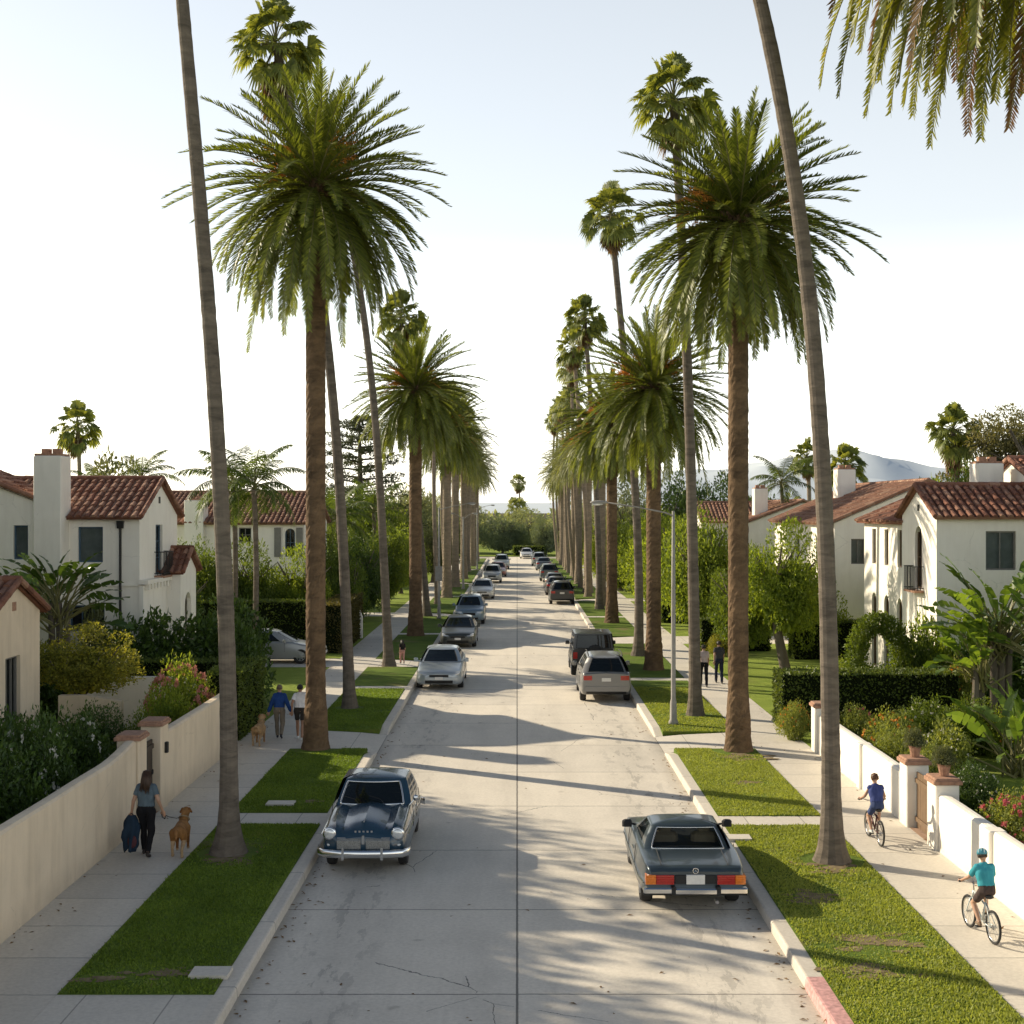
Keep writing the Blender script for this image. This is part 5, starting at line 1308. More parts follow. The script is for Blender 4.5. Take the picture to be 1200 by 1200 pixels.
# ================================================================ vehicles (front towards local +Y)
def smooth_interp(xs, ys, q):
    xs = np.asarray(xs, float); ys = np.asarray(ys, float); o = np.argsort(xs); xs, ys = xs[o], ys[o]
    h = np.diff(xs); dl = np.diff(ys)/h; m = np.zeros(len(xs)); m[0], m[-1] = dl[0], dl[-1]
    for i in range(1, len(xs)-1): m[i] = 0 if dl[i-1]*dl[i] <= 0 else 2*dl[i-1]*dl[i]/(dl[i-1]+dl[i])
    i = np.clip(np.searchsorted(xs, q)-1, 0, len(xs)-2); t = (q-xs[i])/h[i]
    return (2*t**3-3*t**2+1)*ys[i]+(t**3-2*t**2+t)*h[i]*m[i]+(-2*t**3+3*t**2)*ys[i+1]+(t**3-t**2)*h[i]*m[i+1]
def car_body(parent, st, wheels, wr, paintm, top=None, crown=.03, rc=.07, tumble=.05, foot=None):
    """st rows: y, half width, bottom, top.  Lofted shell with real wheel arches."""
    st = np.array(st, float); ys = np.linspace(st[:,0].min(), st[:,0].max(), 90)
    # denser towards the ends
    u = np.linspace(-1, 1, 90); ys = (st[:,0].min()+st[:,0].max())/2 + (st[:,0].max()-st[:,0].min())/2*np.sin(u*PI/2)
    W, B, T = [smooth_interp(st[:,0], st[:,k], ys) for k in (1,2,3)]
    V = []; half = []
    for y, w, bt, tp in zip(ys, W, B, T):
        r = min(rc, (tp-bt)*.3, w*.3); pts = [(0,bt),(w*.5,bt),(w*.86,bt)]
        for t in np.linspace(0,1,8): pts.append((w*(1-tumble*(2*t-.75)**2*.55 - (.035 if t == 0 else 0)), bt+.03+(tp-r-bt-.03)*t))
        ws = pts[-1][0]
        for a in np.linspace(0,PI/2,5)[1:]: pts.append((ws-r+r*math.cos(a), tp-r+r*math.sin(a)))
        for v in np.linspace(1,0,9)[1:]:
            x = (ws-r)*v; pts.append((x, tp+crown*(1-v*v)+(top(x, y, w) if top else 0)))
        half.append(pts)
    n = len(half[0]); ring = n*2-2
    for pts in half:
        V += [(x, 0, z) for x, z in pts] + [(-x, 0, z) for x, z in pts[-2:0:-1]]
    V = np.array(V); V[:,1] = np.repeat(ys, ring)
    F = [(i*ring+j, i*ring+(j+1)%ring, (i+1)*ring+(j+1)%ring, (i+1)*ring+j) for i in range(len(ys)-1) for j in range(ring)]
    F += [tuple(range(ring)), tuple(range((len(ys)-1)*ring+ring-1, (len(ys)-1)*ring-1, -1))]
    mi = np.zeros(len(F), int)
    if foot:
        Vc = V
        for k, f in enumerate(F[:-2]):
            c = Vc[list(f)].mean(0)
            if foot[0] < c[1] < foot[1] and abs(c[0]) < foot[2] and c[2] > T.mean()*.8: mi[k] = 1
    b = MB().add(V, F, mi); o = b.build('body', [paintm, M_INT], parent, smooth=True, fix=True)
    cb = MB()
    for wy in wheels:
        for s in (-1, 1):
            x0 = s*(W.max()-.30); x1 = s*(W.max()+.2); cb.cyl((x0, wy, wr), (x1, wy, wr), wr+.055, n=36, mi=1)
    cut = cb.build('wheel_arch_cutter', [paintm, M_INT], None, fix=True)
    md = o.modifiers.new('arches', 'BOOLEAN'); md.operation = 'DIFFERENCE'; md.solver = 'EXACT'; md.object = cut
    dg = bpy.context.evaluated_depsgraph_get(); me = bpy.data.meshes.new_from_object(o.evaluated_get(dg)); o.modifiers.clear(); o.data = me; me.name = 'body'
    bpy.data.objects.remove(cut)
    bm = bmesh.new(); bm.from_mesh(me)
    for e in bm.edges:
        if len(e.link_faces) == 2 and e.calc_face_angle(0) > .6: e.smooth = False
    for f in bm.faces: f.smooth = True
    bm.to_mesh(me); bm.free()
    return o, (ys, W, B, T)
def greenhouse(parent, g, paintm, glass=None, pillars=None, roofm=None, sun=False, frame=None):
    """g: belt z, roof z, crown z, yf0, yr0, w0, yf1, yr1, w1 ; pillars: list of (y0,y1) glass spans at the belt"""
    bz, rz, cz = g['bz'], g['rz'], g['cz']; N1 = 12; rows = [0,.05,.12,.3,.5,.7,.86,.93,1.0]
    wins = g['win']                      # side glass spans as fractions from front (0) to rear (1)
    fr = sorted({0.0, 1.0, *[q for w in wins for q in w]}); sfr = []
    for a, c in zip(fr[:-1], fr[1:]):
        k = max(1, int((c-a)*14)); sfr += [a+(c-a)*i/k for i in range(k)]
    sfr.append(1.0)
    ff = [-1,-.9,-.84,-.6,-.3,0,.3,.6,.84,.9,1]
    R = []; info = None
    for t in rows:
        te = t**.9; yf = g['yf0']+(g['yf1']-g['yf0'])*te; yr = g['yr0']+(g['yr1']-g['yr0'])*te; w = g['w0']+(g['w1']-g['w0'])*(t**1.35); z = bz+(rz-bz)*t
        bf, br = g.get('bf',.10), g.get('br',.06); rcn = g.get('rc', .07)
        pts = []; tags = []
        for k, v in enumerate(ff): pts.append((-v*(w-rcn)*1.0, yf+bf*(1-v*v))); tags.append(('f', k))      # from +x to -x across the windscreen
        L = yf-rcn-(yr+rcn)
        for k, s in enumerate(sfr): pts.append((-w, yf-rcn-L*s)); tags.append(('l', k))
        for k, v in enumerate(ff): pts.append((v*(w-rcn), yr-br*(1-v*v))); tags.append(('r', k))
        for k, s in enumerate(sfr[::-1]): pts.append((w, yr+rcn+L*s)); tags.append(('R', len(sfr)-1-k))
        R.append([(x, y, z) for x, y in pts]); info = tags
    M = len(R[0])
    # roof skin: rings shrinking to the middle
    cx, cy = 0, (g['yf1']+g['yr1'])/2
    for q in (.93,.8,.5,.0001):
        zz = rz+(cz-rz)*(1-q**2.2)**.9
        R.append([(x*q, cy+(y-cy)*q, zz) for x, y, z in R[len(rows)-1]])
    V = np.array([p for ring in R for p in ring]); nr = len(R)
    body = []; parts = {'windscreen': [], 'rear_window': []}; sidek = {}
    for i in range(nr-1):
        for j in range(M):
            f = (i*M+j, (i+1)*M+j, (i+1)*M+(j+1)%M, i*M+(j+1)%M)
            key = None
            if i < len(rows)-1 and rows[i] >= g.get('gb',.05)-1e-6 and rows[i+1] <= g.get('gt',.93)+1e-6:
                a, c = info[j], info[(j+1)%M]
                if a[0] == c[0]:
                    if a[0] == 'f' and 1 <= a[1] <= 8: key = 'windscreen'
                    elif a[0] == 'r' and 1 <= a[1] <= 8: key = 'rear_window' if not g.get('norear') else None
                    elif a[0] in 'lR':
                        m = (sfr[min(a[1],c[1])]+sfr[max(a[1],c[1])])/2
                        for wi, (p, q) in enumerate(wins):
                            if p < m < q: key = ('side', a[0], wi)
            if key is None: body.append(f)
            elif isinstance(key, tuple): sidek.setdefault(key, []).append(f)
            else: parts[key].append(f)
    def sub(name, faces, mat, dz=0):
        if not faces: return None
        idx = sorted({i for f in faces for i in f}); mp = {i: k for k, i in enumerate(idx)}
        return MB().add(V[idx], [tuple(mp[i] for i in f) for f in faces]).build(name, mat, parent, smooth=True, fix=True)
    roof = sub('cabin', body, roofm or paintm)
    bm = bmesh.new(); bm.from_mesh(roof.data)
    for e in bm.edges:
        if len(e.link_faces) == 2 and e.calc_face_angle(0) > .7: e.smooth = False
    bm.to_mesh(roof.data); bm.free()
    w = sub('windscreen', parts['windscreen'], glass or M_GLASS); r = sub('rear_window', parts['rear_window'], glass or M_GLASS)
    for k, f in sidek.items(): sub('side_window', f, glass or M_GLASS)
    # rubber or chrome surround of the screens
    for who, faces in (('windscreen', parts['windscreen']), ('rear_window', parts['rear_window'])):
        if not faces: continue
        cnt = {}
        for f in faces:
            for a, c in zip(f, f[1:]+f[:1]): cnt.setdefault(tuple(sorted((a, c))), []).append((a, c))
        nx = {}
        for e, l in cnt.items():
            if len(l) == 1: nx.setdefault(l[0][0], l[0][1])
        s = next(iter(nx)); loop = [s]
        while nx[loop[-1]] != s and len(loop) < 400: loop.append(nx[loop[-1]])
        P = V[loop+[s]]; MB().tube(P, frame[1] if frame else .014, 6).build('window_trim', frame[0] if frame else M_RUB, w if who == 'windscreen' else r, smooth=True)
    return roof
def wheel(parent, x, y, r, s, w=.19, rim=None, hub=False):
    b = MB(); x1 = x+s*w/2; x0 = x-s*w/2
    b.lathe([(r*.62,-w/2),(r*.93,-w/2),(r,-w*.32),(r,w*.32),(r*.93,w/2),(r*.64,w/2),(r*.60,w*.42)], n=32)
    Vv = np.concatenate(b.v); b.v = [np.stack([x+s*Vv[:,2], y+Vv[:,0], r+Vv[:,1]], 1)]
    t = b.build('wheel', M_TYRE, parent, smooth=True, fix=True)
    q = MB()
    if hub: q.lathe([(r*.61,w*.36),(r*.60,w*.44),(r*.42,w*.40),(r*.36,w*.47),(r*.2,w*.52),(.004,w*.54)], n=28)
    else:
        q.lathe([(r*.62,w*.30),(r*.61,w*.46),(r*.55,w*.46),(r*.53,w*.2),(.004,w*.2)], n=28)
        for k in range(7):
            a = 2*PI*k/7; q.tube([(0,0,w*.40),(r*.58*math.cos(a),r*.58*math.sin(a),w*.38)],[.05*r/.3,.035*r/.3],6)
        q.lathe([(r*.17,w*.2),(r*.17,w*.45),(.004,w*.47)], n=14)
    Vv = np.concatenate(q.v); q.v = [np.stack([x+s*Vv[:,2], y+Vv[:,0], r+Vv[:,1]], 1)]
    q.build('rim', rim or M_RIM, t, smooth=False, fix=True)
def patch(parent, name, mat, body, xs, zs, y, dy=.012, round_=True, both=False, n=8, off=.004):
    """a panel that follows the nose or tail of the shell: box of thin depth between xs and zs at y"""
    b = MB(); x0, x1 = xs; z0, z1 = zs; s = 1 if y > 0 else -1
    V = []; m = n
    ys, W, B, T = body
    def surf(x, z):
        # outermost y where the shell still contains (x, z)
        idx = [i for i in range(len(ys)) if W[i] >= abs(x)*1.012 and B[i] <= z <= T[i]]
        if not idx: return y
        return ys[max(idx)] if s > 0 else ys[min(idx)]
    for i in range(m+1):
        for j in range(5):
            x = x0+(x1-x0)*i/m; z = z0+(z1-z0)*j/4; V.append((x, surf(x, z)+s*(off+dy), z))
    k = len(V); V += [(x, yy-s*(dy+.05), z) for x, yy, z in V]
    F = []
    for i in range(m):
        for j in range(4):
            a = i*5+j; F.append((a, a+5, a+6, a+1)); F.append((k+a, k+a+1, k+a+6, k+a+5))
    ed = [i*5 for i in range(m+1)] + [m*5+j for j in range(1,5)] + [i*5+4 for i in range(m-1,-1,-1)] + [j for j in range(3,0,-1)]
    for a, c in zip(ed, ed[1:]+ed[:1]): F.append((a, c, k+c, k+a))
    b.add(V, F); return b.build(name, mat, parent, fix=True)
def seamline(parent, body, y, z0, z1, mat=None):
    ys, W, B, T = body
    for s in (-1, 1):
        w = np.interp(y, ys, W); b = MB(); b.tube([(s*(w*.955), y, z0), (s*(w*1.0), y, z0+(z1-z0)*.35), (s*(w*.998), y, z0+(z1-z0)*.7), (s*(w*.972), y, z1)], .006, 4); b.build('door_seam', M_RUB, parent)

# ---------------------------------------------------------------- blue classic sedan, facing the camera
P_BLUE = paint('deep_blue_paint', (.006, .040, .075), .0, .2)
t = thing('parked_car', 'dark blue rounded classic sedan with chrome bumper parked facing the camera on the left', 'car', (-2.86, 27.55, 0), PI)
def amz(x, y, w):
    f = np.clip((y-.55)/.5, 0, 1)*np.clip((2.25-y)/.35, 0, 1); ax = abs(x)
    return f*(.075*math.exp(-((ax-.60)/.11)**2) - .045*math.exp(-((ax-.40)/.10)**2) + .045*math.exp(-(x/.20)**2) + .02*math.exp(-(x/.035)**2))
st = [(2.17,.55,.46,.66),(2.12,.66,.40,.74),(2.02,.75,.33,.81),(1.8,.79,.28,.87),(1.3,.81,.25,.93),(.75,.81,.24,.98),(0,.81,.24,1.0),(-.9,.81,.24,1.0),(-1.5,.80,.26,.95),(-1.95,.75,.31,.85),(-2.12,.66,.38,.74),(-2.2,.52,.45,.62)]
bd, pr = car_body(t, st, (1.33,-1.27), .315, P_BLUE, amz, .04, .11, .07, (-1.1,.55,.6))
greenhouse(t, dict(bz=.985, rz=1.40, cz=1.50, yf0=.66, yr0=-1.28, w0=.765, yf1=.20, yr1=-.86, w1=.635, bf=.12, br=.10, rc=.075, win=[(.10,.46),(.53,.86)], gt=.93, gb=.05), P_BLUE, frame=(M_CHROME, .019))
for s in (-1, 1):
    for y in (1.33,-1.27): wheel(t, s*.68, y, .315, s, .17, M_CHROME, True)
    patch(t, 'grille', simple('grille_mesh', (.30,.30,.29), .4, .7, .5, 60), pr, sorted((s*.05, s*.49)), (.485,.70), 2.17, .014)
    g = MB()
    for k in range(5): g.box((s*.27, 2.172, .51+k*.042), (.41,.03,.009))
    g.build('grille_bar', M_CHROME, t)
    b = MB(); b.lathe([(.075,-.12),(.118,-.02),(.125,.02),(.105,.035)], n=24); Vv = np.concatenate(b.v); b.v = [np.stack([s*.635+Vv[:,0], 2.10+Vv[:,2], .76+Vv[:,1]], 1)]; hl = b.build('headlight', M_CHROME, t, smooth=True, fix=True)
    b = MB(); b.ell((s*.635, 2.125, .76), (.10,.035,.10), 20, 10); b.build('lens', M_LENS, hl, smooth=True)
    b = MB(); b.ell((s*.64, 2.10, .55), (.05,.035,.028), 14, 8); b.build('indicator', M_LENS, t, smooth=True)
    b = MB(); b.box((s*.36, 2.345, .44), (.05,.07,.22), taper=.8); b.build('overrider', M_CHROME, t)
    b = MB(); b.box((s*.815,-.15,.80),(.025,.14,.025)); b.box((s*.815,-.98,.80),(.025,.14,.025)); b.build('door_handle', M_CHROME, t)
    b = MB(); b.tube([(s*.808,1.9,.70),(s*.826,.8,.72),(s*.828,-.6,.72),(s*.80,-1.7,.68)], .012, 5); b.build('side_trim', M_CHROME, t)
    if s < 0: b = MB(); b.cyl((s*.74,.62,.98),(s*.84,.60,1.09),.012); b.ell((s*.86,.60,1.11),(.06,.035,.06)); b.build('mirror', M_CHROME, t)
    b = MB(); b.ell((s*.60,-2.12,.66),(.06,.06,.11)); b.build('tail_light', M_REDL, t)
seamline(t, pr, .52, .34, .97); seamline(t, pr, -.34, .34, .98); seamline(t, pr, -1.05, .45, .98)
for y, z in ((2.31,.43),(-2.36,.46)):
    sg = 1 if y > 0 else -1; P = [(-.87, y-sg*.42, z+.02),(-.86,y-sg*.22,z),(-.74,y-sg*.05,z),(-.4,y+sg*.02,z),(0,y+sg*.035,z),(.4,y+sg*.02,z),(.74,y-sg*.05,z),(.86,y-sg*.22,z),(.87,y-sg*.42,z+.02)]
    b = MB()
    V = []; m = 8
    for p in P:
        for k in range(m): a = 2*PI*k/m; V.append((p[0], p[1]+.035*math.cos(a)*1.0, p[2]+.075*math.sin(a)))
    b.add(V, [(i*m+j,(i+1)*m+j,(i+1)*m+(j+1)%m,i*m+(j+1)%m) for i in range(len(P)-1) for j in range(m)] + [tuple(range(m)), tuple(range((len(P)-1)*m,len(P)*m))]); b.build('bumper', M_CHROME, t, smooth=True, fix=True)
b = MB(); b.box((0,2.19,.665),(.045,.05,.16)); b.box((0,1.6,.965),(.02,.9,.014)); b.build('hood_trim', M_CHROME, t)
b = MB()
for i, x in enumerate((-.15,-.075,0,.075,.15)): b.box((x,2.115,.80),(.035,.03,.035))
b.build('nose_badge', M_CHROME, t)
for s in (-.28,.22): MB().tube([(s,.80,1.0),(s+.10,.70,1.10),(s+.33,.66,1.16)],.008,4).build('wiper', M_RUB, t)
for s in (-.36,.36): b = MB(); b.bbox2((s-.22,-.45,.85),(s+.22,-.25,1.17),.05); b.build('seat_back', M_SEAT, t)
MB().torus((.36,.28,1.03),.18,.014,'y',20,6).build('steering_wheel', M_INT, t)

# ---------------------------------------------------------------- steel blue roadster, seen from behind on the right
P_STEEL = paint('steel_blue_paint', (.035, .058, .075), .3, .26)
t = thing('parked_car', 'steel blue two door roadster with broad red and amber tail lights parked on the right', 'car', (2.98, 25.0, 0), 0)
st = [(2.22,.62,.42,.60),(2.15,.76,.34,.66),(2.0,.85,.26,.72),(1.4,.885,.22,.80),(.7,.89,.21,.86),(-.3,.89,.21,.87),(-1.0,.89,.22,.87),(-1.7,.87,.26,.845),(-2.05,.84,.32,.82),(-2.15,.815,.37,.79),(-2.19,.79,.41,.74)]
def sl(x, y, w): return .018*math.exp(-((abs(x)-.28)/.05)**2)*np.clip((y-.8)/.4,0,1)*np.clip((2.1-y)/.3,0,1) - .012*np.clip((-1.05-y)/.2,0,1)*(1 if abs(x) < w*.62 else 0)
bd, pr = car_body(t, st, (1.23,-1.23), .32, P_STEEL, sl, .022, .045, .05, (-1.0,.5,.62))
M_CLEAR = glassmat('clear_car_glass', (.62,.66,.66), .22)
M_SEATT = simple('pale_tan_leather', (.30, .23, .15), .6)
greenhouse(t, dict(bz=.865, rz=1.20, cz=1.285, yf0=.66, yr0=-1.16, w0=.755, yf1=.02, yr1=-.80, w1=.60, bf=.05, br=.035, rc=.055, win=[(.10,.72)], gt=.93, gb=.05), P_STEEL, glass=M_CLEAR, frame=(M_CHROME, .013))
for s in (-1, 1):
    for y in (1.23,-1.23): wheel(t, s*.745, y, .32, s, .20, M_RIM)
    x0, x1 = sorted((s*.36, s*.80)); tl = None
    tl = MB(); 
    for k in range(5): tl.bbox2((min(s*.36,s*.66), -2.235, .545+k*.031), (max(s*.36,s*.66), -2.13, .573+k*.031), .006)
    o = tl.build('tail_light', M_REDL, t)
    q = MB()
    for k in range(5): q.bbox2((min(s*.662,s*.835), -2.232, .545+k*.031), (max(s*.662,s*.835), -2.06, .573+k*.031), .006)
    q.build('indicator_lens', M_AMBER, o)
    b = MB(); b.bbox2((min(s*.16,s*.35), -2.212, .55), (max(s*.16,s*.35), -2.15, .695), .008); b.build('rear_panel', M_RUB, t)
    b = MB(); b.bbox2((min(s*.36,s*.87), -2.30, .415), (max(s*.36,s*.87), -2.16, .50), .02); b.build('bumper_end', M_CHROME, t)
    b = MB(); b.bbox2((min(s*.34,s*.41), -2.33, .39), (max(s*.34,s*.41), -2.20, .53), .015); b.build('overrider', M_RUB, t)
    b = MB(); b.tube([(s*.77,.50,.92),(s*.88,.46,.95)],.02); b.bbox2((min(s*.84,s*1.02),.42,.89),(max(s*.84,s*1.02),.53,1.02),.03); b.build('mirror', M_INT, t)
    b = MB(); b.box((s*.885,-.28,.70),(.03,.18,.03)); b.build('door_handle', M_CHROME, t)
    b = MB(); b.tube([(s*.855,2.0,.52),(s*.896,1.6,.53),(s*.898,-1.6,.53),(s*.855,-2.05,.53)],.014,5); b.build('side_trim', M_CHROME, t)
    b = MB(); b.bbox2((min(s*.12,s*.58),-.72,.60),(max(s*.12,s*.58),-.52,1.06),.05); b.bbox2((min(s*.24,s*.46),-.70,1.07),(max(s*.24,s*.46),-.60,1.17),.03); b.build('seat_back', M_SEATT, t)
    b = MB(); b.bbox2((min(s*.5,s*.82),2.12,.47),(max(s*.5,s*.82),2.23,.63),.02); b.build('headlight', M_LENS, t)
seamline(t, pr, .58, .34, .85); seamline(t, pr, -.72, .34, .86)
b = MB(); b.bbox2((-.36,-2.31,.405),(.36,-2.17,.49),.02); b.build('bumper', M_CHROME, t)
b = MB(); b.bbox2((-.87,-2.20,.355),(.87,-2.12,.404),.01); b.build('bumper_rubber', M_RUB, t)
b = MB(); b.bbox2((-.155,-2.225,.545),(.155,-2.17,.70),.006); pl = b.build('licence_plate', M_PLATE, t)
b = MB(); b.torus((0,-2.205,.765),.045,.007,'y',20,6)
for a in (PI/2, PI/2+2.094, PI/2-2.094): b.tube([(0,-2.206,.765),(.042*math.cos(a),-2.206,.765+.042*math.sin(a))],[.009,.003],4)
b.build('trunk_star', M_CHROME, t)
for q in (-1, 1): MB().tube([(q*.56,-1.22,.893),(q*.56,-2.05,.845),(q*.55,-2.185,.72)],.005,4).build('trunk_seam', M_RUB, t)
b = MB(); b.cyl((.35,-2.15,.27),(.35,-2.28,.26),.03,n=10); b.build('exhaust_pipe', M_RIM, t)
MB().torus((-.34,.32,.93),.17,.014,'y',20,6).build('steering_wheel', M_INT, t)
b = MB(); b.box((0,-.02,1.13),(.2,.03,.06)); b.build('rear_view_mirror', M_INT, t)

# ---------------------------------------------------------------- everyday cars
def everyday(kind, col, label, x, y, rz, group=None, metal=.4, plate=True):
    pm = paint('paint_%d_%d_%d' % tuple(int(c*255) for c in col), col, metal, .3)
    t = thing('parked_car', label, 'car', (x, y, 0), rz, group)
    if kind == 'sedan':
        st = [(2.36,.56,.34,.58),(2.30,.72,.24,.66),(2.1,.84,.20,.73),(1.6,.885,.19,.82),(.95,.90,.18,.93),(0,.90,.18,.96),(-1.0,.90,.18,.985),(-1.7,.885,.20,1.0),(-2.15,.84,.25,.98),(-2.3,.78,.31,.90),(-2.36,.70,.38,.80)]
        g = dict(bz=.945, rz=1.36, cz=1.46, yf0=1.08, yr0=-1.72, w0=.80, yf1=.28, yr1=-.98, w1=.60, bf=.12, br=.08, rc=.08, win=[(.16,.48),(.53,.84)]); wy = (1.42,-1.36); wr = .325; L = 2.36; ht = .75; bc = .44
    elif kind == 'suv':
        st = [(2.25,.60,.40,.70),(2.2,.74,.30,.80),(2.0,.86,.26,.90),(1.5,.90,.25,.99),(1.0,.91,.24,1.06),(0,.91,.24,1.08),(-1.2,.91,.25,1.10),(-1.9,.89,.28,1.10),(-2.15,.86,.33,1.08),(-2.22,.82,.40,1.02)]
        g = dict(bz=1.065, rz=1.57, cz=1.66, yf0=1.05, yr0=-2.10, w0=.83, yf1=.38, yr1=-1.72, w1=.62, bf=.14, br=.10, rc=.13, win=[(.13,.38),(.42,.66),(.70,.93)]); wy = (1.36,-1.30); wr = .35; L = 2.24; ht = .84; bc = .5
    else:   # boxy four-wheel-drive
        st = [(2.1,.74,.50,.90),(2.05,.82,.46,.98),(1.7,.86,.42,1.08),(1.0,.88,.40,1.14),(0,.89,.40,1.15),(-1.2,.89,.40,1.16),(-1.85,.88,.42,1.16),(-1.95,.86,.46,1.14)]
        g = dict(bz=1.14, rz=1.74, cz=1.80, yf0=.72, yr0=-1.93, w0=.84, yf1=.45, yr1=-1.86, w1=.76, bf=.05, br=.02, rc=.05, win=[(.08,.34),(.40,.64),(.70,.94)]); wy = (1.30,-1.22); wr = .40; L = 2.1; ht = .86; bc = .56
    bd, pr = car_body(t, st, wy, wr, pm, None, .035, .09, .06, (g['yr1'], g['yf1'], g['w0']-.1))
    greenhouse(t, g, pm, frame=(M_RUB, .011))
    W = .90
    for s in (-1, 1):
        for yy in wy: wheel(t, s*(W-.12), yy, wr, s, .21, M_RIM)
        patch(t, 'headlight', M_LENS, pr, sorted((s*.44, s*.78)), (ht-.16, ht-.03), L, .008)
        z0, z1 = (ht-.02, ht+.14) if kind != 'jeep' else (ht-.12, ht+.14)
        patch(t, 'tail_light', M_REDL, pr, sorted((s*(.50 if kind != 'jeep' else .66), s*(.80 if kind != 'jeep' else .83))), (z0, z1), -L, .010)
        b = MB(); b.tube([(s*.82, g['yf0']-.30, g['bz']-.02),(s*.92, g['yf0']-.34, g['bz']+.03)],.02); b.bbox2((min(s*.9,s*1.06), g['yf0']-.40, g['bz']-.03),(max(s*.9,s*1.06), g['yf0']-.28, g['bz']+.12),.03); b.build('mirror', pm, t)
        b = MB()
        for yy in (g['yf0']-1.15, g['yr0']+.95): b.box((s*(.905), yy, g['bz']-.10),(.03,.16,.03))
        b.build('door_handle', pm, t)
    for yy in (g['yf0']-.35, g['yf0']-1.30, g['yr0']+.75): seamline(t, pr, yy, .34, g['bz']-.03)
    patch(t, 'grille', M_RUB, pr, (-.36,.36), (bc+.06, ht-.08), L, .006)
    patch(t, 'lower_grille', M_RUB, pr, (-.52,.52), (bc-.20, bc-.06), L, .006)
    patch(t, 'bumper', pm if kind != 'jeep' else M_RUB, pr, (-.70,.70), (bc-.05, bc+.05), L, .03); patch(t, 'bumper', pm if kind != 'jeep' else M_RUB, pr, (-.74,.74), (bc-.07, bc+.10), -L, .03)
    patch(t, 'bumper_rubber', M_RUB, pr, (-.70,.70), (bc-.17, bc-.075), -L, .02)
    patch(t, 'licence_plate', M_PLATE, pr, (-.15,.15), (bc-.03, bc+.07), L, .045, n=2)
    patch(t, 'licence_plate', M_PLATE, pr, (-.16,.16), (ht-.06, ht+.06), -L, .02, n=2)
    if kind == 'suv':
        for s in (-1, 1): MB().tube([(s*.60, .25, 1.64),(s*.60,-.2,1.69),(s*.60,-1.3,1.69),(s*.60,-1.7,1.63)],.018,6).build('roof_rail', M_RUB, t)
    if kind == 'jeep':
        b = MB(); b.lathe([(.33,-.09),(.34,.05),(.28,.09),(.004,.10)], n=24); Vv = np.concatenate(b.v); b.v = [np.stack([Vv[:,0]+.05, -2.03-Vv[:,2], .98+Vv[:,1]],1)]; b.build('spare_wheel', M_RUB, t, smooth=False, fix=True)
    return t
SILVER, DARK, GREY, WHT, BLK = (.50,.52,.53), (.022,.026,.028), (.17,.20,.23), (.68,.67,.64), (.014,.015,.017)
xl = -2.98; xr = 3.05
everyday('sedan', (.42,.47,.51), 'pale silver blue sedan parked on the left facing the camera, before the dark grey one', X(516,52.2), 53.6, PI)
everyday('sedan', (.05,.06,.06), 'dark grey sedan parked on the left directly behind the pale silver blue one', X(537,67.5), 69.2, PI)
everyday('suv', (.20,.27,.33), 'blue grey suv parked on the left behind the dark grey sedan', X(550,80.5), 82.6, PI)
everyday('sedan', WHT, 'white sedan parked on the left beside the third date palm of that row', X(565,103.5), 105.5, PI)
everyday('suv', (.45,.46,.45), 'light grey suv parked on the left behind the white sedan', X(576.5,126), 128, PI)
everyday('sedan', (.30,.12,.10), 'reddish sedan mostly hidden behind the light grey suv on the left', X(583,137), 140, PI)
everyday('suv', (.30,.34,.34), 'farthest parked car of the left row, a greenish grey suv', X(587.5,155), 157, PI)
everyday('suv', (.20,.20,.20), 'silver suv with red tail lights parked on the right in front of the black jeep', X(711,47.6), 50.0, 0)
everyday('jeep', BLK, 'boxy black four wheel drive car parked on the right beyond the silver suv', X(696,55.2), 57.4, 0, None, .1)
everyday('suv', (.04,.042,.045), 'dark suv parked on the right in the distance, nearest of its cluster', X(659,97), 99.5, 0)
everyday('sedan', (.09,.08,.08), 'dark brown sedan just beyond the nearest dark suv on the right', X(653,107), 110, 0)
everyday('sedan', (.45,.43,.38), 'pale sedan third in the distant right cluster', X(651,113), 116.6, 0)
everyday('suv', (.12,.15,.16), 'grey green suv parked alone on the right past the distant cluster', X(644,128), 131, 0)
everyday('sedan', (.14,.17,.20), 'slate sedan parked far on the right, nearer of the last two', X(637.5,151), 154, 0)
everyday('suv', (.40,.42,.40), 'last parked car on the right, a pale suv near the end of the street', X(632,163), 166, 0)
everyday('sedan', WHT, 'small white car turning in at the end of the street', X(617,189.5), 190.5, PI)
t = everyday('sedan', (.40,.40,.39), 'silver sedan standing in the left driveway, seen from its side', X(322,60.5), 59.6, -PI/2); t.location.z = .152
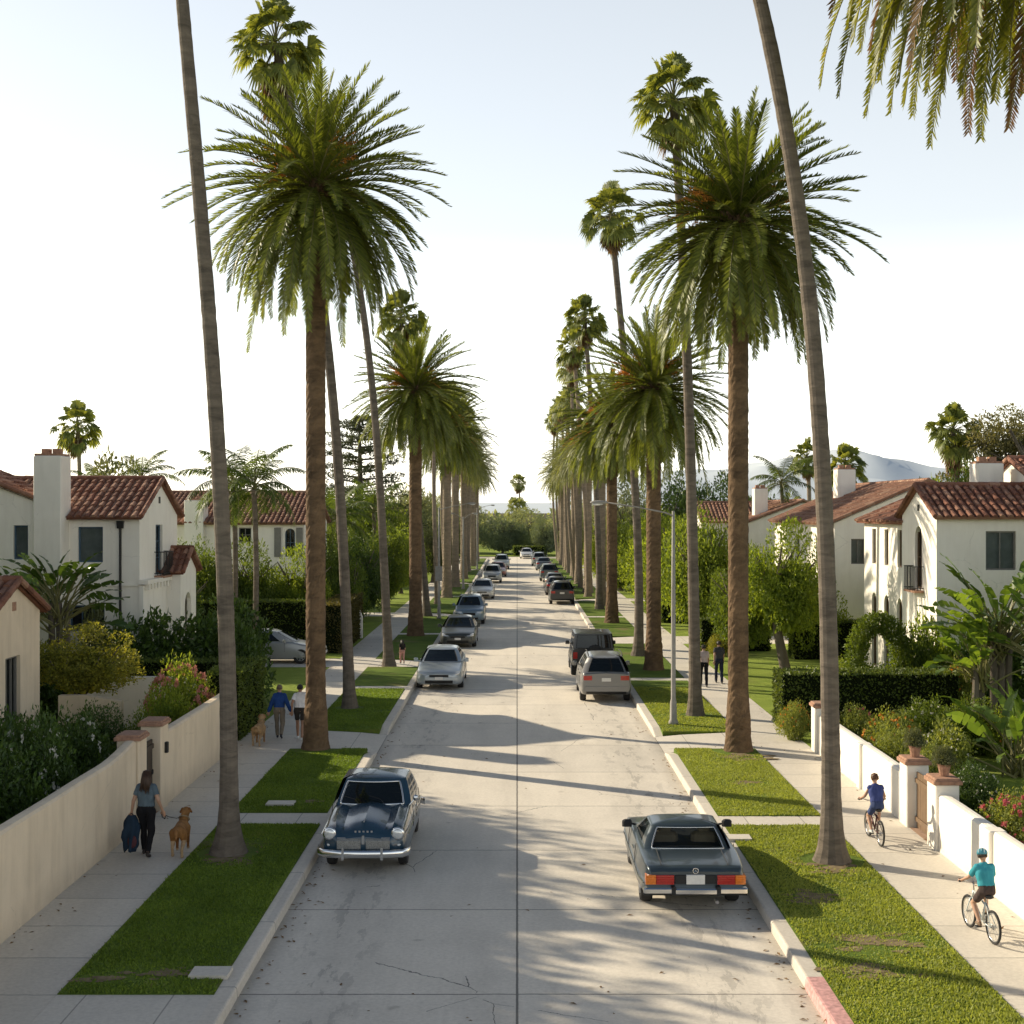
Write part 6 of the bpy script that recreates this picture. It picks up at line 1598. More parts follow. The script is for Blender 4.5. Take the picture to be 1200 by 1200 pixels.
# ================================================================ people, dogs, bicycles
SKIN = simple('skin_light', (.46, .27, .18), .55, 0, .08, 8)
SKIN2 = simple('skin_tan', (.34, .19, .12), .55, 0, .08, 8)
EYE = simple('eye', (.03, .025, .02), .2)
def cloth(n, c): return simple(n, c, .9, 0, .22, 5, 0, .2, .3)
def unit(v): v = np.asarray(v, float); return v/(np.linalg.norm(v)+1e-9)
def capsule(b, p0, p1, r0, r1, n=12):
    p0, p1 = np.array(p0, float), np.array(p1, float); d = unit(p1-p0); P, R = [], []
    for a in np.linspace(-PI/2, 0, 4): P.append(p0 + d*r0*math.sin(a)); R.append(max(1e-4, r0*math.cos(a)))
    for a in np.linspace(0, PI/2, 4): P.append(p1 + d*r1*math.sin(a)); R.append(max(1e-4, r1*math.cos(a)))
    # keep ring frames stable: build with straight axis
    ref = np.array([1.0,0,0]) if abs(d[0]) < .9 else np.array([0,1.0,0]); u = unit(np.cross(d, ref)); w = np.cross(d, u); a = np.arange(n)*2*PI/n
    V = np.concatenate([p + r*(np.cos(a)[:,None]*u+np.sin(a)[:,None]*w) for p, r in zip(P, R)]); k = len(P)
    F = [(i*n+j, i*n+(j+1)%n, (i+1)*n+(j+1)%n, (i+1)*n+j) for i in range(k-1) for j in range(n)] + [tuple(range(n-1,-1,-1)), tuple(range((k-1)*n, k*n))]
    b.add(V, F)
def fuse(b, voxel, it=4):
    me = b.mesh('tmp', SKIN); bm = bmesh.new(); bm.from_mesh(me); bmesh.ops.recalc_face_normals(bm, faces=bm.faces); bm.to_mesh(me); bm.free()
    o = bpy.data.objects.new('tmp', me); C.objects.link(o)
    m = o.modifiers.new('r', 'REMESH'); m.mode = 'VOXEL'; m.voxel_size = voxel
    s = o.modifiers.new('s', 'SMOOTH'); s.factor = .5; s.iterations = it
    dg = bpy.context.evaluated_depsgraph_get(); r = bpy.data.meshes.new_from_object(o.evaluated_get(dg)); bpy.data.objects.remove(o)
    for p in r.polygons: p.use_smooth = True
    return r
def ik(a, c, l1, l2, pole):
    a, c = np.array(a, float), np.array(c, float); d = c-a; L = np.linalg.norm(d); L2 = min(L, (l1+l2)*.999); d = d/L; c = a+d*L2
    x = (l1*l1-l2*l2+L2*L2)/(2*L2); h = math.sqrt(max(0, l1*l1-x*x)); p = np.asarray(pole, float); p = unit(p-d*np.dot(p, d)); return a+d*x+p*h, c
def figure(name, label, loc, rz, H, J, top, bottom, shoe, skin=SKIN, hair=None, hairc=(.05,.03,.02), sleeve=.55, long_legs=True, cat='person', female=False, voxel=None, helmet=None, glasses=False, fingers='relaxed', topskirt=0.0):
    """J: joints in metres, local +Y is where the person faces"""
    t = thing(name, label, cat, loc, rz); k = H/1.7; S = []; b = MB()
    def seg(p0, p1, r0, r1, reg): S.append((np.array(p0,float), np.array(p1,float), r0*k, r1*k, reg)); capsule(b, p0, p1, r0*k, r1*k)
    pel, ch, nk, hd = [np.array(J[q], float) for q in ('pelvis','chest','neck','head')]
    sx = unit(np.array(J['shR'])-np.array(J['shL'])); hx = unit(np.array(J['hipR'])-np.array(J['hipL']))
    wst = pel+(ch-pel)*.5
    # torso: paired capsules give it width without depth
    for s in (-1, 1):
        seg(pel+hx*s*.065*k, wst+sx*s*.055*k, .105 if female else .10, .088 if female else .095, 'hipr')
        seg(wst+sx*s*.055*k, ch+sx*s*.075*k, .090, .105, 'top'); seg(ch+sx*s*.075*k, ch+(nk-ch)*.55+sx*s*.06*k, .105, .075, 'top')
    seg(pel, ch, .10, .11, 'hipc')
    seg(ch+(nk-ch)*.4, ch+(nk-ch)*.86, .075, .066, 'top'); seg(ch+(nk-ch)*.86, nk+(hd-nk)*.35, .056, .052, 'skin')
    for q in 'LR':
        s = 1 if q == 'R' else -1
        sh, el, wr, hp, kn, an, fw = [np.array(J[w+q], float) for w in ('sh','el','wr','hip','kn','an','toe')]
        seg(ch+(nk-ch)*.55+sx*s*.05*k, sh, .064, .052, 'top')
        m = sh+(el-sh)*sleeve; seg(sh, m, .052, .046, 'top'); seg(m, el, .046, .040, 'skin' if sleeve < .99 else 'top'); seg(el, wr, .039, .026, 'skin' if sleeve < 1.5 else 'top')
        # hand: palm, four fingers of unequal length and a thumb
        hdv = unit(J.get('hand'+q, wr-el)); side = unit(np.cross(hdv, [0,1,0]) if abs(hdv[1]) < .8 else np.cross(hdv, [0,0,1])); nrm = np.cross(side, hdv)
        pc = wr+hdv*.085*k; seg(wr, pc, .024, .034, 'skin'); seg(wr+side*.012*k, pc+side*.018*k, .02, .024, 'skin'); seg(wr-side*.012*k, pc-side*.018*k, .02, .024, 'skin')
        curl = 1.5 if fingers == 'grip' else .5
        for f, (o, l) in enumerate(((-.028,.070),(-.010,.080),(.010,.075),(.027,.058))):
            p0 = pc+side*o*k; d1 = unit(hdv*math.cos(curl*.5)+nrm*math.sin(curl*.5)*(1 if q == 'L' else -1)); p1 = p0+d1*l*.5*k; d2 = unit(hdv*math.cos(curl*1.5)+nrm*math.sin(curl*1.5)*(1 if q == 'L' else -1)); seg(p0, p1, .0100, .0092, 'skin'); seg(p1, p1+d2*l*.55*k, .0092, .0075, 'skin')
        tp = wr+hdv*.03*k-side*.03*k*(1); te = tp+unit(hdv-side*.9)*.045*k; seg(tp, te, .014, .012, 'skin'); seg(te, te+unit(hdv-side*.2)*.03*k, .011, .009, 'skin')
        seg(hp, hp+(kn-hp)*.5, .092 if female else .086, .072, 'bot'); seg(hp+(kn-hp)*.5, kn, .072, .054, 'bot' if long_legs else ('bot' if long_legs is None else 'shin'))
        cf = kn+(an-kn)*.3; seg(kn, cf, .054, .056, 'bot' if long_legs else 'skin'); seg(cf, an, .055, .036, 'bot' if long_legs else 'skin')
        ft = unit(fw-an); heel = an+np.array([0,0,-.045*k])-unit([ft[0],ft[1],0])*.04*k; seg(an, heel, .036, .034, 'shoe'); ball = fw-ft*.05*k; seg(heel, ball, .034, .034, 'shoe'); seg(ball, fw, .036, .026, 'shoe')
    # head
    up = unit(hd-nk); fwd = unit(np.array(J.get('face',(0,1,0)), float)); fwd = unit(fwd-up*np.dot(fwd, up)); rt = np.cross(fwd, up); c = np.array(J['head'], float)
    Rm = np.stack([rt, fwd, up]); kk = k*1.0 if H > 1.4 else k*1.12
    hb = MB(); hb.ell((0,-.008,.015), (.076,.094,.098), 18, 12); hb.ell((0,.018,-.045), (.056,.066,.068), 14, 9); hb.ell((0,.094,-.012),(.014,.018,.022),8,6); hb.ell((0,.060,-.088),(.030,.028,.022),8,6)
    for s in (-1,1): hb.ell((s*.078,-.008,-.008),(.012,.022,.032),8,6)
    hb.ell((0,.083,-.052),(.026,.012,.010),8,5)
    for v, ix, sz, mi in zip(hb.v, hb.ix, hb.sz, hb.m): pass
    Vh = np.concatenate(hb.v)*kk @ Rm + c; hb.v = [Vh]; b.v += hb.v
    off = b.n; b.ix += [np.concatenate(hb.ix)+off]; b.sz += [np.concatenate(hb.sz)]; b.m += [np.concatenate(hb.m)]; b.n += len(Vh)
    S.append((c-up*.04*k, c+up*.03*k, .095*kk, .095*kk, 'skin'))
    me = fuse(b, voxel or .011*max(.75, k), 3)
    nV = len(me.vertices); P = np.empty(nV*3); me.vertices.foreach_get('co', P); P = P.reshape(-1,3)
    N = np.empty(nV*3); me.vertices.foreach_get('normal', N); N = N.reshape(-1,3)
    best = np.full(nV, 9.0); reg = np.empty(nV, object)
    for p0, p1, r0, r1, rg_ in S:
        d = p1-p0; L = np.dot(d,d)+1e-12; u = np.clip((P-p0)@d/L, 0, 1); q = np.linalg.norm(P-(p0+u[:,None]*d), axis=1)-(r0+(r1-r0)*u); m = q < best
        best[m] = q[m]
        if rg_ == 'hipr':
            w = np.where(u > .45, 'top', 'bot'); reg[m] = w[m]
        elif rg_ == 'hipc':
            w = np.where(u > .22, 'top', 'bot'); reg[m] = w[m]
        elif rg_ == 'shin':
            w = np.where(u < .35, 'bot', 'skin'); reg[m] = w[m]
        else: reg[m] = rg_
    me.materials.clear(); me.materials.append(skin); me.materials.append(shoe)
    F = [tuple(p.vertices) for p in me.polygons]; maj = [max(set(reg[list(f)]), key=list(reg[list(f)]).count) for f in F]
    me.polygons.foreach_set('material_index', np.array([1 if q == 'shoe' else 0 for q in maj], np.int32)); me.name = 'body'
    put('body', me, t)
    def garment(nme, rs, mat, off, hem=0):
        fs = [f for f, q in zip(F, maj) if q in rs]
        if not fs: return
        idx = sorted({i for f in fs for i in f}); mp = {i: q for q, i in enumerate(idx)}; V = P[idx]+N[idx]*off
        rip = np.array([mnoise.noise(Vector(p*9)) for p in P[idx]]); fold = np.array([mnoise.noise(Vector((p[0]*16, p[1]*16, p[2]*5))) for p in P[idx]]); V = V + N[idx]*(rip*.010+fold*.012)[:,None]
        if hem:
            zc = pel[2]+.09*k; low = np.clip((zc+.05-V[:,2])/.18, 0, 1); V[:,:2] += (V[:,:2]-pel[:2])*(low*hem)[:,None]
        g = MB().add(V, [tuple(mp[i] for i in f) for f in fs]); o = g.build(nme, mat, t, smooth=True)
        sd = o.modifiers.new('cloth', 'SOLIDIFY'); sd.thickness = .008; sd.offset = -1
        return o
    garment('trousers' if long_legs else 'shorts', ('bot',), bottom, .014*max(k,.8)); garment('shirt', ('top',), top, .020*max(k,.8), topskirt)
    e = MB()
    for s in (-1,1): e.ell(c+rt*s*.030*kk+fwd*.082*kk-up*.004*kk, .010*kk, 8, 6)
    e.build('eyes', EYE, t)
    hm = simple('hair_%d_%d' % (int(hairc[0]*1000), int(hairc[1]*1000)), hairc, .55, 0, .35, 30)
    rgh = np.random.default_rng(int(H*100))
    if hair:
        hb = MB(); M = lambda p: np.array(p)*kk @ Rm + c
        def cap(rx, ry, rz_, cy, cz, zmin):
            q = MB(); q.ell((0,cy,cz),(rx,ry,rz_),22,14); V = np.concatenate(q.v); lowf = V[:,1] > .055
            V[:,2] = np.where(lowf & (V[:,2] < .045), .045, np.maximum(V[:,2], zmin)); V += .004*np.sin(V[:,:1]*160)*np.sign(V); hb.add(V*kk @ Rm + c, [tuple(int(i) for i in r) for r in []] or [], 0) if False else None
            off = hb.n; hb.v.append(V*kk @ Rm + c); hb.ix.append(np.concatenate(q.ix)+off); hb.sz.append(np.concatenate(q.sz)); hb.m.append(np.concatenate(q.m)); hb.n += len(V)
        cap(.086,.104,.108,-.014,.022,-.035 if hair == 'short' else -.06)
        n = 150 if hair == 'long' else 110
        for i in range(n):
            a = rgh.uniform(.55, 2*PI-.55) + PI/2 if hair == 'long' else rgh.uniform(0, 2*PI); z0 = rgh.uniform(-.02,.10); q = math.sqrt(max(.05, 1-(z0/.125)**2)); p0 = np.array([math.cos(a)*.086*q, math.sin(a)*.104*q-.014, z0+.015])
            if hair == 'long': L = rgh.uniform(.22,.34); p1 = p0*np.array([1.12,1.1,0])+np.array([0,-.01,z0-.09]); p2 = np.array([p0[0]*1.05+rgh.normal(0,.012), min(p0[1],-.01)-.055+rgh.normal(0,.01), z0-L]); w = .012
            else:
                if z0 < .015 and p0[1] > -.03: continue
                p1 = p0*1.02+np.array([rgh.normal(0,.006),0,-.012]); p2 = p1*.97+np.array([rgh.normal(0,.008),0,-.025]); w = .009
            if p2[1] > .06 and p2[2] < .04: continue
            hb.tube([M(p0), M(p1), M(p2)], [w*kk, w*kk, w*.35*kk], 5)
        hb.build('hair', hm, t, smooth=True)
    if helmet:
        hb = MB(); q = MB(); q.ell((0,-.006,.045),(.100,.122,.095),22,14); V = np.concatenate(q.v); V[:,2] = np.maximum(V[:,2], .022); off = 0
        hb.v.append(V*kk @ Rm + c); hb.ix.append(np.concatenate(q.ix)); hb.sz.append(np.concatenate(q.sz)); hb.m.append(np.concatenate(q.m)); hb.n += len(V)
        o = hb.build('helmet', helmet[0], t, smooth=True)
        v = MB(); vz = [(-.075,.085,.03),(.075,.085,.03),(.06,.175,.012),(0,.19,.014),(-.06,.175,.012)]; V = np.array(vz+[(x,y,z+.012) for x,y,z in vz]); v.add(V*kk @ Rm + c, [(4,3,2,1,0),(5,6,7,8,9)]+[(i,(i+1)%5,5+(i+1)%5,5+i) for i in range(5)]); v.build('visor', helmet[1], o)
        bnd = MB()
        for xx in (-.05,0,.05):
            P_ = [M(( xx, .122*math.cos(a)*.93-.006, .045+.098*math.sin(a)*math.sqrt(max(.1,1-(xx/.1)**2)))) for a in np.linspace(.15,PI-.15,9)]; bnd.tube(P_, .008*kk, 5)
        bnd.build('helmet_vent', helmet[1], o)
    return t
def walker_joints(H, stride=.28, back=.0, lean=.04, armswing=.25, lift=.0, hands=None, faceaz=0.0):
    k = H/1.7; J = {}; pel = np.array([0,0,.93*k-.015*stride]); J['pelvis'] = pel; J['chest'] = pel+np.array([0,lean*.9,.34])*k; J['neck'] = pel+np.array([0,lean*1.3,.53])*k; J['head'] = pel+np.array([0,lean*1.3+.025,.665])*k
    J['face'] = (math.sin(faceaz), math.cos(faceaz), -.08)
    for q, s in (('L',-1),('R',1)):
        ph = 1 if q == 'L' else -1
        J['hip'+q] = pel+np.array([s*.095,0,-.02])*k
        ft = np.array([s*.09, ph*stride, .085+(lift if ph < 0 else 0)])*k; kn, an = ik(J['hip'+q], ft, .43*k, .42*k, (0,1,0)); J['kn'+q], J['an'+q] = kn, an
        J['toe'+q] = an+np.array([0,.15,-.055 if lift == 0 or ph > 0 else -.13])*k
        J['sh'+q] = pel+np.array([s*.152,lean*1.1,.452])*k
        w = (hands or {}).get(q)
        w = np.array(w)*k+pel if w is not None else J['sh'+q]+np.array([s*.07,-ph*armswing,-.50+abs(armswing)*.15])*k
        el, wr = ik(J['sh'+q], w, .29*k, .255*k, (s*.3,-1,0)); J['el'+q], J['wr'+q] = el, wr
    return J
G0 = .152
wH = 1.62; wx, wy = -7.12, 26.2
Jw = walker_joints(wH, .17, lean=.02, hands={'L':(-.30,.02,-.06), 'R':(.31,.08,-.02)}, lift=.03)
figure('person', 'woman with long brown hair in grey tee and black trousers walking a dog', (wx, wy, G0), -.05, wH, Jw, cloth('grey_blue_tee', (.10,.135,.16)), cloth('black_trousers', (.012,.012,.014)), simple('dark_sandal', (.03,.022,.018), .7), SKIN, 'long', (.055,.028,.014), .55, True, female=True, topskirt=.05)
# what she carries
hl = np.array(Jw['wrL'])+np.array([0,0,-.09]); hr = np.array(Jw['wrR'])+np.array([.0,.02,-.08])
t = thing('carried_jacket', 'dark blue jacket and bag bundle hanging from the left hand of the woman', 'jacket', (wx+hl[0], wy+hl[1], G0+hl[2]-.62)); b = MB()
V = []; m = 20
for i in range(14):
    f = i/13; z = .66*(1-f); w = .04+.10*math.sin(PI*min(1,f*.9+.08))**.8+.03*f; dpt = .05+.06*f
    for j in range(m):
        a = 2*PI*j/m; zz = z + (.10*mnoise.noise(Vector((math.cos(a)*2, math.sin(a)*2, 9))) if f > .8 else 0); q = 1+.30*math.sin(5*a+f*3)*(.3+f)+.45*mnoise.noise(Vector((math.cos(a)*1.5, math.sin(a)*1.5+f*3, 3))); V.append((w*q*math.cos(a)-.02*f, dpt*q*math.sin(a), zz))
b.add(V, [(i*m+j, (i+1)*m+j, (i+1)*m+(j+1)%m, i*m+(j+1)%m) for i in range(13) for j in range(m)]+[tuple(range(m)), tuple(range(13*m,14*m))]); b.build('cloth_body', cloth('navy_cloth', (.018,.035,.06)), t, smooth=True, fix=True)
b = MB(); b.tube([(-.07,.0,.40),(-.04,.0,.66),(0,0,.70),(.04,0,.66),(.06,.0,.40)], .012, 6); b.build('strap', M_RUB, t)
b = MB(); b.ell((.03,-.06,.17),(.09,.05,.13),14,9); b.build('pouch', cloth('plum_cloth', (.09,.035,.04)), t, smooth=True)

# dogs ----------------------------------------------------------
def dog(label, loc, rz, hs, coat, dark, step=.05, headturn=0.0, tail_up=.3):
    """standing about hs metres at the shoulder; faces local +Y"""
    t = thing('dog', label, 'dog', loc, rz); k = hs/.58; b = MB(); S = []
    def seg(p0, p1, r0, r1, reg='coat'): p0, p1 = np.array(p0)*k, np.array(p1)*k; capsule(b, p0, p1, r0*k, r1*k); S.append((p0, p1, r0*k, r1*k, reg))
    seg((0,.24,.43),(0,.02,.44),.135,.120); seg((0,.26,.40),(0,.12,.37),.125,.115); seg((0,.02,.45),(0,-.26,.465),.115,.105); seg((0,-.20,.46),(0,-.33,.45),.115,.095)
    hx = math.sin(headturn)*.10
    seg((0,.28,.48),(hx*.6,.42,.62),.095,.075); seg((hx*.7,.42,.63),(hx,.50,.675),.078,.082); seg((hx,.52,.66),(hx*1.6,.66,.625),.052,.034,'dark')
    for s in (-1,1):
        seg((hx+s*.062,.46,.725),(hx+s*.105,.47,.655),.026,.020,'dark')   # hanging ears
        fy = .24+s*step; seg((s*.085,.25,.42),(s*.095,.22,.29),.066,.045); seg((s*.095,.22,.29),(s*.09,fy,.13),.043,.030,'dark'); seg((s*.09,fy,.13),(s*.09,fy-.005,.045),.029,.026,'dark'); seg((s*.09,fy,.032),(s*.09,fy+.055,.026),.032,.025,'pale')
        hy = -.34-s*step; seg((s*.075,-.27,.43),(s*.10,-.20,.285),.095,.060); seg((s*.10,-.20,.285),(s*.095,hy-.06,.165),.052,.030,'pale'); seg((s*.095,hy-.06,.165),(s*.095,hy-.03,.045),.028,.025,'pale'); seg((s*.095,hy-.03,.032),(s*.095,hy+.035,.026),.031,.025,'pale')
    seg((0,-.40,.50),(0,-.50,.52+.10*tail_up),.040,.036); seg((0,-.50,.52+.10*tail_up),(.02,-.62,.46+.30*tail_up),.038,.030); seg((.02,-.62,.46+.30*tail_up),(.03,-.70,.42+.44*tail_up),.028,.012)
    me = fuse(b, .012*k, 3); me.materials.clear()
    for m_ in (coat, dark, simple('pale_fur', (.40,.27,.15), .9, 0, .25, 18)): me.materials.append(m_)
    for p in me.polygons:
        c = np.array(p.center); bb, rr = 9, 'coat'
        for p0, p1, r0, r1, rg_ in S:
            d = p1-p0; u = min(1, max(0, np.dot(c-p0, d)/(np.dot(d,d)+1e-12))); q = np.linalg.norm(c-p0-u*d)-(r0+(r1-r0)*u)
            if q < bb: bb, rr = q, rg_
        p.material_index = {'coat':0,'dark':1,'pale':2}[rr]
    put('body', me, t)
    e = MB(); e.ell((hx*1.62*k,.69*k,.64*k),(.020*k,.016*k,.015*k),8,6)
    for s in (-1,1): e.ell(((hx*1.1+s*.036)*k,.565*k,.70*k),.011*k,8,6)
    e.build('nose_and_eyes', EYE, t)
    n = MB(); P_ = []
    ax = unit(np.array([hx*.6,.14,.14])); cc = np.array([hx*.35,.36,.56])*k; u = unit(np.cross(ax,[1,0,0])); w = np.cross(ax,u)
    for a in np.linspace(0,2*PI,17): P_.append(cc+(u*math.cos(a)+w*math.sin(a))*.098*k)
    n.tube(P_, .012*k, 6); n.build('collar', simple('dog_collar', (.30,.22,.12), .6), t)
    return t, cc
GOLD = simple('golden_fur', (.30,.145,.05), .9, 0, .40, 9, 0, .2, .5); GOLDD = simple('dark_golden_fur', (.20,.085,.028), .9, 0, .35, 9, 0, .2, .5)
TANF = simple('tan_fur', (.42,.27,.14), .9, 0, .3, 9, 0, .2, .5); TAND = simple('dark_tan_fur', (.30,.17,.085), .9, 0, .3, 9, 0, .2, .5)
dx, dy, drz = -6.52, 26.45, .08
dg1, col = dog('golden brown dog on a leash walking beside the woman at the left', (dx, dy, G0), drz, .60, GOLD, GOLDD, .06, .25, .0)
cs, sn = math.cos(drz), math.sin(drz); cw = np.array([dx+col[0]*cs-col[1]*sn, dy+col[0]*sn+col[1]*cs, G0+col[2]+.05])
hw = np.array([wx, wy, G0])+hr
t = thing('dog_leash', 'thin dark leash between the right hand of the woman and the golden dog', 'leash', tuple(hw)); dv = cw-hw
MB().tube([(0,0,0), dv*.3+np.array([0,0,-.05]), dv*.65+np.array([0,0,-.06]), dv], .007, 5).build('cord', M_RUB, t)
b = MB(); b.tube([(0,.0,.05),(-.03,.03,.0),(-.02,.04,-.07),(.03,.03,-.10),(.05,.02,-.04),(.03,0,.03),(0,0,.05)], .012, 6); b.build('leash_handle', M_RUB, t)
dog('pale tan dog walking just behind the man in the blue sweater', (-7.32, 38.7, G0), .0, .60, TANF, TAND, .05, 0, .35)

mH = 1.56
figure('person', 'man in a blue sweater and khaki trousers walking away beside the tan dog', (-6.88, 39.5, G0), .03, mH, walker_joints(mH, .24, lean=.03, lift=.10, hands={'L':(-.33,.06,-.08),'R':(.36,-.05,-.05)}), cloth('blue_sweater', (.02,.06,.21)), cloth('khaki_trousers', (.20,.17,.13)), simple('dark_shoe', (.03,.03,.035), .7), SKIN, 'short', (.16,.12,.08), 1.6, True, topskirt=.06)
pH = 1.58
figure('person', 'person in a white tee and dark shorts walking close to the huge left date palm', (-6.27, 39.4, G0), 0, pH, walker_joints(pH, .18, lean=.02, armswing=.12), cloth('white_tee', (.70,.69,.70)), cloth('dark_shorts', (.045,.04,.035)), simple('white_shoe', (.6,.6,.58), .7), SKIN2, 'short', (.012,.01,.008), .6, False, topskirt=.10)
figure('person', 'small child in a black top and pink trousers beside the left parkway walkway', (-4.95, 58.9, G0), .4, 1.0, walker_joints(1.0, .12, armswing=.1), cloth('black_top', (.02,.018,.02)), cloth('pink_trousers', (.50,.27,.23)), simple('dark_shoe', (.03,.03,.035)), SKIN, 'long', (.02,.015,.012), .8, True)
figure('person', 'walker in pale top and black trousers on the right sidewalk behind the slim straight palm', (7.0, 51.2, G0), 0, 1.55, walker_joints(1.55, .2), cloth('pale_pink_top', (.45,.36,.34)), cloth('black_trousers', (.012,.012,.014)), simple('dark_shoe', (.03,.03,.035)), SKIN2, 'short', (.02,.016,.012), .6, True)
figure('person', 'walker in dark clothes half hidden by the huge right date palm trunk', (7.72, 52.2, G0), 0, 1.6, walker_joints(1.6, .18), cloth('charcoal_top', (.05,.05,.055)), cloth('navy_trousers', (.02,.025,.045)), simple('dark_shoe', (.03,.03,.035)), SKIN2, 'short', (.03,.02,.014), .6, True)

# bicycles ------------------------------------------------------
def bicycle(label, loc, rz, frame, k=1.0):
    t = thing('bicycle', label, 'bicycle', loc, rz); r = .27*k; fy, ry = .47*k, -.45*k
    for y in (ry, fy):
        w = MB(); w.torus((0,y,r), r-.022*k, .022*k, 'x', 40, 8); wo = w.build('wheel', M_TYRE, t, smooth=True)
        q = MB(); q.torus((0,y,r), r-.050*k, .011*k, 'x', 40, 6); q.build('rim', M_RIM, wo, smooth=True)
        q = MB(); q.cyl((-.035*k,y,r),(.035*k,y,r),.018*k,n=10)
        for i in range(20):
            a = 2*PI*i/20; s = .025*k*(1 if i % 2 else -1); q.tube([(s,y,r),(0,y+math.cos(a+.25)*(r-.05*k),r+math.sin(a+.25)*(r-.05*k))],.0022*k,3)
        q.build('spoke', M_RIM, wo)
    bb = np.array([0,-.03,.27])*k; st = np.array([0,-.17,.60])*k; sd = np.array([0,-.205,.70])*k; ht = np.array([0,.285,.66])*k; hb = np.array([0,.325,.54])*k
    f = MB(); f.tube([bb,st],.017*k,8); f.tube([bb,hb],.02*k,8); f.tube([st+(bb-st)*.15,ht],.017*k,8); f.tube([ht,hb],.021*k,8)
    for s in (-1,1): f.tube([bb+np.array([s*.03,0,0])*k,(s*.05*k,ry,r)],.010*k,6); f.tube([st,(s*.05*k,ry,r)],.009*k,6)
    f.build('frame', frame, t, smooth=True)
    f = MB(); 
    for s in (-1,1): f.tube([hb+np.array([s*.035,0,0])*k,(s*.045*k,fy-.03*k,r+.05*k),(s*.05*k,fy,r)],.011*k,6)
    f.build('fork', frame, t, smooth=True)
    f = MB(); f.tube([st,sd],.012*k,8); f.build('seat_post', M_RIM, t)
    f = MB(); f.tube([sd+np.array([0,-.12,.012])*k,sd+np.array([0,-.03,.02])*k,sd+np.array([0,.13,.012])*k],[.070*k,.055*k,.020*k],12); Vv = np.concatenate(f.v); Vv[:,2] = sd[2]+(Vv[:,2]-sd[2])*.45+.012*k; f.v = [Vv]; f.build('saddle', M_RUB, t, smooth=True)
    f = MB(); f.tube([ht,ht+np.array([0,-.01,.10])*k,ht+np.array([0,.03,.14])*k],.013*k,8); a0 = ht+np.array([0,.03,.14])*k; f.tube([a0+np.array([-.28,-.12,.05])*k,a0+np.array([-.16,-.03,.04])*k,a0+np.array([-.06,0,0])*k,a0+np.array([.06,0,0])*k,a0+np.array([.16,-.03,.04])*k,a0+np.array([.28,-.12,.05])*k],.012*k,8); hbar = f.build('handlebar', M_RIM, t, smooth=True)
    for s in (-1,1): g = MB(); g.cyl(a0+np.array([s*.20,-.06,.043])*k,a0+np.array([s*.29,-.127,.052])*k,.018*k); g.build('grip', M_RUB, hbar)
    c = MB(); c.lathe([(.075*k,-.004),(.078*k,.004),(.004,.005)], n=20); Vv = np.concatenate(c.v); c.v = [np.stack([.05*k+Vv[:,2], bb[1]+Vv[:,0], bb[2]+Vv[:,1]],1)]; cr = c.build('chainring', M_RIM, t)
    pr_ = {}
    for s, a in ((1,.55),(-1,.55+PI)):
        p = bb+np.array([s*.06, .13*math.cos(a), .13*math.sin(a)])*k; g = MB(); g.tube([bb+np.array([s*.055,0,0])*k,p],.010*k,6); g.build('crank', M_RIM, t)
        g = MB(); g.box(p+np.array([s*.05,0,0])*k,(.085*k,.075*k,.022*k)); g.build('pedal', M_RUB, t); pr_[s] = p+np.array([s*.05,0,.011])*k
    g = MB(); g.box((0,ry-.03*k,r+.34*k),(.05*k,.02*k,.06*k)) if False else g.torus((0,ry,r),.035*k,.008*k,'x',16,5); g.build('rear_sprocket', M_RIM, t)
    return t, dict(saddle=sd+np.array([0,-.02,.03])*k, grips={s: a0+np.array([s*.25,-.10,.05])*k for s in (-1,1)}, pedals=pr_)
def rider(H, B, k, lean=.16, faceaz=0.0):
    q = H/1.7; J = {}; pel = B['saddle']+np.array([0,.0,.085])*q/.9; J['pelvis'] = pel; J['chest'] = pel+np.array([0,lean,.33])*q; J['neck'] = pel+np.array([0,lean*1.5,.51])*q; J['head'] = pel+np.array([0,lean*1.6+.03,.655])*q; J['face'] = (math.sin(faceaz), math.cos(faceaz), -.1)
    for n, s in (('L',-1),('R',1)):
        J['hip'+n] = pel+np.array([s*.09,0.02,-.03])*q; an = B['pedals'][s]+np.array([0,-.05*q,.085*q]); kn, an = ik(J['hip'+n], an, .43*q, .42*q, (s*.15,1,.2)); J['kn'+n], J['an'+n] = kn, an; J['toe'+n] = an+np.array([s*.01,.15,-.055])*q
        J['sh'+n] = pel+np.array([s*.150,lean*1.3,.440])*q; g = B['grips'][s]+np.array([0,-.045,.03])*q; el, wr = ik(J['sh'+n], g, .29*q, .255*q, (s*.45,-.4,-1)); J['el'+n], J['wr'+n] = el, wr; J['hand'+n] = B['grips'][s]-wr+np.array([0,.01,0])
    return J
bt, B = bicycle('small dark bicycle ridden by the boy in the blue tank top', (7.16, 27.35, G0), .02, simple('dark_red_bicycle_frame', (.07,.02,.02), .35, .3), .95)
figure('person', 'boy with brown hair in a blue tank top riding a bicycle along the right sidewalk', (7.16, 27.35, G0), .02, 1.28, rider(1.28, B, .95), cloth('blue_tank', (.055,.075,.22)), cloth('blue_shorts', (.05,.07,.16)), simple('white_shoe', (.6,.6,.58)), SKIN, 'short', (.11,.045,.02), .16, False, 'person', fingers='grip', voxel=.009)
bt, B = bicycle('black and white bicycle ridden by the child in the teal shirt and helmet', (7.24, 21.3, G0), .10, simple('white_bicycle_frame', (.55,.60,.60), .35, .2), .95)
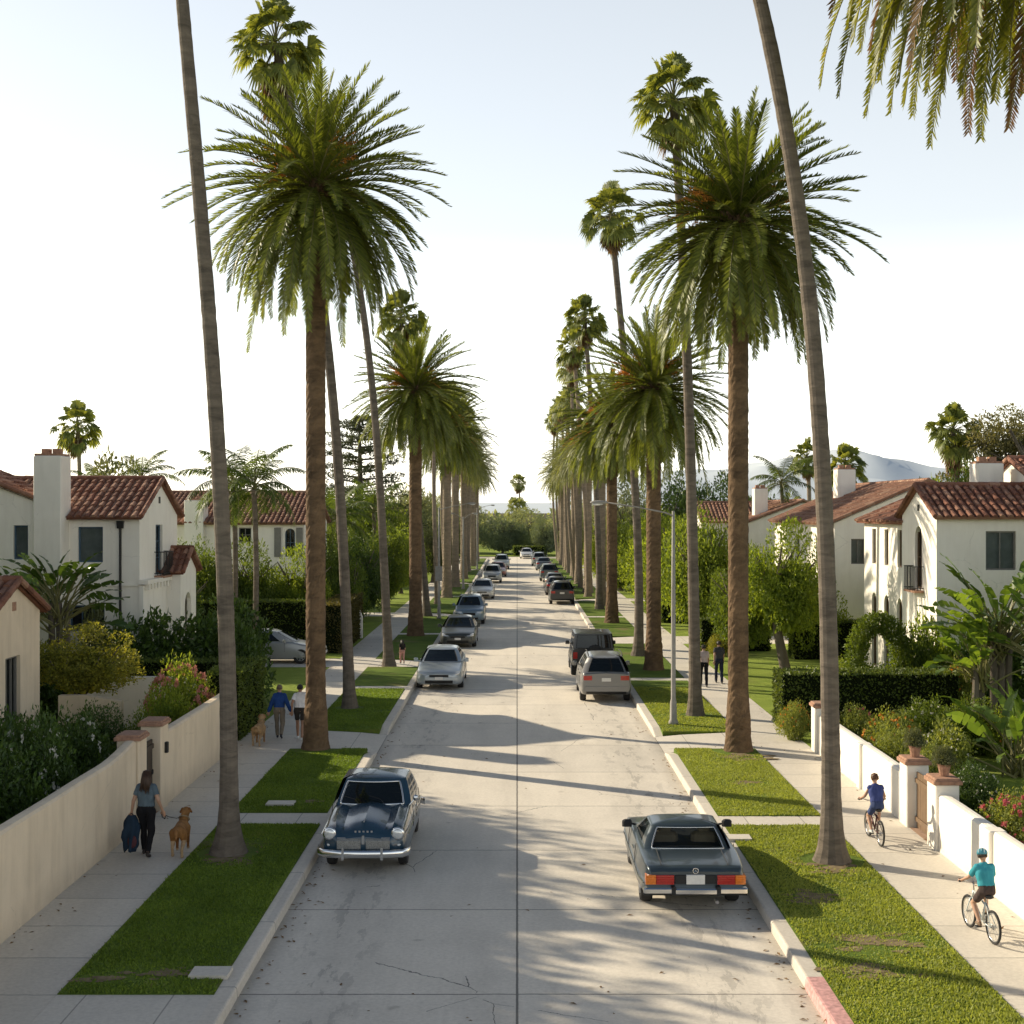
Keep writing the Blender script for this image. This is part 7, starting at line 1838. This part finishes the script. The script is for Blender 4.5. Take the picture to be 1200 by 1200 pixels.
figure('person', 'child in a teal shirt and teal helmet riding a bicycle at the right edge', (7.24, 21.3, G0), .10, 1.28, rider(1.28, B, .95, .12, .5), cloth('teal_shirt', (.05,.30,.36)), cloth('dark_shorts2', (.07,.05,.045)), simple('sandal_shoe', (.16,.10,.06)), SKIN, 'short', (.05,.03,.02), .75, False, 'person', fingers='grip', helmet=(simple('teal_helmet', (.05,.24,.31), .3, 0, .1), simple('white_helmet_trim', (.5,.6,.62), .4)), voxel=.009, topskirt=.06)
# ================================================================ camera, sky, sun
sc = bpy.context.scene
cam = bpy.data.cameras.new('camera'); co = bpy.data.objects.new('camera', cam); C.objects.link(co)
co.location = (0, 0, CAM_H); co.rotation_euler = (PI/2, 0, 0)
cam.sensor_width = 36; cam.lens = 36*FOC/1200; cam.shift_x = -(VX-600)/1200; cam.shift_y = (VY-600)/1200
cam.clip_start = .2; cam.clip_end = 20000
sc.camera = co
SUN_EL, SUN_AZ = math.radians(24.5), math.atan2(-.857, .515)     # azimuth measured clockwise from +Y
w = bpy.data.worlds.new('World'); sc.world = w; w.use_nodes = True
nt = w.node_tree; bg = nt.nodes['Background']
sky = nt.nodes.new('ShaderNodeTexSky'); sky.sky_type = 'NISHITA'; sky.sun_disc = False
sky.sun_elevation = SUN_EL; sky.sun_rotation = SUN_AZ % (2*PI)
sky.air_density = 1.0; sky.dust_density = 1.2; sky.ozone_density = 1.0; sky.altitude = 100
nt.links.new(sky.outputs[0], bg.inputs[0]); bg.inputs[1].default_value = .08
hz = nt.nodes.new('ShaderNodeBackground'); hz.inputs[0].default_value = (1.0, .985, .94, 1); hz.inputs[1].default_value = 1.62   # bright coastal haze veil, thick near the horizon and gone overhead
tcw = nt.nodes.new('ShaderNodeTexCoord'); spw = nt.nodes.new('ShaderNodeSeparateXYZ'); nt.links.new(tcw.outputs['Generated'], spw.inputs[0])
rw = ramp(nt.nodes, [(0, (1.0, .965, .88)), (.09, (.74, .725, .67)), (.20, (.43, .425, .40)), (.37, (.345, .345, .325)), (.50, (.15, .155, .155)), (.66, (.01, .012, .014))], 'LINEAR'); nt.links.new(spw.outputs[2], rw.inputs[0]); nt.links.new(rw.outputs[0], hz.inputs[0])
ad = nt.nodes.new('ShaderNodeAddShader'); nt.links.new(bg.outputs[0], ad.inputs[0]); nt.links.new(hz.outputs[0], ad.inputs[1]); nt.links.new(ad.outputs[0], nt.nodes['World Output'].inputs[0])
s = bpy.data.lights.new('sun', 'SUN'); s.energy = 5.0; s.angle = math.radians(.53); s.color = (1.38, 1.20, .90)
so = bpy.data.objects.new('sun', s); C.objects.link(so)
dirv = Vector((math.sin(SUN_AZ)*math.cos(SUN_EL), math.cos(SUN_AZ)*math.cos(SUN_EL), math.sin(SUN_EL)))
so.rotation_euler = dirv.to_track_quat('Z', 'Y').to_euler(); so.location = (-40, 30, 30)
sc.view_settings.view_transform = 'Standard'; sc.view_settings.look = 'None'; sc.view_settings.exposure = 0; sc.view_settings.gamma = 1
sc.render.engine = 'CYCLES'
cy = sc.cycles; cy.use_denoising = True; cy.max_bounces = 6; cy.diffuse_bounces = 3; cy.glossy_bounces = 3; cy.transmission_bounces = 4; cy.transparent_max_bounces = 8; cy.sample_clamp_indirect = 4
